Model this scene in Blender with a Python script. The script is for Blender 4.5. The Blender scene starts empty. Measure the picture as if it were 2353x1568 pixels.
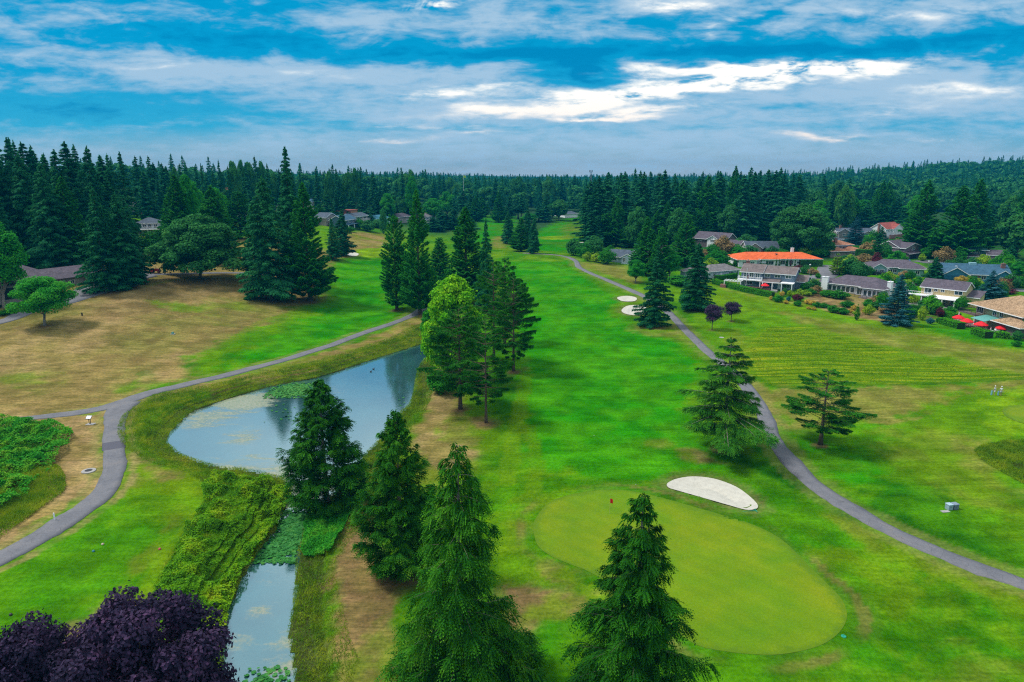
import bpy, math, random
import numpy as np
from mathutils import Vector, Matrix

# ---------------------------------------------------------------- camera, world, sun, exposure
SC = bpy.context.scene
COL = SC.collection
R = math.radians
FPX, CX, CY = 1569.0, 1176.5, 784.0          # photo read at 2353 x 1568
PITCH = R(13.75)
CAMZ = 40.0
cp, sp = math.cos(PITCH), math.sin(PITCH)

cam_d = bpy.data.cameras.new('camera')
cam = bpy.data.objects.new('camera', cam_d)
COL.objects.link(cam)
cam.location = (0, 0, CAMZ)
cam.rotation_euler = (R(90) - PITCH, 0, 0)
cam_d.sensor_width = 36.0
cam_d.lens = 36.0 * FPX / 2353.0
cam_d.clip_start = 0.5
cam_d.clip_end = 30000
SC.camera = cam

SUN_EL, SUN_AZ = R(56), R(-80)      # azimuth from +Y, negative = to the left of view
sun_d = bpy.data.lights.new('sun', 'SUN')
sun_d.energy = 2.0
sun_d.angle = R(11)
sun_d.color = (1.0, 0.96, 0.9)
sun = bpy.data.objects.new('sun', sun_d)
COL.objects.link(sun)
sdir = Vector((math.sin(SUN_AZ) * math.cos(SUN_EL), math.cos(SUN_AZ) * math.cos(SUN_EL), math.sin(SUN_EL)))
sun.rotation_euler = (-sdir).to_track_quat('-Z', 'Y').to_euler()

vs = SC.view_settings
vs.view_transform = 'Standard'
vs.look = 'None'
vs.gamma = 1
vs.use_curve_mapping = False
vs.exposure = 0.68
SC.cycles.use_denoising = False
SC.cycles.filter_width = 1.2
SC.cycles.max_bounces = 5
SC.cycles.diffuse_bounces = 3
SC.cycles.glossy_bounces = 2
SC.cycles.transmission_bounces = 2
SC.cycles.volume_bounces = 0
SC.cycles.transparent_max_bounces = 4
SC.cycles.use_adaptive_sampling = True
SC.cycles.adaptive_threshold = 0.012


class NT:
    """tiny helper for building node trees"""
    def __init__(s, tree):
        s.t = tree
        s.n = tree.nodes
        s.l = tree.links

    def node(s, typ, **kw):
        nd = s.n.new(typ)
        for k, v in kw.items():
            setattr(nd, k, v)
        return nd

    def put(s, sock, v):
        if v is None:
            return
        if hasattr(v, 'default_value') or isinstance(v, bpy.types.NodeSocket):
            s.l.new(v, sock)
        else:
            if sock.type == 'RGBA' and hasattr(v, '__len__') and len(v) == 3:
                v = (*v, 1)
            sock.default_value = v

    def math(s, op, a, b=None, c=None, clamp=False):
        nd = s.node('ShaderNodeMath', operation=op, use_clamp=clamp)
        s.put(nd.inputs[0], a)
        s.put(nd.inputs[1], b)
        s.put(nd.inputs[2], c)
        return nd.outputs[0]

    def vmath(s, op, a, b=None):
        nd = s.node('ShaderNodeVectorMath', operation=op)
        s.put(nd.inputs[0], a)
        s.put(nd.inputs[1], b)
        return nd.outputs['Value'] if op in ('LENGTH', 'DOT_PRODUCT') else nd.outputs['Vector']

    def noise(s, vec, scale=5, detail=4, rough=.55, dist=0.0):
        nd = s.node('ShaderNodeTexNoise')
        s.put(nd.inputs['Vector'], vec)
        nd.inputs['Scale'].default_value = scale
        nd.inputs['Detail'].default_value = detail
        nd.inputs['Roughness'].default_value = rough
        nd.inputs['Distortion'].default_value = dist
        return nd.outputs['Fac']

    def ramp(s, fac, stops, interp='LINEAR'):
        nd = s.node('ShaderNodeValToRGB')
        cr = nd.color_ramp
        cr.interpolation = interp
        while len(cr.elements) < len(stops):
            cr.elements.new(0.5)
        for e, (p, c) in zip(cr.elements, stops):
            e.position = p
            e.color = (*c, 1) if len(c) == 3 else c
        s.put(nd.inputs[0], fac)
        return nd.outputs['Color']

    def mix(s, fac, a, b, mode='MIX'):
        nd = s.node('ShaderNodeMix', data_type='RGBA', blend_type=mode)
        s.put(nd.inputs['Factor'], fac)
        s.put(nd.inputs['A'], None) if False else None
        s.put(nd.inputs[6], a)
        s.put(nd.inputs[7], b)
        return nd.outputs[2]

    def maprange(s, v, a, b, c=0.0, d=1.0, interp='SMOOTHSTEP'):
        nd = s.node('ShaderNodeMapRange', interpolation_type=interp)
        s.put(nd.inputs['Value'], v)
        for k, x in zip((1, 2, 3, 4), (a, b, c, d)):
            nd.inputs[k].default_value = x
        return nd.outputs[0]


def sky_xz(u, v):
    """photo pixel above the horizon -> (x/y, z/y) of its direction"""
    b = (CY - v) / FPX
    Z = (b * cp - sp) / (cp + b * sp)
    X = (u - CX) / FPX * (cp - Z * sp)
    return X, Z


def build_world():
    w = bpy.data.worlds.new('World')
    SC.world = w
    w.use_nodes = True
    N = NT(w.node_tree)
    N.n.clear()
    out = N.node('ShaderNodeOutputWorld')
    bg = N.node('ShaderNodeBackground')
    N.l.new(bg.outputs[0], out.inputs[0])
    sky = N.node('ShaderNodeTexSky', sky_type='NISHITA')
    sky.sun_disc = False
    sky.sun_elevation = SUN_EL
    sky.sun_rotation = SUN_AZ
    sky.altitude = 50
    tc = N.node('ShaderNodeTexCoord').outputs['Generated']
    sep = N.node('ShaderNodeSeparateXYZ')
    N.put(sep.inputs[0], tc)
    x, y, z = sep.outputs
    ya = N.math('MAXIMUM', N.math('ABSOLUTE', y), 0.12)
    X = N.math('DIVIDE', x, ya)
    Z = N.math('DIVIDE', z, ya)
    comb = N.node('ShaderNodeCombineXYZ')
    N.put(comb.inputs[0], X)
    N.put(comb.inputs[1], Z)
    P0 = comb.outputs[0]
    # ragged edges: warp the plane by noise before the cloud banks are laid on it
    def stretched(sx, sz, off=0.0):
        c = N.node('ShaderNodeCombineXYZ')
        N.put(c.inputs[0], N.math('MULTIPLY', X, sx))
        N.put(c.inputs[1], N.math('MULTIPLY', Z, sz))
        c.inputs[2].default_value = off
        return c.outputs[0]
    w1 = N.noise(stretched(6, 30, 3.1), 1.0, 4, .6)
    w2 = N.noise(stretched(5, 22, 8.4), 1.0, 4, .6)
    Xw = N.math('ADD', X, N.math('MULTIPLY', N.math('SUBTRACT', w1, .5), .22))
    Zw = N.math('ADD', Z, N.math('MULTIPLY', N.math('SUBTRACT', w2, .5), .050))

    cw = N.node('ShaderNodeCombineXYZ')
    N.put(cw.inputs[0], Xw)
    N.put(cw.inputs[1], Zw)
    PW = cw.outputs[0]

    def banks(lst):
        """soft elliptic cloud banks given by photo position, radii, tilt and strength"""
        tot = 0.0
        for (u, v, ru, rv, ang, val) in lst:
            cx, cz = sky_xz(u, v)
            x2, _ = sky_xz(u + ru, v)
            _, z2 = sky_xz(u, v - rv)
            mp = N.node('ShaderNodeMapping', vector_type='TEXTURE')
            N.put(mp.inputs[0], PW)
            mp.inputs['Location'].default_value = (cx, cz, 0)
            mp.inputs['Rotation'].default_value = (0, 0, R(ang))
            mp.inputs['Scale'].default_value = (abs(x2 - cx) * 1.95, abs(z2 - cz) * 1.95, 1)
            g = N.node('ShaderNodeTexGradient', gradient_type='QUADRATIC_SPHERE')
            N.put(g.inputs[0], mp.outputs[0])
            tot = N.math('MULTIPLY_ADD', g.outputs['Fac'], val * 1.25, tot)
        return tot

    # pale veil (grey-blue cloud); negative = deep blue openings / shaded cloud bases
    veil = banks([
        (330, 150, 420, 60, -3, .75), (560, 170, 260, 34, -2, .4), (90, 60, 300, 22, -2, .35), (480, 215, 500, 22, -4, .3),
        (760, 55, 200, 22, 3, .45), (1020, 60, 300, 45, 2, .45), (880, 165, 330, 38, 0, .65), (1230, 40, 130, 60, 10, .35),
        (1500, 15, 320, 45, 0, .7), (1000, 250, 430, 50, 2, .6), (1750, 230, 700, 85, 3, .75), (2200, 240, 420, 120, 0, .5),
        (2050, 15, 600, 28, 0, .75), (1680, 90, 190, 40, 20, .45), (2200, 95, 160, 22, 8, .3), (1950, 90, 130, 30, -15, .35),
        (1180, 335, 1500, 40, 0, .45), (1500, 385, 1600, 40, 0, .35), (300, 45, 700, 10, 0, .25), (1120, 150, 260, 22, 3, .35),
        (560, 75, 420, 34, 0, -0.81), (900, 118, 420, 14, 0, -0.47), (1320, 170, 90, 45, 0, -1.76), (1150, 190, 60, 16, -5, -0.41),
        (1350, 112, 480, 22, -1, -1.01), (1950, 108, 560, 26, 2, -1.15), (2280, 85, 190, 24, 6, -0.81), (1760, 35, 110, 28, 40, -0.68),
        (200, 258, 420, 30, 0, -0.61), (1200, 100, 140, 30, 0, -0.68), (1290, 35, 100, 30, 20, -0.41), (1850, 240, 330, 12, 1, -0.47),
        (1500, 50, 110, 22, 0, -0.47),
    ])
    # sun-struck cloud
    lit = banks([
        (1050, 215, 140, 20, 4, .8), (1200, 250, 260, 16, 3, .7), (1420, 220, 240, 22, 6, .95), (1650, 190, 330, 26, 5, 1.0),
        (1950, 165, 230, 22, 4, .8), (1480, 258, 230, 12, 5, .75), (1640, 160, 240, 12, 1, .7), (2200, 215, 200, 22, 0, .55),
        (960, 12, 90, 14, 0, .9), (1560, 20, 160, 22, 0, .6), (1040, 296, 150, 7, 0, .45), (900, 322, 160, 8, 0, .4),
        (1870, 300, 130, 11, -2, .6), (2150, 312, 120, 8, 0, .4), (2100, 20, 350, 16, 0, .35), (1650, 70, 90, 16, 25, .35),
        (700, 168, 150, 14, 0, .28), (330, 150, 260, 16, 5, .25), (2080, 255, 160, 12, 2, .4), (880, 285, 120, 8, 0, .4),
        (1130, 310, 130, 6, 0, .4), (300, 130, 120, 10, 0, .15), (1350, 268, 200, 8, 0, .5),
    ])
    n1 = N.noise(stretched(3.2, 26, 1.7), 1.0, 5, .62, .4)
    n2 = N.noise(stretched(13, 62, 5.2), 1.0, 5, .62, .5)
    n3 = N.noise(stretched(34, 120, 9.9), 1.0, 4, .6)
    tex = N.math('ADD', N.math('MULTIPLY', N.math('SUBTRACT', n3, .5), 1.0), N.math('ADD', N.math('MULTIPLY', N.math('SUBTRACT', n1, .5), 1.7), N.math('MULTIPLY', N.math('SUBTRACT', n2, .5), 1.7)))
    n4 = N.noise(stretched(13, 34, 4.4), 1.0, 5, .6, .6)
    lump = N.math('MULTIPLY', N.math('MULTIPLY', N.math('SUBTRACT', n4, .5), 2.6), N.maprange(Z, .085, .15))
    tex = N.math('ADD', tex, lump)
    vf = N.math('ADD', veil, N.math('MULTIPLY', tex, .95))
    cover = N.maprange(vf, -.25, 1.05)
    dark = N.maprange(vf, -.25, -1.2)
    lf = N.math('MULTIPLY', N.math('MULTIPLY', lit, .86), N.math('ADD', 1.0, N.math('MULTIPLY', tex, 2.0)))
    bright = N.maprange(lf, .10, 1.05)
    # clear air: the physical sky, tinted to the evening teal; paler towards the horizon
    vis = N.mix(1.0, N.mix(1.0, sky.outputs[0], (.08, .08, .08, 1), 'MULTIPLY'), (.02, .46, .78, 1), 'MULTIPLY')
    elev = N.maprange(Z, -.02, .17)
    base = N.ramp(elev, [(0, (.50, .52, .52)), (.16, (.32, .50, .61)), (.42, (.04, .41, .66)), (1, (.0, .335, .62))])
    base = N.mix(.25, base, vis)
    pink = N.ramp(N.maprange(Z, 0.0, .06), [(0, (.60, .56, .56)), (1, (.37, .52, .66))])
    c1 = N.mix(N.math('MULTIPLY', cover, .92), base, N.mix(cover, pink, (.36, .52, .67)))
    c2 = N.mix(N.math('MULTIPLY', dark, .8), c1, (.0, .20, .44))
    warm = N.ramp(N.maprange(Z, 0.03, .12), [(0, (.98, .84, .74)), (1, (.99, .97, .91))])
    c3 = N.mix(bright, c2, warm)
    # overhead (never in view): broken cloud letting most of the light through
    up = N.maprange(z, .22, .42)
    nn = N.noise(tc, 3.0, 5, .6)
    over = N.ramp(nn, [(.35, (.42, .58, .72)), (.6, (.98, .98, .96))])
    c4 = N.mix(up, c3, over)
    below = N.maprange(z, 0.0, -.03)
    c4 = N.mix(below, c4, (.16, .30, .38))
    N.put(bg.inputs[0], c4)
    bg.inputs[1].default_value = WORLD_STRENGTH
    w.cycles.sampling_method = 'MANUAL'
    w.cycles.sample_map_resolution = 512


WORLD_STRENGTH = 0.72
build_world()

# ---------------------------------------------------------------- numeric helpers
rng = np.random.default_rng(7)
_perm = np.random.default_rng(3).random((256, 256)).astype(np.float64)


def vnoise(x, y, seed=0):
    x = np.asarray(x, float) + seed * 37.13
    y = np.asarray(y, float) + seed * 91.7
    xi, yi = np.floor(x).astype(int), np.floor(y).astype(int)
    fx, fy = x - xi, y - yi
    fx = fx * fx * (3 - 2 * fx)
    fy = fy * fy * (3 - 2 * fy)
    a = _perm[xi & 255, yi & 255]
    b = _perm[(xi + 1) & 255, yi & 255]
    c = _perm[xi & 255, (yi + 1) & 255]
    d = _perm[(xi + 1) & 255, (yi + 1) & 255]
    return (a * (1 - fx) + b * fx) * (1 - fy) + (c * (1 - fx) + d * fx) * fy


def fbm(x, y, seed=0, octv=4):
    s, a, t = 0, 1.0, 0
    for k in range(octv):
        s = s + a * vnoise(x * 2 ** k, y * 2 ** k, seed + k)
        t += a
        a *= .5
    return s / t


def sm(a, b, x):
    t = np.clip((np.asarray(x, float) - a) / (b - a), 0, 1)
    return t * t * (3 - 2 * t)


def base_h(x, y):
    x = np.asarray(x, float)
    y = np.asarray(y, float)
    z = 3.0 * sm(150, 300, y) + 4.5 * sm(420, 800, y)
    z = z + 8.5 * sm(38, 125, -x) * sm(105, 215, y) * (1 - .5 * sm(500, 900, y))
    z = z + 5.0 * sm(100, 420, -x) * sm(300, 600, y)
    z = z + 36 * np.exp(-(((x - 950) / 380) ** 2 + ((y - 1250) / 420) ** 2))
    z = z + 12 * np.exp(-(((x + 420) / 260) ** 2 + ((y - 520) / 260) ** 2))
    und = (fbm(x / 38, y / 38, 11, 2) - .5) * 2.2 * sm(90, 160, y) * (1 - .55 * sm(150, 200, y) * sm(120, 140, x))
    und = und + (fbm(x / 17, y / 17, 15, 2) - .5) * .5
    return z + und


def ray(u, v):
    a, b = (u - CX) / FPX, (CY - v) / FPX
    d = np.array([a, cp + b * sp, -sp + b * cp])
    return d


def px(u, v, z=None, h=None):
    """photo pixel -> the point of the ground (or of the level z) seen there"""
    d = ray(u, v)
    if z is not None:
        t = (z - CAMZ) / d[2]
        return np.array([d[0] * t, d[1] * t, z])
    f = h or base_h
    ts = np.geomspace(30, 3500, 700)
    g = CAMZ + d[2] * ts - f(d[0] * ts, d[1] * ts)
    i = int(np.argmax(g < 0)) if (g < 0).any() else len(ts) - 1
    lo, hi = ts[max(i - 1, 0)], ts[i]
    for _ in range(22):
        m = .5 * (lo + hi)
        if CAMZ + d[2] * m - f(d[0] * m, d[1] * m) < 0:
            hi = m
        else:
            lo = m
    t = .5 * (lo + hi)
    return np.array([d[0] * t, d[1] * t, CAMZ + d[2] * t])


def depth_at(p):
    return p[1] * cp + (CAMZ - p[2]) * sp


def mpp(p):
    """metres per photo pixel at point p"""
    return depth_at(p) / FPX


def proj(p):
    """point -> photo pixel"""
    x, y, z = p[0], p[1], p[2] - CAMZ
    d = y * cp - z * sp
    return CX + FPX * x / d, CY - FPX * (y * sp + z * cp) / d


def height_for(p, vtop):
    """height of an upright thing standing at p whose top is seen at row vtop"""
    lo, hi = 0.0, 80.0
    for _ in range(30):
        m = .5 * (lo + hi)
        if proj((p[0], p[1], p[2] + m))[1] > vtop:
            lo = m
        else:
            hi = m
    return lo


def poly_px(pts, z=None, smooth=True, sub=4):
    q = np.array([px(u, v, z)[:2] for u, v in pts])
    return catmull(q, sub, True) if smooth else q


def catmull(q, sub=5, closed=False):
    q = np.asarray(q, float)
    n = len(q)
    out = []
    rngi = range(n) if closed else range(n - 1)
    for i in rngi:
        p0 = q[(i - 1) % n] if closed or i > 0 else q[i]
        p1 = q[i]
        p2 = q[(i + 1) % n]
        p3 = q[(i + 2) % n] if closed or i + 2 < n else q[(i + 1) % n]
        for k in range(sub):
            t = k / sub
            out.append(.5 * ((2 * p1) + (-p0 + p2) * t + (2 * p0 - 5 * p1 + 4 * p2 - p3) * t * t + (-p0 + 3 * p1 - 3 * p2 + p3) * t ** 3))
    if not closed:
        out.append(q[-1])
    return np.array(out)


def sdf(X, Y, poly, margin=25.0):
    """signed distance to a closed polygon, negative inside (clipped to margin outside its box)"""
    X = np.asarray(X, float)
    Y = np.asarray(Y, float)
    sh = X.shape
    X, Y = X.ravel(), Y.ravel()
    out = np.full(X.shape, margin)
    lo, hi = poly.min(0) - margin, poly.max(0) + margin
    m = (X > lo[0]) & (X < hi[0]) & (Y > lo[1]) & (Y < hi[1])
    if not m.any():
        return out.reshape(sh)
    x, y = X[m], Y[m]
    best = np.full(x.shape, 1e18)
    inside = np.zeros(x.shape, bool)
    n = len(poly)
    for i in range(n):
        ax, ay = poly[i]
        bx, by = poly[(i + 1) % n]
        ex, ey = bx - ax, by - ay
        L = ex * ex + ey * ey + 1e-12
        t = np.clip(((x - ax) * ex + (y - ay) * ey) / L, 0, 1)
        dx, dy = x - ax - t * ex, y - ay - t * ey
        best = np.minimum(best, dx * dx + dy * dy)
        c = ((ay > y) != (by > y))
        with np.errstate(divide='ignore', invalid='ignore'):
            xx = (bx - ax) * (y - ay) / (by - ay if by != ay else 1e-12) + ax
        inside ^= c & (x < xx)
    d = np.sqrt(best)
    out[m] = np.where(inside, -d, d)
    return out.reshape(sh)


def dist_line(X, Y, line, margin=30.0):
    X = np.asarray(X, float)
    Y = np.asarray(Y, float)
    sh = X.shape
    X, Y = X.ravel(), Y.ravel()
    out = np.full(X.shape, margin)
    lo, hi = line.min(0) - margin, line.max(0) + margin
    m = (X > lo[0]) & (X < hi[0]) & (Y > lo[1]) & (Y < hi[1])
    x, y = X[m], Y[m]
    best = np.full(x.shape, margin ** 2)
    for i in range(len(line) - 1):
        ax, ay = line[i]
        ex, ey = line[i + 1] - line[i]
        t = np.clip(((x - ax) * ex + (y - ay) * ey) / (ex * ex + ey * ey + 1e-12), 0, 1)
        best = np.minimum(best, (x - ax - t * ex) ** 2 + (y - ay - t * ey) ** 2)
    out[m] = np.sqrt(best)
    return out.reshape(sh)


# ---------------------------------------------------------------- mesh builders
def link(name, me, mats=(), parent=None, loc=None, rotz=0.0, scale=None):
    o = bpy.data.objects.new(name, me)
    COL.objects.link(o)
    for m in mats:
        if me is not None:
            me.materials.append(m)
    if parent is not None:
        o.parent = parent
    if loc is not None:
        o.location = loc
    if rotz:
        o.rotation_euler = (0, 0, rotz)
    if scale is not None:
        o.scale = scale
    return o


def tag(o, label=None, cat=None, group=None, kind=None):
    if label:
        o['label'] = label
    if cat:
        o['category'] = cat
    if group:
        o['group'] = group
    if kind:
        o['kind'] = kind
    return o


def empty(name, loc, rotz=0.0, label=None, cat=None, group=None):
    o = bpy.data.objects.new(name, None)
    o.empty_display_size = .5
    COL.objects.link(o)
    o.location = tuple(float(c) for c in loc)
    o.rotation_euler = (0, 0, rotz)
    return tag(o, label, cat, group)


def np_mesh(name, verts, faces, attrs=None, smooth=False, matidx=None):
    """verts (n,3), faces (m,k) all of one size, or a list of such arrays"""
    if not isinstance(faces, list):
        faces = [faces]
    faces = [np.asarray(f, np.int32) for f in faces if len(f)]
    me = bpy.data.meshes.new(name)
    me.vertices.add(len(verts))
    me.vertices.foreach_set('co', np.asarray(verts, np.float32).ravel())
    loops = np.concatenate([f.ravel() for f in faces])
    tot = np.concatenate([np.full(len(f), f.shape[1], np.int32) for f in faces])
    me.loops.add(len(loops))
    me.loops.foreach_set('vertex_index', loops)
    me.polygons.add(len(tot))
    st = np.concatenate([[0], np.cumsum(tot)[:-1]]).astype(np.int32)
    me.polygons.foreach_set('loop_start', st)
    me.polygons.foreach_set('loop_total', tot)
    if matidx is not None:
        me.polygons.foreach_set('material_index', np.asarray(matidx, np.int32))
    me.polygons.foreach_set('use_smooth', np.full(len(tot), smooth))
    me.update(calc_edges=True)
    for k, v in (attrs or {}).items():
        if v.ndim == 2:
            a = me.attributes.new(k, 'FLOAT_COLOR', 'POINT')
            c = np.ones((len(verts), 4), np.float32)
            c[:, :3] = v
            a.data.foreach_set('color', c.ravel())
        else:
            a = me.attributes.new(k, 'FLOAT', 'POINT')
            a.data.foreach_set('value', v.astype(np.float32))
    return me


class MB:
    """collects boxes, prisms and tubes in local coordinates and links them as one mesh"""
    def __init__(s):
        s.v, s.f = [], []

    def add(s, vs_, fs):
        k = len(s.v)
        s.v += [tuple(p) for p in vs_]
        s.f += [tuple(i + k for i in f) for f in fs]
        return s

    def box(s, x0, x1, y0, y1, z0, z1):
        return s.add([(x0, y0, z0), (x1, y0, z0), (x1, y1, z0), (x0, y1, z0), (x0, y0, z1), (x1, y0, z1), (x1, y1, z1), (x0, y1, z1)],
                     [(3, 2, 1, 0), (4, 5, 6, 7), (0, 1, 5, 4), (1, 2, 6, 5), (2, 3, 7, 6), (3, 0, 4, 7)])

    def cbox(s, c, d):
        return s.box(c[0] - d[0] / 2, c[0] + d[0] / 2, c[1] - d[1] / 2, c[1] + d[1] / 2, c[2] - d[2] / 2, c[2] + d[2] / 2)

    def prism(s, prof, a0, a1, axis='x'):
        """closed profile [(p, z)] swept along x (p = y) or y (p = x)"""
        n = len(prof)
        if axis == 'x':
            vv = [(a0, p, z) for p, z in prof] + [(a1, p, z) for p, z in prof]
        else:
            vv = [(p, a0, z) for p, z in prof] + [(p, a1, z) for p, z in prof]
        ff = [tuple(range(n - 1, -1, -1)), tuple(range(n, 2 * n))] + [(i, (i + 1) % n, n + (i + 1) % n, n + i) for i in range(n)]
        return s.add(vv, ff)

    def tube(s, pts, rads, n=6, cap=True):
        pts = [Vector(p) for p in pts]
        k0 = len(s.v)
        for i, p in enumerate(pts):
            t = (pts[min(i + 1, len(pts) - 1)] - pts[max(i - 1, 0)])
            t = t.normalized() if t.length > 1e-9 else Vector((0, 0, 1))
            ref = Vector((1, 0, 0)) if abs(t.x) < .8 else Vector((0, 1, 0))
            a = t.cross(ref).normalized()
            b = t.cross(a)
            r = rads[i] if hasattr(rads, '__len__') else rads
            for j in range(n):
                an = 2 * math.pi * j / n
                q = p + a * (r * math.cos(an)) + b * (r * math.sin(an))
                s.v.append((q.x, q.y, q.z))
        for i in range(len(pts) - 1):
            for j in range(n):
                s.f.append((k0 + i * n + j, k0 + i * n + (j + 1) % n, k0 + (i + 1) * n + (j + 1) % n, k0 + (i + 1) * n + j))
        if cap:
            s.f.append(tuple(k0 + j for j in range(n - 1, -1, -1)))
            s.f.append(tuple(k0 + (len(pts) - 1) * n + j for j in range(n)))
        return s

    def lathe(s, prof, c=(0, 0, 0), n=12):
        """prof [(r, z)] from bottom to top"""
        k0 = len(s.v)
        for r, z in prof:
            for j in range(n):
                a = 2 * math.pi * j / n
                s.v.append((c[0] + r * math.cos(a), c[1] + r * math.sin(a), c[2] + z))
        for i in range(len(prof) - 1):
            for j in range(n):
                s.f.append((k0 + i * n + j, k0 + i * n + (j + 1) % n, k0 + (i + 1) * n + (j + 1) % n, k0 + (i + 1) * n + j))
        s.f.append(tuple(k0 + j for j in range(n - 1, -1, -1)))
        s.f.append(tuple(k0 + (len(prof) - 1) * n + j for j in range(n)))
        return s

    def mesh(s, name, smooth=False):
        me = bpy.data.meshes.new(name)
        me.from_pydata(s.v, [], s.f)
        me.update()
        if smooth:
            for p in me.polygons:
                p.use_smooth = True
        return me

    def build(s, name, mat, parent=None, loc=None, rotz=0.0, smooth=False):
        return link(name, s.mesh(name, smooth), [mat], parent, loc, rotz)


# ---------------------------------------------------------------- materials
def new_mat(name):
    m = bpy.data.materials.new(name)
    m.use_nodes = True
    N = NT(m.node_tree)
    b = m.node_tree.nodes.get('Principled BSDF')
    return m, N, b


def simple_mat(name, col, rough=.7, spec=.3, metal=0.0, var=.12, scale=3.0, bump=0.0, bscale=20.0):
    m, N, b = new_mat(name)
    tc = N.node('ShaderNodeTexCoord').outputs['Object']
    f = N.noise(tc, scale, 4, .6)
    d = tuple(c * (1 - var * 1.6) for c in col)
    l = tuple(min(1, c * (1 + var * 1.2)) for c in col)
    N.put(b.inputs['Base Color'], N.ramp(f, [(.3, d), (.7, l)]))
    b.inputs['Roughness'].default_value = rough
    b.inputs['Specular IOR Level'].default_value = spec
    b.inputs['Metallic'].default_value = metal
    if bump:
        bn = N.node('ShaderNodeBump')
        bn.inputs['Strength'].default_value = bump
        bn.inputs['Distance'].default_value = .05
        N.put(bn.inputs['Height'], N.noise(tc, bscale, 3, .6))
        N.put(b.inputs['Normal'], bn.outputs[0])
    return m


def siding_mat(name, col, vertical=False, pitch=.2):
    """painted boards: thin shadow-free grooves as bump, slight board to board tone"""
    m, N, b = new_mat(name)
    tc = N.node('ShaderNodeTexCoord').outputs['Object']
    sep = N.node('ShaderNodeSeparateXYZ')
    N.put(sep.inputs[0], tc)
    ax = N.math('ADD', sep.outputs[0], sep.outputs[1]) if vertical else sep.outputs[2]
    fr = N.math('FRACT', N.math('DIVIDE', ax, pitch))
    f = N.noise(tc, 1.6, 4, .6)
    d = tuple(c * .82 for c in col)
    N.put(b.inputs['Base Color'], N.ramp(f, [(.3, d), (.7, col)]))
    b.inputs['Roughness'].default_value = .65
    bn = N.node('ShaderNodeBump')
    bn.inputs['Strength'].default_value = .6
    bn.inputs['Distance'].default_value = .04
    N.put(bn.inputs['Height'], fr)
    N.put(b.inputs['Normal'], bn.outputs[0])
    return m


def shingle_mat(name, c1, c2, scale=2.2):
    m, N, b = new_mat(name)
    tc = N.node('ShaderNodeTexCoord').outputs['Object']
    br = N.node('ShaderNodeTexBrick')
    mp = N.node('ShaderNodeMapping')
    N.put(mp.inputs[0], tc)
    N.put(br.inputs['Vector'], mp.outputs[0])
    br.inputs['Scale'].default_value = scale
    br.inputs['Mortar Size'].default_value = .02
    br.inputs['Brick Width'].default_value = .7
    br.inputs['Row Height'].default_value = .5
    N.put(br.inputs['Color1'], c1)
    N.put(br.inputs['Color2'], c2)
    N.put(br.inputs['Mortar'], tuple(c * .55 for c in c1))
    n = N.noise(tc, .7, 5, .7)
    dk = N.ramp(n, [(.25, (.6, .6, .6)), (.75, (1.35, 1.3, 1.3))])
    N.put(b.inputs['Base Color'], N.mix(1.0, br.outputs['Color'], dk, 'MULTIPLY'))
    b.inputs['Roughness'].default_value = .85
    b.inputs['Specular IOR Level'].default_value = .2
    bn = N.node('ShaderNodeBump')
    bn.inputs['Strength'].default_value = .5
    bn.inputs['Distance'].default_value = .05
    N.put(bn.inputs['Height'], N.noise(tc, 9, 3, .7))
    N.put(b.inputs['Normal'], bn.outputs[0])
    return m


def brick_mat(name, c1, c2, mortar=(.3, .27, .24)):
    m, N, b = new_mat(name)
    tc = N.node('ShaderNodeTexCoord').outputs['Object']
    sep = N.node('ShaderNodeSeparateXYZ')
    N.put(sep.inputs[0], tc)
    cb = N.node('ShaderNodeCombineXYZ')
    N.put(cb.inputs[0], N.math('ADD', sep.outputs[0], sep.outputs[1]))
    N.put(cb.inputs[1], sep.outputs[2])
    br = N.node('ShaderNodeTexBrick')
    N.put(br.inputs['Vector'], cb.outputs[0])
    br.inputs['Scale'].default_value = 2.4
    N.put(br.inputs['Color1'], c1)
    N.put(br.inputs['Color2'], c2)
    N.put(br.inputs['Mortar'], mortar)
    N.put(b.inputs['Base Color'], br.outputs['Color'])
    b.inputs['Roughness'].default_value = .85
    return m


def leaf_mat(name, stops, rough=.7, nscale=.35, spec=.06, trans=0.0):
    """foliage: colour from the leaf's own random tone, the tree's, and broad patches"""
    m, N, b = new_mat(name)
    at = N.node('ShaderNodeAttribute', attribute_name='rnd').outputs['Fac']
    oi = N.node('ShaderNodeObjectInfo').outputs['Random']
    tc = N.node('ShaderNodeTexCoord').outputs['Object']
    n = N.noise(tc, nscale, 3, .6)
    f = N.math('ADD', N.math('MULTIPLY', at, .5), N.math('MULTIPLY', N.math('SUBTRACT', n, .3), .95))
    f = N.math('ADD', f, N.math('MULTIPLY', N.math('SUBTRACT', oi, .5), .22), clamp=True)
    col = N.ramp(f, stops)
    N.put(b.inputs['Base Color'], col)
    b.inputs['Roughness'].default_value = rough
    b.inputs['Specular IOR Level'].default_value = spec
    if trans:
        tr = N.node('ShaderNodeBsdfTranslucent')
        N.put(tr.inputs[0], col)
        ms = N.node('ShaderNodeMixShader')
        ms.inputs[0].default_value = trans
        out = [x for x in N.n if x.type == 'OUTPUT_MATERIAL'][0]
        N.l.new(b.outputs[0], ms.inputs[1])
        N.l.new(tr.outputs[0], ms.inputs[2])
        N.l.new(ms.outputs[0], out.inputs[0])
    return m
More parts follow.
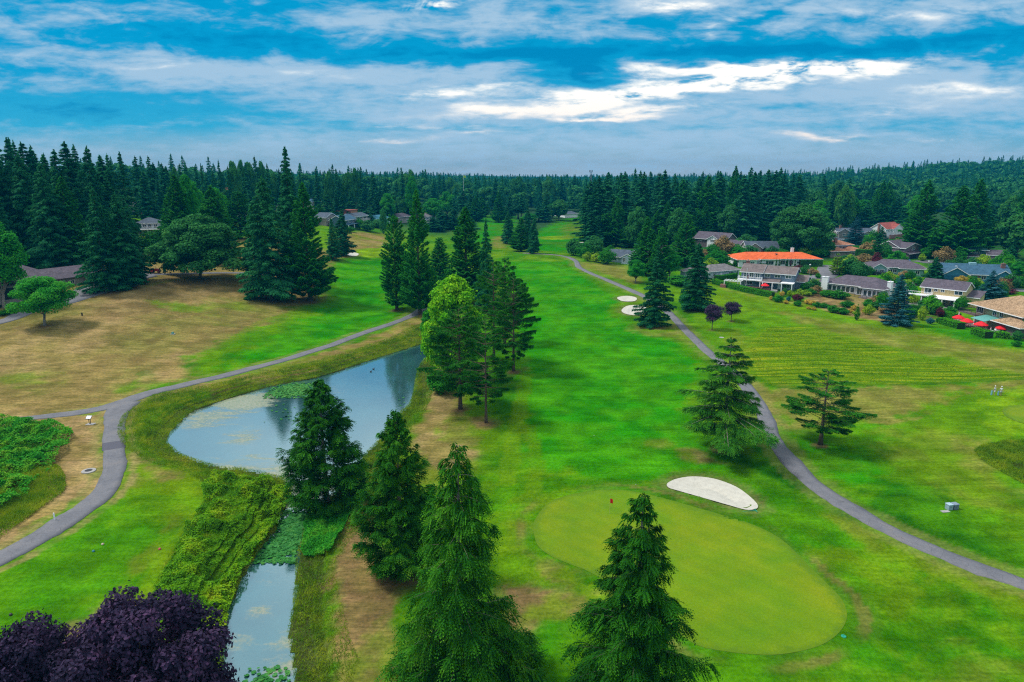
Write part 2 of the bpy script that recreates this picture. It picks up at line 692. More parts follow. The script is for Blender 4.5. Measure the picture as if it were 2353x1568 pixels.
# ---------------------------------------------------------------- setting: ground, water, paths
WL = -0.9
POND = [(368, 1013), (392, 982), (434, 946), (500, 922), (560, 903), (640, 882), (720, 868), (790, 846), (860, 823), (930, 801), (975, 786),
        (1010, 774), (1030, 790), (985, 828), (968, 860), (962, 900), (950, 935), (925, 955), (905, 985), (880, 1020), (850, 1050), (838, 1090),
        (780, 1140), (740, 1165), (722, 1200), (715, 1240), (702, 1285), (702, 1330), (696, 1400), (688, 1450), (696, 1500), (708, 1600),
        (715, 1720), (480, 1720), (480, 1600), (492, 1460), (506, 1400), (532, 1340), (562, 1290), (590, 1250), (616, 1220), (632, 1180), (648, 1150),
        (655, 1118), (620, 1102), (560, 1090), (500, 1082), (446, 1068), (392, 1044)]
POND_W = poly_px(POND, z=WL, sub=3)
POND2_W = poly_px([(2343, 1060), (2353, 1045), (2420, 1040), (2480, 1080), (2420, 1110), (2353, 1090)], z=-.5, sub=3)
BUNKERS = [
    ([(1532, 1118), (1550, 1104), (1590, 1097), (1640, 1102), (1690, 1120), (1725, 1145), (1741, 1165), (1735, 1176), (1712, 1178), (1670, 1165), (1635, 1147),
      (1612, 1136), (1572, 1134), (1540, 1129)], 'kidney shaped white sand bunker beside the big putting green'),
    ([(1418, 685), (1440, 681), (1462, 685), (1458, 693), (1430, 693)], 'smaller and farther of the two sand bunkers beside the bushy spruce'),
    ([(1428, 714), (1445, 703), (1480, 704), (1484, 712), (1474, 725), (1440, 723)], 'larger and nearer of the two sand bunkers beside the bushy spruce'),
    ([(797, 585), (810, 581), (824, 584), (819, 589), (803, 589)], 'small white sand bunker below the lone spruce on the distant left green'),
    ([(1330, 560), (1345, 556), (1362, 554), (1390, 556), (1365, 561)], 'thin strip of sand bunker on the far fairway under the tall firs'),
]
BUNK_W = [poly_px(p, sub=4) for p, _ in BUNKERS]
BIGGREEN = poly_px([(1225, 1215), (1228, 1240), (1238, 1266), (1268, 1288), (1305, 1304), (1340, 1317), (1395, 1331), (1450, 1352), (1490, 1395), (1540, 1450),
                    (1600, 1493), (1667, 1508), (1721, 1514), (1775, 1516), (1830, 1509), (1884, 1494), (1920, 1471), (1940, 1445), (1945, 1420),
                    (1934, 1389), (1910, 1362), (1870, 1332), (1836, 1293), (1812, 1263), (1772, 1234), (1704, 1205), (1620, 1185), (1540, 1157), (1455, 1137),
                    (1400, 1133), (1345, 1138), (1300, 1147), (1262, 1163), (1238, 1188)], sub=3)


def carve(x, y, h, quick=False):
    d = sdf(x, y, POND_W, 9)
    bank = sm(0.0, 3.2, d)
    inside = WL - .12 - .8 * sm(0, 2.0, -d)
    h = np.where(d < 0, inside, WL + (h - WL) * (.12 + .88 * bank) + 0.0)
    d = sdf(x, y, POND2_W, 9)
    h = np.where(d < 0, -.6 - .5 * sm(0, 2, -d), np.where(d < 9, -.5 + (h + .5) * (.1 + .9 * sm(0, 4, d)), h))
    for bw in BUNK_W:
        d = sdf(x, y, bw, 6)
        h = h - .40 * sm(-.35, -2.2, d) + .16 * np.exp(-((d - 1.3) / .7) ** 2) * (d < 6)
    g = sdf(x, y, BIGGREEN, 9)
    h = h + .45 * sm(7, 0, g)
    return h


def ground_h(x, y):
    return carve(np.atleast_1d(x), np.atleast_1d(y), base_h(np.atleast_1d(x), np.atleast_1d(y)))


def gz(x, y):
    return float(ground_h(x, y)[0])


# palette: real surface colours
FW = (.016, .172, .002)
FWL = (.042, .208, .003)
DKG = (.007, .085, .003)
RG = (.040, .155, .003)
RGL = (.085, .20, .004)
YG = (.105, .195, .005)
OLV = (.115, .155, .014)
DRG = (.165, .165, .035)
GN1 = (.026, .145, .002)
GN2 = (.052, .18, .003)
OL2 = (.165, .15, .04)
DRY = (.20, .152, .052)
TAN = (.27, .192, .085)
BRN = (.17, .115, .05)
PUT = (.155, .27, .006)
FOREST = (.025, .07, .02)
MULCH = (.13, .07, .045)

FAIR = [(1140, 575), (1190, 572), (1215, 585), (1300, 598), (1318, 615), (1325, 632), (1368, 655), (1425, 690), (1395, 705), (1400, 730), (1450, 742), (1520, 760),
        (1570, 800), (1603, 840), (1608, 870), (1590, 900), (1580, 940), (1600, 990), (1640, 1035), (1700, 1080), (1610, 1085), (1540, 1095), (1500, 1110),
        (1400, 1110), (1300, 1085), (1240, 1075), (1232, 1040), (1215, 990), (1190, 930), (1190, 880), (1215, 850), (1200, 800), (1180, 760), (1180, 700), (1155, 640)]
LAYERS = [
    # polygon (photo px), colour a, colour b, softness m, warp m, noise size m, strength
    ([(-300, 560), (700, 560), (760, 640), (650, 740), (560, 770), (470, 830), (440, 868), (330, 905), (230, 938), (-300, 985)], DRY, OL2, 5, 6, 9, 1),
    ([(-300, 740), (120, 745), (330, 650), (560, 655), (540, 690), (400, 720), (300, 760), (180, 840), (-50, 900), (-300, 930)], TAN, DRY, 6, 7, 5, .75),
    ([(180, 700), (400, 640), (500, 650), (300, 740)], BRN, TAN, 5, 5, 4, .45),
    ([(330, 690), (400, 695), (480, 712), (440, 718), (360, 702)], RGL, YG, 2, 2, 2, .8),
    ([(0, 860), (90, 855), (140, 880), (80, 905), (0, 890)], YG, OL2, 4, 4, 3, .6),
    ([(300, 850), (350, 845), (370, 870), (320, 890)], RG, OL2, 2, 3, 2, .6),
    ([(240, 905), (330, 870), (380, 880), (300, 915)], RGL, OL2, 3, 3, 3, .7),
    # bare pale streaks and damp hollows on the dry slope
    ([(340, 860), (400, 800), (430, 790), (420, 850), (370, 880)], TAN, DRY, 3, 3, 3, .8),
    ([(480, 700), (620, 690), (640, 720), (520, 745)], OL2, YG, 6, 5, 6, .7),
    ([(250, 760), (380, 745), (430, 770), (300, 800)], OL2, DRY, 5, 5, 4, .7),
    # left fairway
    ([(762, 610), (800, 598), (880, 596), (900, 640), (900, 700), (960, 712), (940, 728), (900, 744), (830, 768), (740, 798), (640, 828), (540, 850), (450, 858),
      (440, 830), (520, 790), (570, 765), (650, 738), (690, 700), (735, 690)], RG, RGL, 4, 5, 7, 1),
    ([(770, 612), (890, 600), (895, 700), (930, 722), (830, 764), (740, 790), (640, 822), (545, 845), (520, 835), (640, 770), (740, 715), (765, 660)], FWL, FW, 4, 4, 8, 1),
    ([(600, 680), (690, 660), (745, 680), (720, 697), (640, 700)], BRN, DRY, 3, 3, 3, .7),
    ([(770, 560), (800, 535), (890, 538), (890, 575), (840, 580), (780, 590)], OLV, DRY, 5, 4, 8, 1),
    ([(820, 574), (895, 572), (895, 590), (835, 590)], PUT, YG, 1.5, 1, 4, 1),
    ([(800, 552), (880, 556), (885, 565), (810, 562)], TAN, DRY, 4, 2, 4, .6),
    # bank strip between the upper path and the pond
    ([(250, 960), (330, 915), (420, 893), (640, 842), (830, 782), (970, 720), (1000, 740), (950, 780), (720, 850), (560, 885), (420, 915), (330, 950), (290, 1000)], OLV, DRY, 1.5, 2, 3, 1),
    # spit of dry grass inside the fork, and the tee
    ([(-300, 960), (200, 950), (236, 965), (240, 1040), (228, 1090), (190, 1140), (100, 1210), (-300, 1350)], TAN, DRY, 2, 2, 3, 1),
    ([(285, 1010), (300, 1060), (430, 1080), (500, 1110), (480, 1170), (430, 1230), (370, 1380), (330, 1430), (-300, 1700), (-300, 1330), (80, 1250), (215, 1160), (262, 1100), (285, 1060)], YG, RGL, 1.5, 2, 4, 1),
    ([(290, 1035), (330, 1050), (400, 1075), (380, 1100), (290, 1110)], DRY, YG, 2, 2, 2, .8),
    ([(262, 1150), (300, 1138), (355, 1137), (410, 1145), (430, 1165), (425, 1200), (370, 1270), (310, 1370), (230, 1430), (60, 1500), (-300, 1700), (-300, 1400), (0, 1310), (120, 1240)], RG, RGL, .8, .8, 5, 1),
    ([(-100, 1350), (150, 1260), (300, 1180), (340, 1230), (200, 1360), (-100, 1500)], FWL, RG, 4, 4, 4, .7),
    ([(400, 1160), (428, 1175), (350, 1290), (250, 1400), (240, 1380), (330, 1270)], YG, OLV, 1.5, 1.5, 2, .7),
    ([(150, 1460), (260, 1390), (380, 1400), (420, 1500), (200, 1560), (100, 1500)], TAN, BRN, 2.5, 2, 2, .9),
    # east of the creek
    ([(990, 860), (1050, 880), (1110, 960), (1160, 1000), (1110, 1080), (1060, 1120), (990, 1130), (850, 1130), (870, 1060), (950, 960), (975, 900)], RGL, OLV, 4, 4, 4, 1),
    ([(985, 850), (1040, 860), (1040, 905), (1060, 950), (1075, 1000), (1090, 1040), (1030, 1075), (990, 1070), (950, 1010), (985, 940), (975, 890)], DRY, TAN, 2.5, 3, 2.5, .9),
    ([(1010, 980), (1080, 960), (1100, 1000), (1040, 1020)], OLV, YG, 2, 3, 3, .7),
    ([(1085, 960), (1110, 955), (1150, 970), (1130, 985), (1095, 980)], BRN, DRY, 1.2, 1.5, 2, .7),
    ([(1150, 870), (1215, 840), (1200, 870), (1160, 890)], DRY, BRN, 1.5, 2, 2, .7),
    ([(1100, 800), (1210, 760), (1225, 850), (1200, 930), (1240, 1050), (1150, 1120), (1110, 1080), (1170, 1010), (1120, 930)], RG, DKG, 4, 3, 5, .8),
    ([(1155, 1010), (1230, 1010), (1232, 1060), (1200, 1105), (1140, 1140), (1110, 1100)], RG, RGL, 2, 2, 3, .6),
    ([(800, 1170), (850, 1140), (860, 1250), (900, 1330), (900, 1400), (920, 1568), (960, 1700), (800, 1700), (775, 1500), (752, 1340), (762, 1270)], BRN, DRY, 1.5, 2, 2, 1),
    ([(870, 1480), (930, 1440), (960, 1700), (840, 1700), (830, 1560)], YG, OLV, 3, 3, 3, .7),
    ([(1150, 1350), (1220, 1335), (1290, 1350), (1350, 1375), (1400, 1400), (1330, 1450), (1310, 1530), (1200, 1500), (1130, 1420)], BRN, OLV, 1.8, 2, 2, .95),
    ([(1100, 1480), (1320, 1440), (1320, 1568), (1350, 1700), (1000, 1700), (1050, 1560)], YG, RG, 3, 3, 3, .9),
    ([(1010, 1540), (1080, 1530), (1100, 1600), (1000, 1620)], BRN, TAN, 1, 1, 1, .7),
    # fairway
    (FAIR, FW, FWL, 2.6, 3.2, 7, 1),
    ([(1250, 640), (1320, 660), (1400, 740), (1420, 820), (1350, 900), (1260, 900), (1230, 780)], FWL, FW, 8, 8, 9, .45),
    ([(1480, 1012), (1530, 1008), (1545, 1025), (1500, 1030)], OLV, DRY, 1.5, 1.5, 2, .6),
    ([(1555, 1035), (1600, 1032), (1650, 1060), (1700, 1070), (1640, 1066), (1580, 1060)], BRN, OLV, 1.5, 1.5, 1.5, .75),
    ([(1640, 1020), (1700, 1020), (1740, 1040), (1680, 1045)], DRY, OLV, 1.2, 1.5, 2, .7),
    # surround of the putting green
    ([(1150, 1140), (1240, 1085), (1400, 1112), (1500, 1112), (1560, 1090), (1700, 1085), (1800, 1130), (1900, 1180), (2040, 1240), (2150, 1290), (2200, 1350), (2180, 1450),
      (2000, 1568), (1500, 1640), (1000, 1640), (1150, 1500), (1400, 1400), (1300, 1350), (1200, 1330), (1130, 1250)], GN1, GN2, 2, 2, 6, .9),
    ([(1180, 1160), (1300, 1120), (1350, 1140), (1240, 1200), (1240, 1290), (1350, 1330), (1400, 1400), (1250, 1340), (1150, 1330), (1100, 1250)], RGL, YG, 2, 2, 3, .8),
    ([(1150, 1200), (1220, 1160), (1220, 1220), (1160, 1250)], RG, YG, 2, 2, 2, .6),
    ([(1250, 1300), (1300, 1320), (1395, 1345), (1400, 1380), (1310, 1345), (1260, 1320)], DRG, YG, 1, 1, 1.5, .8),
    ([(1850, 1230), (2000, 1280), (2150, 1350), (2190, 1400), (2120, 1450), (2000, 1420), (1960, 1350)], RGL, YG, 4, 4, 4, .8),
    # shade of the deodar, painted as darker green into the grass on its right
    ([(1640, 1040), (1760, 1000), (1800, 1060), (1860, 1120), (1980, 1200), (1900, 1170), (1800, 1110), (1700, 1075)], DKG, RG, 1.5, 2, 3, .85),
    # right of the right path
    ([(1640, 700), (2500, 760), (2500, 1700), (2353, 1345), (2100, 1240), (1900, 1130), (1800, 1030), (1750, 930), (1650, 820)], GN2, RGL, 3, 3, 8, 1),
    ([(1560, 620), (1640, 700), (1700, 720), (1900, 720), (2353, 850), (2500, 870), (2500, 760), (2100, 740), (1700, 650)], YG, RGL, 4, 4, 8, .8),
    ([(1800, 715), (1900, 735), (2050, 760), (2150, 770), (2353, 810), (2500, 830), (2500, 880), (2353, 862), (2200, 830), (2000, 790), (1850, 745)], DRG, OLV, 4, 3, 5, .85),
    ([(1640, 640), (1750, 665), (1840, 690), (1820, 700), (1680, 670)], DRG, YG, 3, 2, 4, .7),
    ([(1290, 600), (1400, 610), (1440, 625), (1460, 650), (1400, 635), (1340, 615)], DRG, OLV, 3, 2, 4, .9),
    ([(1370, 610), (1440, 612), (1470, 650), (1420, 640)], DRG, DRG, 3, 2, 4, .7),
    ([(1450, 745), (1560, 745), (1590, 790), (1540, 780), (1470, 770)], DRG, YG, 3, 2, 3, .7),
    ([(1650, 770), (1710, 760), (1730, 830), (1690, 840)], OLV, YG, 3, 2, 3, .8),
    ([(1760, 880), (1900, 890), (2100, 885), (2353, 870), (2500, 870), (2500, 905), (2353, 900), (2200, 905), (2100, 960), (1950, 970), (1830, 990), (1770, 930)], OLV, DRG, 3, 4, 4, 1),
    ([(1830, 900), (2000, 895), (2150, 890), (2100, 930), (1950, 950), (1850, 940)], DRG, DRG, 4, 4, 3, .7),
    ([(1710, 880), (1760, 885), (1790, 950), (1760, 940)], DRG, DRG, 1.2, 1, 2, .8),
    ([(2010, 1000), (2200, 990), (2260, 1060), (2353, 1130), (2400, 1200), (2200, 1160), (2080, 1080)], OLV, YG, 4, 4, 4, .7),
    ([(2190, 1010), (2250, 1010), (2290, 1100), (2353, 1130), (2353, 1150), (2240, 1100)], DRG, OLV, 2.5, 2, 2, .7),
    ([(2000, 1120), (2150, 1130), (2200, 1200), (2353, 1260), (2353, 1310), (2150, 1240), (2000, 1180)], RG, DKG, 4, 4, 4, .8),
    ([(1780, 1000), (1900, 1000), (2000, 1060), (1980, 1130), (1880, 1080), (1800, 1030)], RG, FW, 4, 4, 4, .8),
    ([(2250, 935), (2300, 900), (2353, 890), (2500, 900), (2500, 1000), (2353, 1005), (2270, 975)], RGL, PUT, 2, 2, 3, .8),
    ([(2305, 940), (2353, 930), (2480, 930), (2480, 990), (2353, 970)], PUT, YG, .5, .5, 3, 1),
    # foreground right
    ([(2000, 1480), (2200, 1400), (2300, 1360), (2500, 1420), (2500, 1700), (1650, 1700), (1800, 1568)], RGL, GN1, 4, 4, 4, .9),
    ([(2150, 1500), (2353, 1480), (2500, 1500), (2500, 1700), (2100, 1700)], OLV, RGL, 3, 3, 2, .6),
    ([(1900, 1180), (2150, 1290), (2353, 1360), (2500, 1420), (2353, 1400), (2150, 1330), (2000, 1260)], YG, OLV, 1.5, 2, 3, .85),
    # far fairway and greens
    ([(1100, 500), (1180, 497), (1180, 560), (1100, 575)], FW, RG, 5, 3, 12, 1),
    ([(1225, 560), (1240, 530), (1290, 505), (1340, 500), (1340, 600), (1230, 590)], FW, RG, 5, 3, 12, 1),
    ([(1240, 545), (1305, 542), (1310, 549), (1250, 551)], PUT, YG, 1, 1, 8, 1),
    ([(1300, 515), (1345, 510), (1345, 540), (1290, 545)], OLV, RG, 5, 3, 6, .8),
    ([(1135, 545), (1170, 545), (1165, 570), (1130, 572)], OLV, DRY, 3, 2, 6, .8),
    ([(1130, 570), (1300, 580), (1335, 600), (1310, 602), (1150, 600)], RG, YG, 3, 2, 8, .8),
    # mulch beds of the gardens
    ([(1840, 680), (1880, 672), (1960, 700), (2050, 690), (2070, 740), (2000, 735), (1900, 715)], MULCH, TAN, 1.5, 1, 2, .9),
    ([(1890, 678), (1960, 672), (2050, 690), (2000, 708), (1930, 702)], TAN, DRY, 1, 1, 3, .9),
    ([(2060, 700), (2180, 700), (2200, 725), (2100, 735)], MULCH, RG, 1.5, 1, 2, .8),
    ([(2030, 725), (2070, 742), (2150, 742), (2200, 735), (2353, 775), (2353, 800), (2230, 785), (2130, 755)], FW, RG, 1, 1, 4, .9),
    ([(1830, 655), (1850, 650), (1860, 668), (1835, 670)], FW, RG, 1, 1, 3, .9),
    ([(1980, 634), (2080, 632), (2085, 645), (1995, 650)], RG, YG, 1, 1, 4, .9),
    ([(1700, 664), (1830, 680), (1840, 690), (1700, 672)], RG, FW, 1, 1, 4, .9),
    # planted ground between the houses
    ([(1560, 600), (1640, 575), (1850, 560), (2050, 540), (2300, 560), (2500, 570), (2500, 640), (2300, 640), (2160, 640), (2120, 600), (1990, 600), (1900, 600), (1700, 600), (1620, 640)], DKG, FOREST, 4, 4, 6, .85),
    ([(1400, 540), (1700, 520), (2353, 500), (2500, 500), (2500, 560), (1600, 590), (1400, 600)], FOREST, DKG, 6, 4, 6, .9),
    # leaf litter under the firs and brown soil at the foot of trees
    ([(-200, 560), (330, 560), (350, 600), (200, 640), (-200, 690)], BRN, FOREST, 5, 3, 5, .9),
]


LPATH = [(-160, 980), (0, 968), (100, 958), (200, 946), (270, 930), (340, 905), (420, 886), (520, 862), (640, 831), (740, 801), (830, 768), (900, 744), (950, 724), (985, 702)]
BPATH = [(292, 925), (270, 950), (262, 985), (261, 1025), (262, 1070), (250, 1112), (215, 1152), (150, 1198), (80, 1242), (0, 1284), (-120, 1340)]
RPATH = [(1203, 582), (1240, 584), (1294, 589), (1322, 600), (1330, 615), (1361, 630), (1397, 645), (1452, 668), (1510, 700), (1545, 728), (1580, 765), (1622, 805),
         (1680, 852), (1722, 897), (1752, 945), (1770, 990), (1800, 1040), (1850, 1095), (1920, 1148), (2000, 1196), (2120, 1254), (2240, 1304), (2353, 1342), (2480, 1385)]
FEET = [(1661, 1034, 1.7), (1885, 1024, 1.2), (1058, 942, 1.4), (1117, 974, 1.5), (1180, 855, 1.6), (103, 750, 1.6), (624, 690, 3.0), (713, 693, 2.6), (460, 640, 4.0), (912, 714, 2.0),
        (965, 723, 2.2), (1503, 752, 3.0), (1597, 713, 2.6), (1636, 759, 1.0), (1680, 739, 1.0), (790, 589, 2.0), (240, 670, 4.0), (292, 662, 3.0), (925, 1318, 3.2), (752, 1158, 3.0), (1062, 1592, 3.0)]


def build_ground():
    NX, NY = 640, 1150
    t = np.linspace(-1.3, 1.3, NX)
    yy = 66.0 * (9060 / 66.0) ** (np.linspace(0, 1, NY)) - 58.0
    T, Y = np.meshgrid(t, yy)
    X = T * (Y + 58)
    far = Y > 900
    Hb = base_h(X, Y)
    near = Y < 520
    H = Hb.copy()
    H[near] = carve(X[near], Y[near], Hb[near])
    for bw in BUNK_W:
        H -= .8 * sm(.0, -.6, sdf(X, Y, bw, 3))
    H -= .12 * sm(-.3, -1.2, sdf(X, Y, BIGGREEN, 3))
    # colours
    c = np.zeros(X.shape + (3,))
    n0 = fbm(X / 14, Y / 14, 2, 3)
    n0 = sm(.3, .7, n0)[..., None]
    c[:] = np.array(RG) * (1 - n0) + np.array(RGL) * n0
    fo = sm(380, 470, Y)
    c = c * (1 - fo[..., None]) + np.array(FOREST) * fo[..., None]
    wa = (fbm(X / 3.5, Y / 3.5, 5, 3) - .5) * 2
    wb = (fbm(X / 1.1, Y / 1.1, 6, 3) - .5) * 2
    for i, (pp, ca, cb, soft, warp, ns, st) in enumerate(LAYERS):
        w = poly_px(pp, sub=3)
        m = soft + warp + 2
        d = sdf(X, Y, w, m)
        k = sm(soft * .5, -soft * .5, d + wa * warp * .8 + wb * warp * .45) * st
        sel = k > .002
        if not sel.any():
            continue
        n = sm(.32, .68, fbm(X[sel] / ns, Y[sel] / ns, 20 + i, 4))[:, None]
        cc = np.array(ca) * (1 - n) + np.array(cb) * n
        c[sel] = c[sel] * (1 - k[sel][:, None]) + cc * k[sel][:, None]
    # worn collars: brown ring where the mowers turn around the green, bare lip of the bunkers
    dg = sdf(X, Y, BIGGREEN, 12)
    k = (np.exp(-((dg - .9 + wa * .4) / .75) ** 2) * .6 * sm(.30, .6, fbm(X / 6, Y / 6, 71, 2)))
    c = c * (1 - k[..., None]) + np.array((.16, .125, .04)) * k[..., None]
    for bw in BUNK_W:
        db = sdf(X, Y, bw, 6)
        k = np.exp(-((db - .35 + wb * .3) / .55) ** 2) * .75 * (db < 6)
        c = c * (1 - k[..., None]) + np.array((.14, .12, .05)) * k[..., None]
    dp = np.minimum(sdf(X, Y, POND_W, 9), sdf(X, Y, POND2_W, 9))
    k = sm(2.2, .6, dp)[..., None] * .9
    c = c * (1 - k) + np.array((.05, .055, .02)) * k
    # fine tone changes of grass
    f1 = sm(.25, .75, fbm(X / 2.3, Y / 2.3, 41, 4))
    f2 = sm(.3, .7, fbm(X / 9 + .3 * wa, Y / 5, 43, 3))
    c *= (.80 + .40 * f1)[..., None] * (.93 + .14 * f2)[..., None]
    for (u, v, r_) in FEET:
        p = px(u, v)
        d = np.hypot(X - p[0], Y - p[1])
        k = (.85 * sm(r_ * 1.25, r_ * .55, d + wb * .5))[..., None]
        c = c * (1 - k) + np.array((.13, .085, .045)) * k
    # straw coloured verges where carts clip the path edge
    for pth, hw in ((LPATH, 1.4), (BPATH, 1.6), (RPATH, 1.3)):
        w = catmull(np.array([px(u, v)[:2] for u, v in pth]), 5)
        d = dist_line(X, Y, w, 6)
        kv = (.75 * np.exp(-((d - hw - .25) / .45) ** 2) * sm(.25, .6, fbm(X / 5, Y / 5, 77, 3)) + .25 * np.exp(-((d - hw) / .5) ** 2))[..., None]
        c = c * (1 - kv) + np.array((.22, .19, .07)) * kv
    # tractor lines on the dry hillside and wheel marks beside the fairway
    ln = np.zeros(X.shape)
    for pl in ([(1170, 1110), (1185, 1000), (1200, 930), (1215, 860)], [(1160, 1110), (1176, 1000), (1192, 930), (1207, 860)],
               [(560, 640), (430, 640), (330, 660)], [(700, 715), (600, 740), (520, 790)], [(1225, 1130), (1234, 1060), (1215, 980)]):
        w = catmull(np.array([px(u, v)[:2] for u, v in pl]), 6)
        d = dist_line(X, Y, w, 3)
        ln = np.maximum(ln, np.exp(-(d / .32) ** 2))
    c = c * (1 - .4 * ln[..., None]) + np.array(YG) * .4 * ln[..., None]
    # furrowed, unevenly mown patch
    furrow = sm(.7, -.7, sdf(X, Y, poly_px([(1715, 790), (1740, 765), (1790, 752), (1850, 752), (1950, 775), (2100, 815), (2353, 862), (2353, 868), (2200, 876),
                                              (2000, 883), (1850, 888), (1780, 884), (1740, 870), (1712, 840)]), 6) + wa * .5)
    w = catmull(np.array([px(u, v)[:2] for u, v in [(1738, 868), (1785, 888), (1860, 889), (2000, 884), (2200, 878), (2353, 869), (2450, 864)]]), 6)
    kd = (.7 * np.exp(-(dist_line(X, Y, w, 4) / .55) ** 2))[..., None]
    c = c * (1 - kd) + np.array(DKG) * kd
    c = c * (1 - .8 * furrow[..., None]) + np.array((.10, .20, .004))[None, None] * .8 * furrow[..., None]
    dry = sm(.06, .2, c[..., 0])
    verts = np.stack([X, Y, H], -1).reshape(-1, 3)
    idx = np.arange(NX * NY).reshape(NY, NX)
    q = np.stack([idx[:-1, :-1], idx[:-1, 1:], idx[1:, 1:], idx[1:, :-1]], -1).reshape(-1, 4)
    me = np_mesh('ground', verts, q, {'tone': c.reshape(-1, 3), 'furrow': furrow.ravel(), 'dry': dry.ravel()}, smooth=True)
    m, N, b = new_mat('turf')
    tone = N.node('ShaderNodeAttribute', attribute_name='tone').outputs['Color']
    fur = N.node('ShaderNodeAttribute', attribute_name='furrow').outputs['Fac']
    dr = N.node('ShaderNodeAttribute', attribute_name='dry').outputs['Fac']
    P = N.node('ShaderNodeNewGeometry').outputs['Position']
    mp = N.node('ShaderNodeMapping')
    N.put(mp.inputs[0], P)
    mp.inputs['Scale'].default_value = (1, 1, 0)
    f = N.noise(mp.outputs[0], 2.2, 6, .75)
    g = N.noise(mp.outputs[0], .45, 6, .7, .6)
    mul = N.ramp(f, [(.30, (.48, .56, .5)), (.5, (1, 1, 1)), (.70, (1.6, 1.44, 1.4))])
    c1 = N.mix(.85, tone, mul, 'MULTIPLY')
    mul2 = N.ramp(g, [(.3, (.82, .86, .8)), (.7, (1.18, 1.13, 1.2))])
    c1 = N.mix(.8, c1, mul2, 'MULTIPLY')
    mp4 = N.node('ShaderNodeMapping')
    N.put(mp4.inputs[0], P)
    mp4.inputs['Rotation'].default_value = (0, 0, R(-28))
    mp4.inputs['Scale'].default_value = (.10, .9, 0)
    ms4 = N.noise(mp4.outputs[0], .9, 5, .65, .5)
    c1 = N.mix(1.0, c1, N.ramp(ms4, [(.35, (.80, .86, .8)), (.65, (1.2, 1.14, 1.2))]), 'MULTIPLY')
    # wiry straw streaks in dry turf
    mp2 = N.node('ShaderNodeMapping')
    N.put(mp2.inputs[0], P)
    mp2.inputs['Rotation'].default_value = (0, 0, R(35))
    mp2.inputs['Scale'].default_value = (.25, 1.6, 0)
    st = N.noise(mp2.outputs[0], 1.6, 5, .7, .8)
    c1 = N.mix(N.math('MULTIPLY', dr, .8), c1, N.mix(1.0, c1, N.ramp(st, [(.35, (.62, .66, .6)), (.65, (1.4, 1.36, 1.3))]), 'MULTIPLY'))
    # furrow lines
    mp3 = N.node('ShaderNodeMapping')
    N.put(mp3.inputs[0], P)
    mp3.inputs['Rotation'].default_value = (0, 0, R(8))
    mp3.inputs['Scale'].default_value = (.05, .85, 0)
    fl = N.noise(mp3.outputs[0], 1.0, 4, .7, .5)
    c1 = N.mix(fur, c1, N.mix(1.0, c1, N.ramp(fl, [(.36, (.45, .6, .4)), (.5, (1, 1, 1)), (.62, (2.3, 1.35, 2.2))]), 'MULTIPLY'))
    N.put(b.inputs['Base Color'], c1)
    b.inputs['Roughness'].default_value = 1.0
    b.inputs['Specular IOR Level'].default_value = 0.0
    bn = N.node('ShaderNodeBump')
    bn.inputs['Strength'].default_value = .55
    bn.inputs['Distance'].default_value = .12
    hh = N.math('ADD', N.math('MULTIPLY', f, .5), N.math('MULTIPLY', N.math('MULTIPLY', fl, fur), 3.0))
    N.put(bn.inputs['Height'], hh)
    N.put(b.inputs['Normal'], bn.outputs[0])
    o = link('ground', me, [m])
    tag(o, 'mown and dry grass of the golf course reaching to the forest', None, None, 'structure')
    return o


SOIL = simple_mat('turf_edge_soil', (.13, .11, .05), .95, .05, 0, .3, 4)


def sheet(name, poly, mat, off, step=1.2, kind='structure', label=None):
    """a sheet draped on the ground inside a closed polygon, with a short skirt"""
    from mathutils.geometry import delaunay_2d_cdt
    lo, hi = poly.min(0), poly.max(0)
    gx, gy = np.meshgrid(np.arange(lo[0], hi[0], step), np.arange(lo[1], hi[1], step))
    g = np.column_stack([gx.ravel(), gy.ravel()]) + np.random.default_rng(1).uniform(-.1, .1, (gx.size, 2)) * step
    g = g[sdf(g[:, 0], g[:, 1], poly, 3) < -step * .35]
    pts = [Vector((float(x), float(y))) for x, y in np.concatenate([poly, g])]
    n = len(poly)
    vo, _e, fo, _a, _b, _c = delaunay_2d_cdt(pts, [(i, (i + 1) % n) for i in range(n)], [], 0, 1e-5)
    P = np.array([(v.x, v.y) for v in vo])
    F = [f for f in fo if len(f) == 3]
    cen = np.array([P[list(f)].mean(0) for f in F])
    keep = sdf(cen[:, 0], cen[:, 1], poly, 3) < .004
    F = np.array([f for f, k in zip(F, keep) if k])
    z = ground_h(P[:, 0], P[:, 1]) + off
    pz = ground_h(poly[:, 0], poly[:, 1])
    k0 = len(P)
    V = np.concatenate([np.column_stack([P, z]), np.column_stack([poly, pz + off]), np.column_stack([poly, pz - .7])])
    i = np.arange(n)
    q = np.stack([k0 + n + i, k0 + n + (i + 1) % n, k0 + (i + 1) % n, k0 + i], -1)
    rim = np.concatenate([sm(-1.6, 0, sdf(P[:, 0], P[:, 1], poly, 3)), np.ones(2 * n)])
    me = np_mesh(name, V, [F, q], {'rim': rim}, smooth=True, matidx=np.concatenate([np.zeros(len(F)), np.ones(len(q))]))
    return tag(link(name, me, [mat, SOIL]), label, None, None, kind)


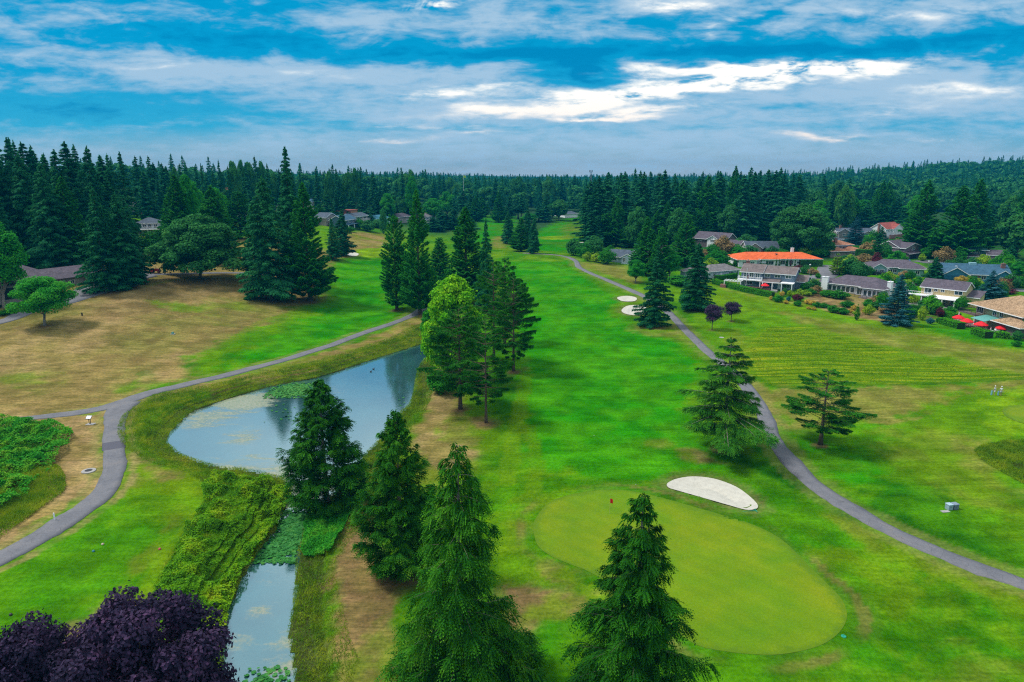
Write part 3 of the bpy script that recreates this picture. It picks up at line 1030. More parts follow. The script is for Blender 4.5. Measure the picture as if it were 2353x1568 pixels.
def ribbon(name, pts, width, mat, off, label, seg=8, wobble=.13, cross=5):
    """a paved strip draped along a centre line given in photo pixels; width in metres (or one per point)"""
    c = np.array([px(u, v)[:2] for u, v in pts])
    wd = np.array(width if hasattr(width, '__len__') else [width] * len(pts), float)
    line = catmull(c, seg)
    ww = np.interp(np.linspace(0, 1, len(line)), np.linspace(0, 1, len(pts)), wd)
    tg = np.gradient(line, axis=0)
    tg /= np.linalg.norm(tg, axis=1)[:, None] + 1e-9
    nr = np.column_stack([-tg[:, 1], tg[:, 0]])
    r = np.random.default_rng(5)
    jl, jr = [np.convolve(r.normal(0, wobble, len(line) + 4), np.ones(5) / 5, 'valid') * 2 for _ in range(2)]
    s = np.linspace(-1, 1, cross)
    rows = []
    for k in s:
        e = jl if k < 0 else jr
        rows.append(line + nr * ((ww / 2 + e * abs(k)) * k)[:, None])
    P = np.stack(rows, 1)                       # L, cross, 2
    L = len(line)
    z = base_or_ground(P[..., 0].ravel(), P[..., 1].ravel()).reshape(L, cross)
    z = z + off
    V = np.concatenate([P.reshape(-1, 2), z.reshape(-1, 1)], 1)
    lo = np.concatenate([np.column_stack([P[:, 0], z[:, 0] - .25]), np.column_stack([P[:, -1], z[:, -1] - .25])])
    V = np.concatenate([V, lo])
    idx = np.arange(L * cross).reshape(L, cross)
    q = [np.stack([idx[:-1, :-1], idx[:-1, 1:], idx[1:, 1:], idx[1:, :-1]], -1).reshape(-1, 4)]
    b = L * cross
    i = np.arange(L - 1)
    q.append(np.stack([b + i, idx[:-1, 0], idx[1:, 0], b + i + 1], -1))
    q.append(np.stack([b + L + i + 1, idx[1:, -1], idx[:-1, -1], b + L + i], -1))
    me = np_mesh(name, V, np.concatenate(q), {'along': np.concatenate([np.repeat(np.arange(L) / L, cross), np.zeros(2 * L)])}, smooth=True)
    o = link(name, me, [mat])
    return tag(o, label, None, None, 'structure'), line, ww


def base_or_ground(x, y):
    return ground_h(x, y)


def asphalt_mat():
    m, N, b = new_mat('worn_asphalt')
    P = N.node('ShaderNodeNewGeometry').outputs['Position']
    n1 = N.noise(P, .35, 5, .65)
    n2 = N.noise(P, 6, 4, .7)
    c = N.ramp(n1, [(.3, (.10, .104, .125)), (.55, (.145, .145, .162)), (.75, (.175, .16, .16))])
    c = N.mix(.7, c, N.ramp(n2, [(.3, (.75, .75, .75)), (.7, (1.25, 1.25, 1.25))]), 'MULTIPLY')
    vo = N.node('ShaderNodeTexVoronoi', feature='DISTANCE_TO_EDGE')
    mp = N.node('ShaderNodeMapping')
    mp.inputs['Scale'].default_value = (.22, .22, 0)
    N.put(mp.inputs[0], N.mix(.25, P, N.noise(P, .6, 4, .7)))
    N.put(vo.inputs['Vector'], mp.outputs[0])
    crack = N.maprange(vo.outputs['Distance'], 0.0, .012)
    c = N.mix(crack, (.07, .068, .07), c)
    N.put(b.inputs['Base Color'], c)
    b.inputs['Roughness'].default_value = .85
    return m


def water_mat():
    m, N, b = new_mat('pond_water')
    P = N.node('ShaderNodeNewGeometry').outputs['Position']
    sc = N.node('ShaderNodeAttribute', attribute_name='scum').outputs['Fac']
    mp = N.node('ShaderNodeMapping')
    N.put(mp.inputs[0], P)
    mp.inputs['Rotation'].default_value = (0, 0, R(-25))
    mp.inputs['Scale'].default_value = (.28, .75, 0)
    n1 = N.noise(mp.outputs[0], .55, 7, .68, .9)
    n2 = N.noise(P, .12, 4, .6)
    n3 = N.noise(P, 2.5, 5, .7)
    f = N.math('ADD', N.math('MULTIPLY', n1, .62), N.math('MULTIPLY', sc, .42))
    f = N.math('ADD', f, N.math('MULTIPLY', N.math('SUBTRACT', n3, .5), .22))
    film = N.maprange(f, .47, .64)
    water = N.ramp(n2, [(.3, (.015, .08, .09)), (.7, (.03, .14, .15))])
    scum = N.ramp(n3, [(.3, (.12, .19, .06)), (.5, (.27, .28, .16)), (.7, (.36, .32, .20))])
    N.put(b.inputs['Base Color'], N.mix(N.math('MULTIPLY', film, .95), water, scum))
    b.inputs['Roughness'].default_value = .5
    b.inputs['Specular IOR Level'].default_value = .2
    gl = N.node('ShaderNodeBsdfGlossy')
    N.put(gl.inputs['Color'], (.56, .74, .82, 1))
    N.put(gl.inputs['Roughness'], N.maprange(film, 0, 1, .04, .25))
    bn = N.node('ShaderNodeBump')
    bn.inputs['Strength'].default_value = .10
    bn.inputs['Distance'].default_value = .05
    N.put(bn.inputs['Height'], N.noise(mp.outputs[0], 5.0, 4, .6))
    N.put(b.inputs['Normal'], bn.outputs[0])
    N.put(gl.inputs['Normal'], bn.outputs[0])
    lw = N.node('ShaderNodeLayerWeight')
    lw.inputs[0].default_value = .62
    k = N.math('MULTIPLY', N.maprange(lw.outputs['Facing'], .1, .9, .20, .60), N.maprange(film, 0, 1, 1, .42))
    ms = N.node('ShaderNodeMixShader')
    N.put(ms.inputs[0], k)
    N.l.new(b.outputs[0], ms.inputs[1])
    N.l.new(gl.outputs[0], ms.inputs[2])
    out = [x for x in N.n if x.type == 'OUTPUT_MATERIAL'][0]
    N.l.new(ms.outputs[0], out.inputs[0])
    return m


def water_sheet(name, poly, wl, mat, label, spots):
    lo, hi = poly.min(0) - 2, poly.max(0) + 2
    s = .8
    xs = np.arange(lo[0], hi[0], s)
    ys = np.arange(lo[1], hi[1], s)
    X, Y = np.meshgrid(xs, ys)
    d = sdf(X, Y, poly, 5)
    idx = np.arange(X.size).reshape(X.shape)
    q = np.stack([idx[:-1, :-1], idx[:-1, 1:], idx[1:, 1:], idx[1:, :-1]], -1).reshape(-1, 4)
    keep = d.ravel()[q].min(1) < 2.2
    q = q[keep]
    scum = np.zeros(X.shape)
    for (u, v, r, k) in spots:
        p = px(u, v, wl)
        scum = np.maximum(scum, k * np.exp(-((X - p[0]) ** 2 + (Y - p[1]) ** 2) / r ** 2))
    V = np.column_stack([X.ravel(), Y.ravel(), np.full(X.size, wl)])
    used, inv = np.unique(q, return_inverse=True)
    me = np_mesh(name, V[used], inv.reshape(-1, 4), {'scum': scum.ravel()[used]})
    return tag(link(name, me, [mat]), label, None, None, 'structure')


ground = build_ground()
WATER = water_mat()
water_sheet('pond', POND_W, WL, WATER, 'still pond narrowing into a creek, reflecting sky and trees',
            [(560, 925, 7, 1.0), (480, 960, 8, .75), (620, 1100, 6, .8), (520, 1090, 8, .75), (700, 1130, 6, .9), (640, 1060, 7, .5), (740, 900, 6, .55), (830, 880, 7, .3),
             (560, 1000, 6, .6), (660, 1150, 4, 1.0), (620, 1330, 3, .45), (540, 1480, 3, .5), (660, 1480, 3, .6), (660, 1560, 4, .6), (600, 1400, 2, .6), (800, 960, 8, .25)])
water_sheet('small_pond', POND2_W, -.5, WATER, 'sliver of a small pond at the right edge of the course', [])
ASPH = asphalt_mat()
ribbon('cart_path', LPATH, [2.4, 2.4, 2.5, 2.7, 3.4, 3.2, 2.8, 2.6, 2.6, 2.6, 2.6, 2.6, 2.6, 2.6], ASPH, .05, 'grey asphalt cart path running past the pond', 8)
ribbon('path_branch', BPATH,
       [4.8, 3.9, 3.1, 3.0, 3.0, 3.0, 3.0, 3.1, 3.1, 3.2, 3.2], ASPH, .065, 'grey asphalt cart path branching down along the tee', 8)
patch_m = simple_mat('fresh_asphalt', (.085, .085, .11), .85, .3, 0, .1, 6)
ribbon('path_patch', [(261, 1016), (261.5, 1024), (262, 1033)], 3.04, patch_m, .072, 'dark repaired square of asphalt across the path', 5, 0)
_, RL, RW = ribbon('fairway_path', RPATH, [2.2] * 4 + [2.4] * 8 + [2.6] * 12, ASPH, .055, 'grey asphalt cart path winding along the right of the fairway', 8)
ribbon('yard_road', [(-60, 752), (20, 735), (70, 712), (150, 690), (230, 662), (300, 640), (350, 632)], [4, 4, 6, 9, 10, 9, 6], ASPH, .08, 'asphalt yard beside the maintenance building', 6)
ribbon('side_track', [(330, 632), (400, 630), (480, 628), (560, 628), (620, 632)], 2.6, ASPH, .06, 'narrow paved track behind the dry slope', 6)
ribbon('street', [(1830, 652), (1880, 642), (1900, 630), (1905, 618), (1900, 610)], [6, 8, 9, 9, 6], ASPH, .09, 'asphalt street bend between the houses', 6)
ribbon('neighbourhood_street', [(2020, 662), (2080, 655), (2100, 648), (2095, 652), (2110, 650)], 6, ASPH, .10, 'asphalt street behind the yellow house', 4)
ribbon('driveway', [(2110, 603), (2150, 602), (2190, 608), (2215, 625)], [8, 9, 8, 6], ASPH, .10, 'grey driveway in front of the brown house', 5)
ribbon('crossroad', [(2250, 660), (2300, 662), (2353, 668), (2450, 672)], 6, ASPH, .10, 'asphalt street running off to the right', 4)

# putting green and sand
gm, N, b = new_mat('putting_turf')
P = N.node('ShaderNodeNewGeometry').outputs['Position']
n1 = N.noise(P, .22, 5, .6)
n2 = N.noise(P, 4.5, 5, .75)
c = N.ramp(n1, [(.3, (.098, .192, .001)), (.55, (.140, .218, .001)), (.75, (.185, .24, .003))])
c = N.mix(.8, c, N.ramp(n2, [(.3, (.72, .76, .7)), (.7, (1.3, 1.22, 1.3))]), 'MULTIPLY')
n3 = N.noise(P, .07, 3, .6)
c = N.mix(N.maprange(n3, .42, .62), c, N.mix(1.0, c, (.80, 1.02, .9), 'MULTIPLY'))
wv = N.node('ShaderNodeTexWave', wave_type='BANDS', bands_direction='DIAGONAL')
N.put(wv.inputs['Vector'], P)
wv.inputs['Scale'].default_value = .22
wv.inputs['Distortion'].default_value = 1.2
c = N.mix(.5, c, N.ramp(wv.outputs['Fac'], [(.35, (.95, .96, .95)), (.65, (1.05, 1.04, 1.05))]), 'MULTIPLY')
rim = N.node('ShaderNodeAttribute', attribute_name='rim').outputs['Fac']
rimn = N.maprange(N.math('ADD', rim, N.math('MULTIPLY', N.math('SUBTRACT', N.noise(P, 1.1, 5, .7), .5), 1.3)), .55, 1.0)
c = N.mix(N.math('MULTIPLY', rimn, .75), c, (.075, .16, .004))
N.put(b.inputs['Base Color'], c)
b.inputs['Specular IOR Level'].default_value = 0
b.inputs['Roughness'].default_value = .85
b.inputs['Specular IOR Level'].default_value = .15
sheet('putting_green', BIGGREEN, gm, .02, 1.0, 'structure', 'pale smooth kidney shaped putting green with the red flag')
sheet('putting_green', poly_px([(2303, 945), (2318, 935), (2353, 930), (2420, 932), (2446, 958), (2400, 986), (2353, 974), (2320, 962)], sub=3), gm, .05, 1.2, 'structure', 'pale second putting green cut by the right edge')
sm_, N, b = new_mat('bunker_sand')
P = N.node('ShaderNodeNewGeometry').outputs['Position']
n1 = N.noise(P, 1.4, 5, .6)
N.put(b.inputs['Base Color'], N.ramp(n1, [(.3, (.44, .42, .36)), (.7, (.54, .52, .45))]))
b.inputs['Roughness'].default_value = .95
bn = N.node('ShaderNodeBump')
bn.inputs['Strength'].default_value = .6
bn.inputs['Distance'].default_value = .08
mp = N.node('ShaderNodeMapping')
mp.inputs['Scale'].default_value = (3, .5, 0)
N.put(mp.inputs[0], P)
N.put(bn.inputs['Height'], N.noise(mp.outputs[0], 1.5, 4, .6))
N.put(b.inputs['Normal'], bn.outputs[0])
for (pp, lab), bw in zip(BUNKERS, BUNK_W):
    tag(sheet('sand_bunker', bw, sm_, .12, .6, 'structure', lab), None, None, 'sand bunkers of the course')
# ---------------------------------------------------------------- vegetation: meshes
def unit(a):
    return a / (np.linalg.norm(a, axis=-1, keepdims=True) + 1e-9)


def leaf_quads(p, d, nrm, ln, wd, rnd):
    """diamond leaves: centre p, long axis d, facing nrm, length ln, width wd"""
    d = unit(d)
    b = unit(np.cross(d, nrm)) * (wd[:, None] / 2)
    a = d * (ln[:, None] / 2)
    n = len(p)
    V = np.stack([p - a, p + b - a * .15, p + a, p - b - a * .15], 1).reshape(-1, 3)
    F = np.arange(4 * n).reshape(n, 4)
    return V, F, np.repeat(rnd, 4)


def conifer(seed, H, Rd, cb=.05, nb=130, nl=9000, ll=.5, lw=.16, prof='cone', up=.15, droop=.35, lat=.34, hang=.25, dn=.4, rag=.22, inner=.12,
            pads=0.0, layer=0, spray=0, slen=.9, branch_r=.0, flat=1.0, lean=0.0, thin=0.0, rise=0.0):
    """returns crown (V, F, rnd) and trunk (V, F) arrays of one conifer"""
    r = np.random.default_rng(seed)
    if layer:
        t = np.repeat(np.linspace(0, .97, layer), max(1, nb // layer)) + r.normal(0, .006, layer * max(1, nb // layer))
        t = np.clip(t, 0, .985)
        nb = len(t)
    else:
        t = np.sort(r.random(nb) ** 1.12) * .985
    az = (np.arange(nb) * 2.39996 + r.normal(0, .35, nb)) % (2 * math.pi)
    if prof == 'cone':
        pr = (1 - t) ** .85
        pr = np.minimum(pr, .72 + t * 3.2)
    elif prof == 'conew':
        pr = np.minimum((1 - t) ** .74, .8 + t * 2)
    elif prof == 'fir':
        pr = (1 - t) ** .72 * (.62 + .38 * np.cos((t - .25) * 2.2))
        pr = np.minimum(pr, .55 + t * 2.5)
    elif prof == 'column':
        pr = np.minimum((1 - t) ** .55, .7 + 1.6 * t)
    elif prof == 'egg':
        pr = np.sqrt(np.clip(1 - (2 * t * .93 - .72) ** 2 / 1.6, .02, 1)) * (1 - t ** 3 * .75)
    elif prof == 'pine':
        pr = np.interp(t, [0, .12, .25, .6, .85, 1], [.35, .9, 1, .85, .55, .2])
    else:
        pr = (1 - t)
    nz = vnoise(az * 1.3 + 5, t * 7, seed)
    L = Rd * (pr + .03) * (1 - rag + rag * 1.6 * nz) * r.uniform(.82 - .5 * max(0, rag - .4), 1.1 + .5 * max(0, rag - .4), nb)
    zb = H * (cb + (1 - cb) * t)
    w = (L + .05 * Rd) ** 1.15 * (1 - thin * (r.random(nb) < .3))
    if spray:
        nl = nl // spray
    cnt = np.maximum(3, (nl * w / w.sum())).astype(int)
    bi = np.repeat(np.arange(nb), cnt)
    n = len(bi)
    s = inner + (1 - inner) * r.random(n) ** .72
    if pads:
        s = np.where(r.random(n) < pads, .55 + .45 * r.random(n) ** .8, s)
    q = np.clip(r.normal(0, .5, n), -1, 1)
    Lb, ab = L[bi], az[bi]
    er = np.stack([np.cos(ab), np.sin(ab), 0 * ab], -1)
    el = np.stack([-np.sin(ab), np.cos(ab), 0 * ab], -1)
    wid = lat * Lb * np.clip(1.15 - s, .08, 1) * np.minimum(1, s * 3) + .06
    hz = -hang * np.abs(r.normal(0, .5, n)) * flat
    upb = up + rise * (t[bi])
    zz = zb[bi] + Lb * (upb * s - droop * s * s) - np.abs(q) * wid * .35 + hz
    p = er * (Lb * s)[:, None] + el * (q * wid)[:, None]
    p[:, 2] = zz
    d = er * .75 + el * (np.sign(q) * np.abs(q) * .9)[:, None] + np.array([0, 0, -1.]) * (dn * r.uniform(.3, 1.5, n))[:, None] + r.normal(0, .28, (n, 3))
    nr = np.array([0, 0, 1.]) + r.normal(0, .55, (n, 3)) + er * .35
    tone = np.clip(.5 * r.random(n) + .5 * r.random(nb)[bi] + .12 * (s - .6), 0, 1)
    ln = ll * r.uniform(.65, 1.3, n) * (.75 + .25 * Lb / Rd)
    wd_ = lw * r.uniform(.7, 1.3, n)
    if spray:
        # each spray is a hanging frond: a rib with leaflets on both sides, light at its tip
        k = spray
        ax = unit(d)
        sd_ = unit(np.cross(ax, nr))
        j = np.tile(np.arange(k), n)
        i = np.repeat(np.arange(n), k)
        f = (j // 2) / max(1, k // 2 - 1)
        sg = np.where(j % 2, 1.0, -1.0)
        L2 = slen * r.uniform(.6, 1.25, n)[i] * (.22 + .78 * np.minimum(1, Lb[i] / Rd * 1.25))
        sagv = np.array([0, 0, -1.])[None] * (f ** 2 * .35 * L2)[:, None]
        p2 = p[i] + ax[i] * (f * L2)[:, None] + sd_[i] * (sg * ln[i] * .32)[:, None] + sagv
        d2 = ax[i] + sd_[i] * (sg * .75)[:, None] + np.array([0, 0, -.3]) + r.normal(0, .16, (n * k, 3))
        n2_ = nr[i] + r.normal(0, .25, (n * k, 3))
        t2_ = np.clip(tone[i] * .75 + .30 * f + r.normal(0, .05, n * k) - .05, 0, 1)
        V, F, T = leaf_quads(p2, d2, n2_, ln[i] * r.uniform(.7, 1.2, n * k) * (1.05 - .45 * f), wd_[i], t2_)
    else:
        V, F, T = leaf_quads(p, d, nr, ln, wd_, tone)
    # leader
    k = 26
    zt = H * r.uniform(.93, 1.0, k)
    pp = np.stack([r.normal(0, .04 * Rd, k) * (1.02 - zt / H) * 8, r.normal(0, .04 * Rd, k) * (1.02 - zt / H) * 8, zt], -1)
    v2, f2, t2 = leaf_quads(pp, np.array([0, 0, 1.]) + r.normal(0, .5, (k, 3)), r.normal(0, 1, (k, 3)), np.full(k, ll * .9), np.full(k, lw), r.random(k))
    V, F, T = np.concatenate([V, v2]), np.concatenate([F, f2 + len(V)]), np.concatenate([T, t2])
    # trunk and limbs
    tb = MB()
    tr = max(.012 * H + .08, .16)
    zs = np.linspace(-.3, .97 * H, 7)
    tb.tube([(lean * math.sin(z * .2), 0, z) for z in zs], [tr * 1.35] + list(tr * (1 - zs[1:] / H * .93)), 8)
    if branch_r:
        for i in range(nb):
            ss = np.linspace(0, .92, 5)
            pts = [(L[i] * x * math.cos(az[i]), L[i] * x * math.sin(az[i]), zb[i] + L[i] * ((up + rise * t[i]) * x - droop * x * x) + .03) for x in ss]
            tb.tube(pts, list(branch_r * (1.05 - ss) * (.5 + .5 * L[i] / Rd)), 3, False)
    return (V, F, T), tb


def broadleaf(seed, H, Rd, cb=.18, ncl=60, nl=14000, ll=.34, lw=.26, squash=1.0, clr=.30, up=.0, top=.0, multi=0, limbs=14, skirt=0.0):
    """deciduous crown of leaf clumps on a forked trunk"""
    r = np.random.default_rng(seed)
    hc = H * (1 - cb)
    c = r.normal(0, 1, (ncl, 3))
    c = unit(c) * (r.random(ncl) ** .35)[:, None]
    c[:, 2] = np.where(c[:, 2] < -.75, c[:, 2] * .6, c[:, 2])
    if skirt:
        g_ = 1 + skirt * np.clip(-c[:, 2], 0, .9) * .9
        c[:, 0] *= g_
        c[:, 1] *= g_
    wz = 1 - top * np.clip(c[:, 2], 0, 1)
    rcl = clr * r.uniform(.7, 1.25, ncl)
    C = np.stack([c[:, 0] * wz * Rd * (1 - clr * .75), c[:, 1] * wz * Rd * (1 - clr * .75), H * cb + hc * (.5 + .5 * c[:, 2] * (1 - clr * .55))], -1)
    cnt = (nl * rcl ** 2 / (rcl ** 2).sum()).astype(int)
    bi = np.repeat(np.arange(ncl), cnt)
    n = len(bi)
    u = unit(r.normal(0, 1, (n, 3)))
    u[:, 2] = np.where((u[:, 2] < -.2) & (r.random(n) < .5), -u[:, 2], u[:, 2])
    rad = (rcl[bi] * Rd) * (.45 + .6 * r.random(n) ** .6) * (1 + .25 * (r.random(n) < .06))
    ax = np.array([1.0, 1.0, .72 * squash * min(1.2, hc / (2 * Rd) + .3)])
    p = C[bi] + u * rad[:, None] * ax
    nr = u + r.normal(0, .6, (n, 3)) + np.array([0, 0, .5])
    d = np.cross(nr, r.normal(0, 1, (n, 3))) + np.array([0, 0, -.25])
    tone = np.clip(.55 * r.random(n) + .45 * r.random(ncl)[bi], 0, 1)
    V, F, T = leaf_quads(p, d, nr, ll * r.uniform(.6, 1.3, n), lw * r.uniform(.6, 1.3, n), tone)
    tb = MB()
    tr = max(.018 * H, .09)
    hb = H * max(cb, .12) * 1.05
    tb.tube([(0, 0, -.3), (0, 0, hb * .3), (.04 * Rd, .02 * Rd, hb)], [tr * 1.4, tr, tr * .85], 8)
    order = np.argsort(-rcl)[:limbs]
    for i in order:
        e = C[i]
        m = np.array([e[0] * .35, e[1] * .35, hb + (e[2] - hb) * .55])
        tb.tube([(.03 * Rd, .02 * Rd, hb * .95), tuple(m), tuple(e)], [tr * .6, tr * .38, tr * .12], 5, False)
    return (V, F, T), tb


def crown_mesh(name, arr):
    V, F, T = arr
    return np_mesh(name, V, F, {'rnd': T})


class Kind:
    def __init__(s, name, gen, leafm, barkm, H, Rd):
        s.name = name
        (arr, tb) = gen
        s.H, s.R = H, Rd
        s.crown = crown_mesh(name + '_crown', arr)
        s.trunk = tb.mesh(name + '_trunk', True)
        s.lm, s.bm = leafm, barkm
        s.crown.materials.append(leafm)
        s.trunk.materials.append(barkm)

    def place(s, p, h, w, rot, label, cat='tree', group=None, name=None, parts=True, dz=-.15):
        """h = height, w = crown width in metres"""
        sc = (w / (2 * s.R), w / (2 * s.R), h / s.H)
        e = empty(name or s.name, (p[0], p[1], p[2] + dz), rot, label, cat, group)
        e.scale = sc
        for nm, me in (('trunk', s.trunk), ('crown', s.crown)):
            o = bpy.data.objects.new(nm, me)
            COL.objects.link(o)
            o.parent = e
        return e


BARK = simple_mat('bark', (.13, .095, .07), .9, .1, 0, .3, 4, .6, 9)
BARKG = simple_mat('grey_bark', (.24, .21, .18), .9, .1, 0, .3, 5, .5, 9)
M_CEDAR = leaf_mat('cedar_sprays', [(.12, (.008, .055, .004)), (.42, (.018, .13, .005)), (.68, (.055, .22, .008)), (.9, (.17, .34, .014)), (1, (.26, .36, .03))], nscale=.5, trans=.22)
M_FIR = leaf_mat('fir_needles', [(.1, (0.010, 0.101, 0.039)), (.5, (0.022, 0.189, 0.060)), (.85, (0.051, 0.287, 0.075)), (1, (0.093, 0.336, 0.081))], nscale=.15, trans=.33)
M_MIDCEDAR = leaf_mat('dense_cedar_sprays', [(.1, (0.014, 0.131, 0.016)), (.5, (0.029, 0.246, 0.020)), (.85, (0.066, 0.361, 0.025)), (1, (0.109, 0.432, 0.033))], nscale=.2, trans=.33)
M_PINE = leaf_mat('pine_needles', [(.1, (0.013, 0.110, 0.010)), (.5, (0.035, 0.217, 0.014)), (.85, (0.086, 0.335, 0.020)), (1, (0.170, 0.390, 0.025))], trans=.33)
M_DEODAR = leaf_mat('deodar_needles', [(.12, (.007, .055, .006)), (.42, (.02, .13, .008)), (.7, (.06, .23, .012)), (1, (.17, .35, .03))], nscale=.4, trans=.2)
M_BLUE = leaf_mat('blue_spruce_needles', [(.1, (0.013, 0.090, 0.101)), (.5, (0.034, 0.178, 0.202)), (.85, (0.086, 0.304, 0.326)), (1, (0.153, 0.411, 0.419))], trans=.33)
M_YMAPLE = leaf_mat('yellow_green_leaves', [(.1, (0.030, 0.227, 0.004)), (.45, (0.103, 0.409, 0.006)), (.8, (0.287, 0.593, 0.010)), (1, (0.491, 0.677, 0.020))], trans=.33)
M_GLEAF = leaf_mat('green_leaves', [(.1, (0.013, 0.167, 0.014)), (.5, (0.034, 0.312, 0.020)), (.85, (0.113, 0.446, 0.023)), (1, (0.246, 0.491, 0.041))], trans=.33)
M_DLEAF = leaf_mat('dark_leaves', [(.1, (0.024, 0.134, 0.031)), (.5, (0.041, 0.218, 0.043)), (.85, (0.108, 0.309, 0.040)), (1, (0.320, 0.316, 0.045))], nscale=.12, trans=.33)
M_PURPLE = leaf_mat('purple_leaves', [(.1, (.014, .012, .026)), (.45, (.040, .028, .064)), (.8, (.105, .050, .115)), (1, (.22, .08, .17))], nscale=.5, trans=.15)
M_BUSH = leaf_mat('bush_leaves', [(.1, (0.014, 0.142, 0.011)), (.5, (0.037, 0.263, 0.014)), (.9, (0.112, 0.363, 0.021)), (1, (0.186, 0.403, 0.028))], nscale=.8, trans=.33)
M_HEDGE = leaf_mat('hedge_leaves', [(.1, (0.025, 0.194, 0.006)), (.5, (0.072, 0.361, 0.009)), (1, (0.217, 0.532, 0.013))], nscale=.8, trans=.33)
M_LIME = leaf_mat('lime_leaves', [(.1, (0.124, 0.279, 0.012)), (.5, (0.279, 0.465, 0.016)), (1, (0.527, 0.620, 0.031))], nscale=.8, trans=.22)
M_GOLD = leaf_mat('golden_leaves', [(.1, (0.341, 0.264, 0.031)), (.5, (0.589, 0.419, 0.062)), (1, (0.853, 0.620, 0.155))], nscale=.8, trans=.22)
M_RED = leaf_mat('red_leaves', [(.1, (0.062, 0.012, 0.019)), (.5, (0.139, 0.023, 0.039)), (1, (0.279, 0.046, 0.078))], nscale=.8, trans=.22)
M_RUST = leaf_mat('rusty_leaves', [(.1, (0.186, 0.139, 0.046)), (.5, (0.388, 0.264, 0.109)), (1, (0.558, 0.403, 0.155))], nscale=.8, trans=.22)

K = {}
K['cedar_near'] = Kind('red_cedar', conifer(11, 20, 5.2, .04, 185, 112000, .34, .09, 'conew', .30, .28, .32, .40, .9, .46, .14, spray=12, slen=.95, branch_r=.04, rise=.25), M_CEDAR, BARKG, 20, 5.2)
K['cedar_near2'] = Kind('red_cedar', conifer(23, 20, 5.0, .03, 215, 108000, .33, .09, 'conew', .32, .25, .32, .30, .8, .42, .16, spray=12, slen=.85, branch_r=.02, rise=.35), M_CEDAR, BARKG, 20, 5.0)
K['cedar_bushy'] = Kind('red_cedar', conifer(31, 16, 4.8, .02, 290, 100000, .30, .10, 'cone', .60, .18, .33, .22, .1, .28, .2, spray=10, slen=.65, rise=.45), M_CEDAR, BARKG, 16, 4.8)
K['deodar'] = Kind('deodar_cedar', conifer(41, 17, 6.6, .19, 84, 72000, .30, .09, 'fir', .08, .20, .42, .12, .35, .50, .10, layer=12, spray=10, slen=.6, thin=.2, branch_r=.07, rise=.25), M_DEODAR, BARKG, 17, 6.6)
K['pine'] = Kind('pine', conifer(51, 14, 4.4, .22, 70, 34000, .32, .09, 'pine', .05, .03, .50, .25, -.25, .40, .35, pads=.8, branch_r=.06, rise=.25), M_PINE, BARK, 14, 4.4)
K['pine2'] = Kind('pine', conifer(57, 14, 4.2, .16, 100, 42000, .32, .09, 'pine', .08, .05, .55, .3, -.2, .5, .35, pads=.7, branch_r=.05, rise=.3), M_PINE, BARK, 14, 4.2)
K['spruce'] = Kind('spruce', conifer(61, 26, 6.2, .07, 190, 30000, .75, .20, 'cone', .06, .20, .42, .55, .5, .40, .10, layer=34, branch_r=.03), M_FIR, BARK, 26, 6.2)
K['spruce2'] = Kind('spruce', conifer(67, 26, 6.4, .05, 170, 26000, .75, .20, 'fir', .12, .22, .44, .5, .45, .50, .10, layer=30, rise=.2), M_FIR, BARK, 26, 6.4)
K['fir'] = Kind('douglas_fir', conifer(71, 38, 6.0, .12, 200, 17000, 1.05, .32, 'fir', .10, .25, .42, .5, .5, .45, .08, layer=34, rise=.2), M_FIR, BARK, 38, 6.0)
K['fir2'] = Kind('douglas_fir', conifer(73, 38, 5.4, .10, 180, 15000, 1.05, .34, 'cone', .12, .30, .44, .6, .5, .55, .08, layer=30, rise=.25), M_FIR, BARK, 38, 5.4)
K['fir3'] = Kind('douglas_fir', conifer(79, 38, 6.4, .30, 150, 12500, 1.1, .34, 'fir', .08, .28, .46, .6, .5, .60, .08, layer=24, rise=.2), M_FIR, BARK, 38, 6.4)
K['cedar_mid'] = Kind('cedar', conifer(81, 24, 5.4, .04, 300, 36000, .62, .20, 'cone', .55, .15, .36, .3, .15, .22, .25, rise=.5), M_MIDCEDAR, BARK, 24, 5.4)
K['cedar_mid2'] = Kind('cedar', conifer(83, 24, 5.0, .04, 260, 32000, .62, .20, 'column', .6, .15, .36, .3, .2, .34, .25, rise=.5), M_MIDCEDAR, BARK, 24, 5.0)
K['blue'] = Kind('blue_spruce', conifer(91, 12, 3.6, .03, 170, 26000, .34, .12, 'cone', .18, .18, .44, .2, .1, .34, .12, layer=26, rise=.2), M_BLUE, BARK, 12, 3.6)
K['maple_y'] = Kind('maple', broadleaf(101, 16, 5.0, .03, 120, 40000, .42, .32, 1.0, .22, top=.35), M_YMAPLE, BARK, 16, 5.0)
K['leafy'] = Kind('leafy_tree', broadleaf(103, 9, 4.4, .22, 75, 22000, .26, .2, .9, .24, top=.25), M_GLEAF, BARKG, 9, 4.4)
K['leafy2'] = Kind('leafy_tree', broadleaf(104, 16, 5.5, .16, 80, 20000, .42, .34, 1, .25, top=.4), M_GLEAF, BARKG, 16, 5.5)
K['oak'] = Kind('broad_tree', broadleaf(105, 17, 9.0, .02, 160, 42000, .60, .46, .9, .19, top=.3, skirt=.9), M_DLEAF, BARK, 17, 9.0)
K['oak2'] = Kind('broad_tree', broadleaf(106, 17, 8.0, .10, 80, 12000, .95, .75, .9, .24, top=.35), M_DLEAF, BARK, 17, 8.0)
K['purple_big'] = Kind('purple_maple', broadleaf(107, 12, 6.6, .10, 190, 70000, .27, .20, 1.0, .16, top=.25, limbs=30), M_PURPLE, BARK, 12, 6.6)
K['purple'] = Kind('plum_tree', broadleaf(108, 5.5, 2.4, .30, 30, 6000, .22, .17, 1.0, .32, top=.1), M_PURPLE, BARK, 5.5, 2.4)
BUSH_KINDS = {}
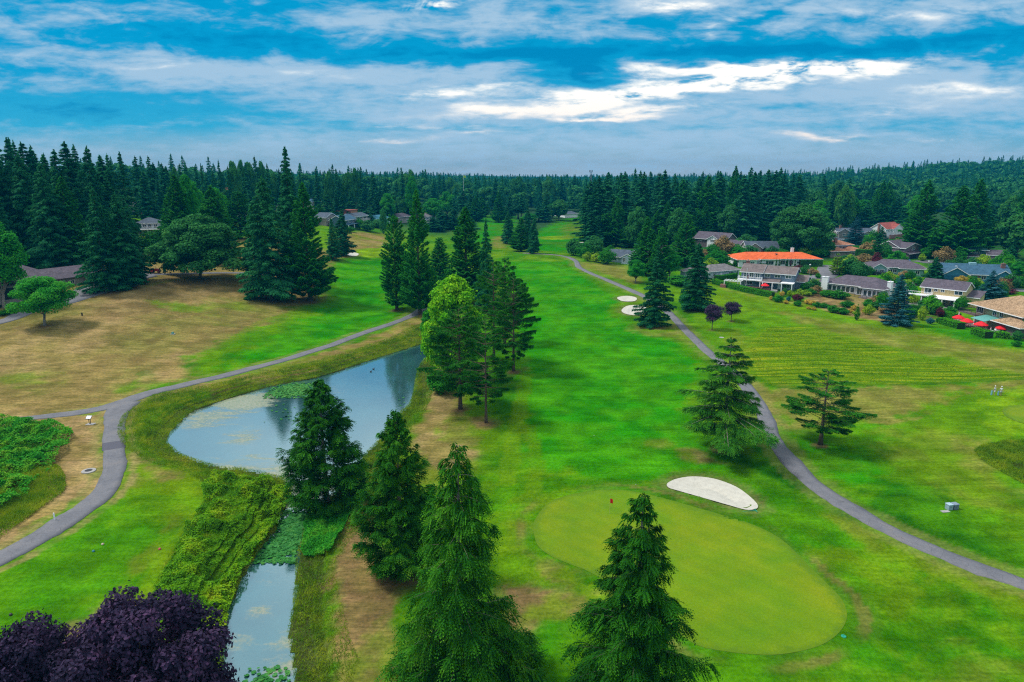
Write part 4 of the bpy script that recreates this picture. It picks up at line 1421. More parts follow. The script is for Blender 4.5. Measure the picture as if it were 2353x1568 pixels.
for nm, mt in (('green', M_BUSH), ('hedge', M_HEDGE), ('lime', M_LIME), ('gold', M_GOLD), ('red', M_RED), ('rust', M_RUST), ('dark', M_DLEAF), ('blue', M_BLUE)):
    BUSH_KINDS[nm] = mt
_ba, _bt = broadleaf(120, 2, 1.15, .0, 26, 3600, .16, .13, 1.1, .42, limbs=6)
_ba2, _bt2 = conifer(121, 6, 1.2, .02, 90, 5200, .26, .11, 'column', .8, .1, .35, .1, -.6, .2, .3)


def bush(kind, p, w, h, label, cat='shrub', group=None, upright=False, name=None, rot=None):
    key = ('bush', kind, upright)
    if key not in K:
        me = crown_mesh('shrub_leaves', _ba2 if upright else _ba)
        me.materials.append(BUSH_KINDS[kind])
        me2 = (_bt2 if upright else _bt).mesh('shrub_stems')
        me2.materials.append(BARK)
        K[key] = (me, me2)
    me, me2 = K[key]
    H0, R0 = (6, 1.2) if upright else (2, 1.15)
    e = empty(name or ('columnar_shrub' if upright else 'shrub'), (p[0], p[1], p[2] - .05), random.random() * 6 if rot is None else rot, label, cat, group)
    e.scale = (w / (2 * R0), w / (2 * R0), h / H0)
    for nm, mm in (('stem', me2), ('foliage', me)):
        o = bpy.data.objects.new(nm, mm)
        COL.objects.link(o)
        o.parent = e
    return e


def gp(u, v):
    """ground point under a photo pixel, with banks and bowls"""
    p = px(u, v)
    return np.array([p[0], p[1], gz(p[0], p[1])])


def tree(kind, u, vb, vt, wpx, label, rot=None, name=None, group=None, cat='tree', p=None):
    k = K[kind]
    p = gp(u, vb) if p is None else p
    h = height_for(p, vt)
    w = wpx * mpp(p) * 1.16
    return k.place(p, h, w, random.random() * 6.28 if rot is None else rot, label, cat, group, name)


random.seed(4)
# foreground
tree('cedar_near', 1062, 1580, 1012, 282, 'tall cedar with pale bare branch tips, centre foreground, trunk foot among brown needles', .4)
tree('cedar_near2', 1452, 1668, 1128, 285, 'dark drooping cedar standing in front of the putting green, its foot below the frame', 2.1)
tree('cedar_bushy', 925, 1318, 938, 178, 'dense cone shaped cedar just behind the tall cedar, beside the brown strip', 1.0)
tree('cedar_bushy', 752, 1158, 868, 190, 'dense bright green cedar standing alone between the pond and the creek', 3.4)
tree('purple_big', 352, 1830, 1385, 400, 'taller dark purple leaved maple at the bottom beside the creek', .3)
tree('purple_big', 120, 1850, 1440, 380, 'lower dark purple maple filling the bottom left corner', 2.3)
tree('deodar', 1661, 1032, 772, 235, 'broad layered cedar standing alone beside the right cart path', .9)
tree('pine', 1885, 1022, 850, 150, 'small dark pine with open tiers right of the layered cedar', 2.6)
tree('pine2', 1058, 940, 700, 135, 'pine with bare grey trunk and low dark boughs beside the pond tip', 1.2)
tree('pine', 1117, 972, 735, 100, 'slender pine nearest the fairway edge with the longest bare trunk', 4.0)
tree('pine2', 1180, 853, 632, 98, 'tall pine against the bright fairway, rightmost of the pine clump', 5.1)
tree('pine', 1135, 830, 600, 95, 'dark pine in the clump between the bright maple and the fairway', 3.0)
tree('pine2', 1160, 790, 590, 80, 'pine half hidden behind the rightmost pine of the clump', 1.7)
tree('maple_y', 1045, 880, 622, 128, 'bright yellow green maple at the tip of the pond', .2)
tree('leafy2', 1000, 790, 690, 60, 'small loose green tree left of the bright maple above the water')
# left middle ground
tree('leafy', 103, 748, 628, 128, 'small bright green tree with a pale slender trunk on the dry slope', .7)
tree('leafy2', 10, 708, 505, 110, 'tall yellow green tree cut by the left edge beside the yard')
tree('spruce2', 245, 670, 428, 118, 'broad fir with two thick trunks shading the asphalt yard', 1.1)
tree('spruce', 292, 662, 440, 110, 'fir right of the broad fir, its branches over the parked carts', 2.0)
tree('spruce2', 312, 650, 470, 90, 'shorter fir at the right end of the group by the yard')
tree('oak', 460, 640, 485, 168, 'wide dark broadleaf tree with an olive tinged top on the dry slope', .5)
tree('spruce', 624, 688, 402, 140, 'dark spruce with spreading lower boughs on the edge of the left fairway', 3.1)
tree('fir', 678, 655, 335, 88, 'very tall dark fir rising above every other tree left of centre', .3)
tree('cedar_mid', 713, 692, 418, 118, 'dense green cedar with skirted base beside the dark spruce', .9)
tree('cedar_mid', 590, 640, 470, 60, 'green cedar behind the dark spruce', 2.5)
tree('spruce', 790, 588, 480, 55, 'lone small spruce above the distant left sand bunker')
tree('spruce2', 766, 598, 500, 44, 'small spruce standing left of the lone bunker spruce')
tree('cedar_mid2', 912, 712, 493, 74, 'columnar dark cedar, left one of the pair by the path bend', 1.9)
tree('cedar_mid', 965, 722, 433, 88, 'taller columnar cedar, right one of the pair by the path bend', .2)
tree('cedar_mid', 1072, 700, 474, 120, 'massive conical cedar behind the bright maple', 4.2)
tree('spruce2', 1118, 715, 500, 62, 'dark spruce against the right flank of the massive cedar')
tree('cedar_mid2', 1012, 640, 545, 55, 'low rounded cedar between the tall pair and the massive cedar')
tree('cedar_mid', 420, 590, 400, 95, 'large green cedar behind the wide dark broadleaf tree, left of two', 1.3)
tree('cedar_mid', 500, 600, 425, 105, 'large green cedar behind the wide dark broadleaf tree, right of two', 2.7)
tree('leafy2', 440, 585, 398, 60, 'round lime topped tree between the two large cedars')
# far centre
tree('cedar_mid', 1197, 578, 500, 52, 'round skirted cedar where the right path begins')
tree('spruce', 1227, 583, 492, 34, 'slim spruce right of the skirted cedar at the path head')
tree('spruce', 1168, 560, 482, 38, 'dark spruce left of the skirted cedar on the far fairway')
tree('spruce2', 1212, 560, 470, 34, 'thin spruce behind the skirted cedar')
# right middle ground
tree('spruce2', 1503, 750, 560, 92, 'bushy irregular spruce between the two sand bunkers and the path', .8)
tree('spruce', 1597, 712, 556, 88, 'dark green conifer left of the long hedge', 2.9)
tree('leafy', 1580, 712, 668, 40, 'small olive tree under the dark conifer left of the hedge', .4)
tree('purple', 1636, 758, 698, 42, 'small purple plum tree, left one of two on the grass')
tree('purple', 1680, 738, 692, 40, 'small purple plum tree, right one of two on the grass')
tree('cedar_mid', 1482, 632, 497, 72, 'dense cedar clump beside the small grey cottage on the fairway')
tree('cedar_mid2', 1515, 640, 520, 55, 'dense cedar right next to the cedar clump of the grey cottage')
tree('cedar_mid', 1573, 612, 488, 68, 'round topped cedar left of the mauve roofed house')
tree('leafy2', 1537, 640, 572, 55, 'bright green leafy tree between the two cedars')
tree('oak', 1832, 585, 462, 122, 'huge round dark tree behind the orange roofed house', 1.4)
tree('blue', 2058, 745, 628, 76, 'tall blue spruce between the grey house and the yellow house')
tree('blue', 2272, 692, 620, 66, 'blue spruce right of the yellow house')
tree('blue', 1963, 562, 497, 50, 'blue spruce in front of the pale grey two storey house')
tree('spruce', 2145, 645, 588, 48, 'dark spruce between the mint walled house and the blue house')
tree('spruce', 2318, 617, 562, 52, 'dark conifer above the right end of the blue house')
tree('spruce', 2020, 588, 520, 44, 'dark spruce in front of the red roofed tudor house')
tree('cedar_mid', 2112, 588, 412, 92, 'giant cedar behind the brown house, leftmost of three')
tree('cedar_mid', 2190, 598, 425, 110, 'giant cedar behind the brown house, middle of three', 1.2)
tree('cedar_mid', 2228, 590, 410, 92, 'giant cedar behind the brown house, rightmost of three', 3.9)
tree('oak2', 2332, 598, 484, 100, 'round dark tree at the right edge behind the mauve house')
tree('cedar_mid2', 2345, 570, 425, 60, 'tall cedar cut by the right edge behind the round dark tree')
tree('leafy', 1800, 592, 572, 26, 'small yellow green tree behind the long orange roof')
# ---------------------------------------------------------------- houses
def M_(name, *a, **k):
    return simple_mat(name, *a, **k)


WHITE = M_('white_paint', (.86, .86, .88), .5, .3, 0, .05)
GLASS, N, b = new_mat('window_glass')
tcg = N.node('ShaderNodeTexCoord').outputs['Object']
N.put(b.inputs['Base Color'], N.ramp(N.noise(tcg, .8, 3, .6), [(.35, (.015, .03, .04)), (.65, (.06, .10, .12))]))
b.inputs['Roughness'].default_value = .06
b.inputs['Specular IOR Level'].default_value = .8
DARK = M_('dark_opening', (.012, .013, .018), .9)
BRICK = brick_mat('red_brick', (.26, .075, .05), (.17, .055, .045))
WOODDK = M_('deck_boards', (.16, .12, .11), .8, .2, 0, .2, 6)
CONC = M_('concrete', (.34, .33, .32), .9, .1, 0, .15, 3)
METAL = M_('grey_metal', (.30, .32, .34), .45, .5, .6, .08)
BLACKM = M_('black_plastic', (.02, .02, .022), .5, .4, 0, .1)
RUBBER = M_('rubber', (.02, .02, .02), .8, .2, 0, .1)
REDP = M_('red_canvas', (.72, .012, .02), .6, .25, 0, .06)
REDPAINT = M_('red_paint', (.5, .02, .015), .35, .5, 0, .08)
WALLS = {
    'slate_blue': siding_mat('slate_blue_siding', (.14, .21, .28)), 'white': M_('white_stucco', (.78, .80, .82), .8, .2, 0, .06),
    'grey': siding_mat('pale_grey_siding', (.56, .55, .58)), 'cream': siding_mat('cream_siding', (.66, .50, .25)),
    'sage': siding_mat('sage_siding', (.40, .38, .22)), 'blue': siding_mat('blue_siding', (.03, .20, .31), True),
    'mint': siding_mat('mint_siding', (.22, .44, .41)), 'brown': siding_mat('brown_siding', (.13, .10, .105)),
    'mauve': siding_mat('mauve_siding', (.24, .19, .22)), 'tan': siding_mat('tan_siding', (.30, .26, .23)),
    'paleblue': siding_mat('pale_blue_siding', (.48, .58, .66)), 'greige': siding_mat('greige_siding', (.24, .225, .215)),
    'orange': M_('orange_panel', (.45, .20, .10), .7), 'green': siding_mat('green_siding', (.05, .17, .16)), 'dkblue': siding_mat('dark_blue_siding', (.06, .12, .18)),
}
ROOFS = {
    'brown': shingle_mat('brown_shingle', (.15, .125, .12), (.20, .165, .16)), 'orange': shingle_mat('orange_tile', (.66, .10, .025), (.74, .17, .05), 3.0),
    'mauve': shingle_mat('mauve_shingle', (.085, .075, .10), (.13, .11, .135)), 'tan': shingle_mat('cedar_shake', (.24, .155, .085), (.48, .33, .20), 2.6),
    'blue': shingle_mat('blue_shingle', (.035, .10, .165), (.055, .135, .20)), 'slate': shingle_mat('slate_shingle', (.06, .085, .12), (.09, .115, .15)),
    'green': shingle_mat('green_shingle', (.02, .11, .105), (.03, .14, .12)), 'red': shingle_mat('red_tile', (.28, .065, .055), (.36, .10, .08)),
    'rust': shingle_mat('rust_tile', (.32, .135, .075), (.42, .20, .12)), 'grey': shingle_mat('grey_shingle', (.15, .145, .15), (.21, .20, .205)),
    'teal': shingle_mat('teal_metal', (.04, .17, .24), (.05, .20, .27)),
}


def window(root, x, z, w, h, face='f', W=0, D=0, mull=1, y=0.0, frame=None):
    """a framed window on the front (y = 0), left (x = 0) or right (x = W) wall"""
    t = .11
    a, g = MB(), MB()
    bars = [(x - w / 2, x + w / 2, z, z + t), (x - w / 2, x + w / 2, z + h - t, z + h), (x - w / 2, x - w / 2 + t, z + t, z + h - t), (x + w / 2 - t, x + w / 2, z + t, z + h - t)]
    for k in range(mull):
        xm = x - w / 2 + w * (k + 1) / (mull + 1)
        bars.append((xm - .04, xm + .04, z + t, z + h - t))
    for (x0, x1, z0, z1) in bars:
        if face == 'f':
            a.box(x0, x1, y - .07, y - .005, z0, z1)
        elif face == 'l':
            a.box(-.07, -.005, x0, x1, z0, z1)
        else:
            a.box(W + .005, W + .07, x0, x1, z0, z1)
    i0, i1, j0, j1 = x - w / 2 + .02, x + w / 2 - .02, z + .02, z + h - .02
    if face == 'f':
        g.box(i0, i1, y - .03, y - .002, j0, j1)
    elif face == 'l':
        g.box(-.03, -.002, i0, i1, j0, j1)
    else:
        g.box(W + .002, W + .03, i0, i1, j0, j1)
    f = a.build('window', frame or WHITE, root)
    g.build('pane', GLASS, f)
    return f


def roof_gable(x0, x1, y0, y1, ez, rise, ov=.6, axis='x', th=.18):
    m, tr = MB(), MB()
    if axis == 'x':
        c, hw = (y0 + y1) / 2, (y1 - y0) / 2
        a0, a1 = x0 - ov * .6, x1 + ov * .6
    else:
        c, hw = (x0 + x1) / 2, (x1 - x0) / 2
        a0, a1 = y0 - ov * .6, y1 + ov * .6
    sl = rise / hw
    L = hw + ov
    e = ez - sl * ov
    m.prism([(c - L, e), (c, ez + rise), (c + L, e), (c + L, e + th), (c, ez + rise + th), (c - L, e + th)], a0, a1, axis)
    q = .05
    tr.prism([(c - L - q, e - .16), (c, ez + rise - .16), (c + L + q, e - .16), (c + L + q, e + th * .55), (c, ez + rise + th * .55), (c - L - q, e + th * .55)], a0 - .05, a0 + .08, axis)
    tr.prism([(c - L - q, e - .16), (c, ez + rise - .16), (c + L + q, e - .16), (c + L + q, e + th * .55), (c, ez + rise + th * .55), (c - L - q, e + th * .55)], a1 - .08, a1 + .05, axis)
    for s_ in (-1, 1):
        p = c + s_ * (L + .04)
        if axis == 'x':
            tr.box(a0 + .09, a1 - .09, min(p, p - s_ * .08), max(p, p - s_ * .08), e - .14, e + th * .6)
        else:
            tr.box(min(p, p - s_ * .08), max(p, p - s_ * .08), a0 + .09, a1 - .09, e - .14, e + th * .6)
    return m, tr


def roof_hip(x0, x1, y0, y1, ez, rise, ov=.6, th=.16):
    m, tr = MB(), MB()
    X0, X1, Y0, Y1 = x0 - ov, x1 + ov, y0 - ov, y1 + ov
    w, d = X1 - X0, Y1 - Y0
    if w >= d:
        r0, r1 = (X0 + d / 2 * .95, (Y0 + Y1) / 2), (X1 - d / 2 * .95, (Y0 + Y1) / 2)
    else:
        r0, r1 = ((X0 + X1) / 2, Y0 + w / 2 * .95), ((X0 + X1) / 2, Y1 - w / 2 * .95)
    e = ez
    v = [(X0, Y0, e), (X1, Y0, e), (X1, Y1, e), (X0, Y1, e), (X0, Y0, e + th), (X1, Y0, e + th), (X1, Y1, e + th), (X0, Y1, e + th),
         (*r0, e + rise + th), (*r1, e + rise + th)]
    if w >= d:
        f = [(3, 2, 1, 0), (0, 1, 5, 4), (1, 2, 6, 5), (2, 3, 7, 6), (3, 0, 4, 7), (4, 5, 9, 8), (6, 7, 8, 9), (5, 6, 9), (7, 4, 8)]
    else:
        f = [(3, 2, 1, 0), (0, 1, 5, 4), (1, 2, 6, 5), (2, 3, 7, 6), (3, 0, 4, 7), (4, 5, 8), (5, 6, 9, 8), (6, 7, 9), (7, 4, 8, 9)]
    m.add(v, f)
    t = .07
    for (a, b_, c_, d_) in ((X0 - t, X1 + t, Y0 - t, Y0 - .003), (X0 - t, X1 + t, Y1 + .003, Y1 + t), (X0 - t, X0 - .003, Y0, Y1), (X1 + .003, X1 + t, Y0, Y1)):
        tr.box(a, b_, c_, d_, e - .05, e + th - .02)
    return m, tr


def wing(root, x0, x1, y0, y1, h, wall, roof, kind='gable', axis='x', rise=1.8, ov=.6, z0=-.6, trim=True):
    w = MB()
    if kind == 'gable':
        c = ((y0 + y1) / 2) if axis == 'x' else ((x0 + x1) / 2)
        a, b_ = (y0, y1) if axis == 'x' else (x0, x1)
        w.prism([(a, z0), (b_, z0), (b_, h - .02), (c, h + rise - .03), (a, h - .02)], x0 if axis == 'x' else y0, x1 if axis == 'x' else y1, axis)
        r, t = roof_gable(x0, x1, y0, y1, h, rise, ov, axis)
    elif kind == 'hip':
        w.box(x0, x1, y0, y1, z0, h)
        r, t = roof_hip(x0, x1, y0, y1, h, rise, ov)
    elif kind == 'shed':
        w.prism([(y0, z0), (y1, z0), (y1, h + rise), (y0, h)], x0, x1, 'x')
        r, t = MB(), MB()
        s = rise / (y1 - y0)
        r.prism([(y0 - ov, h - s * ov + .01), (y1 + ov * .3, h + rise + s * ov * .3 + .01), (y1 + ov * .3, h + rise + s * ov * .3 + .18), (y0 - ov, h - s * ov + .18)], x0 - ov, x1 + ov, 'x')
        t.box(x0 - ov - .02, x1 + ov + .02, y0 - ov - .07, y0 - ov - .003, h - s * ov - .06, h - s * ov + .15)
    else:
        w.box(x0, x1, y0, y1, z0, h)
        r, t = MB(), MB()
        r.box(x0 - ov, x1 + ov, y0 - ov, y1 + ov, h + .002, h + .2)
        t = None
    wo = w.build('wall', WALLS[wall], root)
    ro = r.build('roof', ROOFS[roof], root)
    if trim and t is not None:
        t.build('fascia', WHITE, ro)
    return wo, ro


def chimney(root, x, y, z0, z1, mat, w=.9, d=.9):
    m = MB().box(x - w / 2, x + w / 2, y - d / 2, y + d / 2, z0, z1)
    m.box(x - w / 2 - .08, x + w / 2 + .08, y - d / 2 - .08, y + d / 2 + .08, z1, z1 + .14)
    c = m.build('chimney', mat, root)
    MB().lathe([(.14, z1 + .14), (.14, z1 + .5), (.2, z1 + .52), (.2, z1 + .58)], (x, y, 0), 8).build('flue', METAL, c)
    return c


def garage(root, x0, x1, h, mat, y=0.0):
    m = MB()
    n = 4
    for k in range(n):
        m.box(x0, x1, y - .09, y - .01, .03 + k * h / n, .03 + (k + 1) * h / n - .04)
    m.build('garage_door', mat, root)


def door(root, x, w=1.0, h=2.1, mat=None, y=0.0, z=0.0):
    d = MB().box(x - w / 2, x + w / 2, y - .06, y - .004, z + .02, z + h).build('door', mat or BRICK, root)
    MB().cbox((x + w * .36, y - .1, z + 1.0), (.06, .07, .12)).build('handle', METAL, d)


def posts(root, pts, h, s=.16, z0=-.3, mat=None):
    for (x, y) in pts:
        MB().box(x - s / 2, x + s / 2, y - s / 2, y + s / 2, z0, h).build('post', mat or WHITE, root)


def railing(root, path, z, h=1.0, mat=None, gap=.45):
    m = MB()
    for (x0, y0), (x1, y1) in zip(path[:-1], path[1:]):
        L = math.hypot(x1 - x0, y1 - y0)
        n = max(1, int(L / gap))
        m.tube([(x0, y0, z + h), (x1, y1, z + h)], .05, 4)
        m.tube([(x0, y0, z + .12), (x1, y1, z + .12)], .035, 4)
        for k in range(n + 1):
            t = k / n
            m.tube([(x0 + (x1 - x0) * t, y0 + (y1 - y0) * t, z), (x0 + (x1 - x0) * t, y0 + (y1 - y0) * t, z + h)], .03 if k % 4 else .055, 4)
    return m.build('railing', mat or WHITE, root)


def house(A, B, name, label, cat='house', group=None):
    a, b_ = gp(*A), gp(*B)
    d = b_ - a
    W = math.hypot(d[0], d[1])
    rot = math.atan2(d[1], d[0])
    z = min(a[2], b_[2], (a[2] + b_[2]) / 2)
    z = (a[2] + b_[2]) / 2
    return empty(name, (a[0], a[1], z), rot, label, cat, group), W


# blue grey two storey house
h1, W = house((1707, 657), (1823, 668), 'two_storey_house', 'blue grey two storey house with brown roof, white balcony and covered porch')
wing(h1, 0, W, 0, 8.5, 5.4, 'slate_blue', 'brown', rise=1.7, ov=.7)
wing(h1, -.6, W * .38, -.9, 8.2, 5.45, 'slate_blue', 'brown', rise=1.95, ov=.7)
wing(h1, W, W + 3.4, 3.2, 11, 2.7, 'slate_blue', 'brown', rise=1.6, ov=.5)
for x, w_ in ((W * .47, 1.9), (W * .67, 1.9), (W * .88, 1.9)):
    window(h1, x, 3.7, w_, 1.1)
window(h1, W * .06, 3.2, 1.6, 1.9, y=-.9, mull=1)
window(h1, W * .17, 3.2, 1.6, 1.9, y=-.9, mull=1)
window(h1, W * .29, 3.2, 1.6, 1.9, y=-.9, mull=1)
window(h1, W * .12, .8, 2.6, 1.3, y=-.9, mull=2)
window(h1, W * .55, .7, 2.2, 1.5, mull=2)
window(h1, W * .86, .5, 2.4, 1.9, mull=1)
door(h1, W * .72, 1.0, 2.1, WHITE)
MB().box(-1.2, W * .40, -3.6, -.91, 2.62, 2.86).build('balcony', WHITE, h1)
railing(h1, [(-1.1, -.95), (-1.1, -3.5), (W * .39, -3.5), (W * .39, -.95)], 2.86, 1.0)
m_ = MB()
for k in range(7):
    m_.box(-4.8 + k * .9, -4.68 + k * .9, -6.6, -3.65, 2.5, 2.62)
m_.box(-5, .8, -6.7, -6.5, 2.32, 2.5).box(-5, .8, -3.9, -3.7, 2.32, 2.5)
m_.build('pergola', WHITE, h1)
posts(h1, [(-4.8, -6.6), (-4.8, -3.8), (.6, -6.6), (-1, -3.5), (W * .38, -3.5)], 2.6, .22)
m_ = MB().prism([(-3.3, 2.55), (-.02, 3.15), (-.02, 3.33), (-3.3, 2.73)], W * .41, W * .75, 'x')
m_.build('porch_roof', ROOFS['brown'], h1)
MB().box(W * .40, W + .3, -3.5, -3.3, 2.35, 2.62).box(W * .77, W + .3, -3.3, -.03, 2.42, 2.6).build('porch_beam', WHITE, h1)
posts(h1, [(W * .62, -3.4), (W * .80, -3.4), (W * .995, -3.4), (W * .43, -3.4)], 2.36, .26)
MB().box(-4, W * .60, -4.6, -4.3, -.5, .75).box(-6, -4.1, -7.4, -5.6, -.5, 1.1).build('brick_wall', BRICK, h1)
MB().box(W * .62, W * .74, -5.6, -3.6, -.5, .25).build('steps', CONC, h1)
chimney(h1, -.2, 6, 0, 8.1, BRICK, 1.2, .8)

h2, W = house((1690, 611), (1883, 612), 'tiled_house', 'long white house with bright orange tiled hip roof and garage at its right end')
wing(h2, 0, W, 0, 12, 2.9, 'white', 'orange', 'hip', rise=2.1, ov=.9)
wing(h2, .3, W * .22, -3.2, 7.9, 2.86, 'white', 'orange', 'hip', rise=1.7, ov=.9)
wing(h2, W * .30, W * .48, -1.4, 7.5, 2.88, 'white', 'orange', 'hip', rise=1.8, ov=.9)
window(h2, W * .08, .8, 1.8, 1.3, y=-3.2)
window(h2, W * .17, .8, 1.8, 1.3, y=-3.2)
window(h2, W * .39, .6, 3.4, 1.7, y=-1.4, mull=2)
window(h2, W * .56, .5, 2.2, 1.9, mull=1)
window(h2, W * .66, .5, 2.0, 1.9, mull=1)
window(h2, W * .76, .9, 2.6, 1.1, mull=1)
door(h2, W * .61, 1.2, 2.2, DARK)
garage(h2, W * .84, W * .97, 2.3, WHITE)
MB().box(W * .50, W * .52, 3, 4, 4.4, 4.8).build('skylight', GLASS, h2)
chimney(h2, W * .74, 7.5, 3, 6.6, WALLS['white'], 1.1, .9)

h3, W = house((1893, 665), (2033, 690), 'low_grey_house', 'pale grey single storey house with mauve roof, two white chimneys and a raised deck')
wing(h3, 0, W, 0, 10.5, 2.9, 'grey', 'mauve', 'hip', rise=2.5, ov=.8)
wing(h3, W * .66, W * .98, -2.2, 8, 2.86, 'grey', 'mauve', 'hip', rise=2.1, ov=.7)
wing(h3, -3.2, .2, 3, 9, 2.5, 'grey', 'mauve', 'hip', rise=1.2, ov=.4)
for k in range(6):
    window(h3, W * (.10 + k * .075), .5, 1.35, 1.9, mull=0)
window(h3, W * .60, .2, 2.2, 2.2, mull=1)
for k in range(4):
    window(h3, W * (.72 + k * .07), .4, 1.2, 1.9, mull=0, y=-2.2)
chimney(h3, .4, -.62, -.4, 4.9, WALLS['white'], 2.0, 1.2)
chimney(h3, W * 1.0 + .35, 2.2, -.4, 5.0, WALLS['white'], 1.2, 2.0)
MB().box(W * .60, W * 1.0, -5.6, -2.25, -.6, .05).build('deck', WOODDK, h3)
railing(h3, [(W * .61, -5.5), (W * .995, -5.5), (W * .995, -2.4)], .05, .95, BLACKM, .3)
railing(h3, [(W * .03, -1.6), (W * .30, -1.6)], 0, .9, WOODDK, .4)
MB().box(W * .52, W * .59, -4.2, -.6, -.5, .05).build('ramp', M_('blue_mat', (.06, .22, .40), .8), h3)

h4, W = house((2113, 694), (2212, 707), 'cream_house', 'cream two storey house with mauve roof, white balcony and white patio cover')
wing(h4, 0, W, 0, 8.4, 5.2, 'cream', 'mauve', rise=1.9, ov=.6)
wing(h4, W + .01, W + 3.4, 2.2, 8.2, 2.9, 'cream', 'mauve', 'shed', rise=1.3, ov=.3)
window(h4, W * .16, 3.0, 2.0, 2.0, mull=1)
window(h4, W * .34, 3.9, 1.1, 1.1, mull=1)
window(h4, W * .50, 3.9, 1.1, 1.1, mull=1)
window(h4, W * .86, 3.5, 2.2, 1.3, mull=1)
window(h4, W * .18, .3, 2.4, 2.0, mull=1)
window(h4, W * .5, .9, 2.6, 1.2, mull=2)
window(h4, W * .78, .3, 1.8, 2.0, mull=1)
MB().box(-3.4, W * .30, -3.3, -.03, 2.55, 2.8).build('balcony', WHITE, h4)
railing(h4, [(-3.3, -.1), (-3.3, -3.2), (W * .29, -3.2), (W * .29, -.1)], 2.8, 1.0)
posts(h4, [(-3.1, -3.0), (W * .10, -3.0), (W * .27, -3.0)], 2.55, .24)
MB().prism([(-5.0, 2.38), (-.03, 2.75), (-.03, 2.9), (-5.0, 2.53)], W * .33, W * .93, 'x').build('patio_cover', WHITE, h4)
posts(h4, [(W * .35, -4.8), (W * .62, -4.8), (W * .90, -4.8)], 2.4, .26)
MB().box(-3.6, W * 1.0, -5.6, -.02, -.5, .04).build('patio', CONC, h4)
for k in range(5):
    MB().lathe([(.06, 6.75), (.14, 6.8), (.14, 6.95), (.05, 7.0)], (W * (.15 + k * .18), 4.9, -.05), 6).build('roof_vent', METAL, h4)

h5, W = house((2238, 742), (2345, 772), 'shake_roof_house', 'olive walled house with broad tan shake roof and teal awning at the right edge')
wing(h5, 0, W, 0, 13.5, 5.0, 'sage', 'tan', 'hip', rise=3.4, ov=1.5)
wing(h5, W * .72, W * 1.2, -3.0, 8, 2.9, 'brown', 'tan', 'hip', rise=2.2, ov=1.0)
window(h5, W * .05, 2.9, 1.0, 1.9, mull=0)
window(h5, W * .12, 2.9, 1.6, 1.9, mull=1)
window(h5, W * .42, 3.2, 1.5, 1.4, mull=1)
window(h5, W * .56, 3.2, 1.4, 1.4, mull=1)
window(h5, 3, 2.9, 2.6, 1.8, 'l', mull=2)
window(h5, 8, 2.9, 1.6, 1.6, 'l', mull=1)
MB().box(-3.2, W * .2, -2.6, -.03, 2.4, 2.62).build('balcony', WOODDK, h5)
railing(h5, [(-3.1, -.1), (-3.1, -2.5), (W * .2, -2.5), (W * .2, -.1)], 2.62, .95, BLACKM, .4)
posts(h5, [(-3, -2.4), (W * .19, -2.4)], 2.4, .2)
AWN = M_('teal_awning', (.12, .36, .33), .5)
MB().prism([(-4.4, 2.2), (-.03, 3.0), (-.03, 3.08), (-4.4, 2.28)], W * .26, W * .56, 'x').build('awning', AWN, h5)
posts(h5, [(W * .27, -4.2), (W * .40, -4.2), (W * .55, -4.2)], 2.2, .1, mat=AWN)
MB().box(W * .28, W * .36, 2.3, 3.9, 6.05, 6.2).build('skylight', GLASS, h5)
m_ = MB().box(-4, W * 1.15, -8.5, -.02, -.6, .03)
m_.build('patio', brick_mat('patio_brick', (.22, .11, .09), (.18, .09, .08)), h5)
chimney(h5, W * 1.1, 2, 0, 7.5, BRICK, 1.6, 1.4)

h6, W = house((2161, 643), (2320, 651), 'blue_house', 'deep blue single storey house with blue shingle roof, garage gable at left')
wing(h6, 0, W, 0, 12, 2.8, 'blue', 'blue', rise=2.8, ov=.7)
wing(h6, 0.3, W * .36, -2.2, 5.9, 2.76, 'blue', 'blue', axis='y', rise=2.3, ov=.8)
wing(h6, W * .76, W * .99, -2.0, 5.9, 2.76, 'blue', 'blue', axis='y', rise=1.7, ov=.8)
garage(h6, W * .05, W * .30, 2.3, M_('blue_door', (.02, .13, .22), .6), y=-2.2)
window(h6, W * .45, .7, 2.0, 1.3)
window(h6, W * .62, .7, 1.6, 1.5)
window(h6, W * .86, .5, 1.8, 1.7, y=-2.0)
door(h6, W * .54, 1.1, 2.1, BRICK)
chimney(h6, W * .93, 4, 2.5, 6.2, BRICK, 1.3, 1.0)
MB().box(W * .24, W * .27, 3.6, 4.6, 4.75, 4.95).build('skylight', WHITE, h6)
m_ = MB().box(W * .46, W * .56, 4.9, 6.6, 5.2, 6.2)
m_.build('roof_hatch', M_('pale_teal', (.25, .45, .5), .6), h6)

h7, W = house((1999, 628), (2122, 635), 'mint_house', 'long low house with mint green walls and dark mauve roof, two small white gables')
wing(h7, 0, W, 0, 11, 2.7, 'mint', 'mauve', 'hip', rise=2.4, ov=.8)
wing(h7, .4, W * .30, -2.0, 5.4, 2.66, 'mint', 'mauve', axis='y', rise=1.6, ov=.7)
wing(h7, W * .55, W * .95, -2.6, 5.4, 2.66, 'mint', 'mauve', 'hip', rise=1.9, ov=.7)
for x, y_ in ((.08, -2.0), (.2, -2.0), (.38, 0), (.46, 0), (.62, -2.6), (.85, -2.6)):
    window(h7, W * x, .7, 1.5, 1.4, y=y_)
posts(h7, [(.6, -2.8), (W * .29, -2.8)], 2.5)
MB().box(W * .6, W * .63, 2, 3, 3.75, 3.95).build('skylight', WHITE, h7)

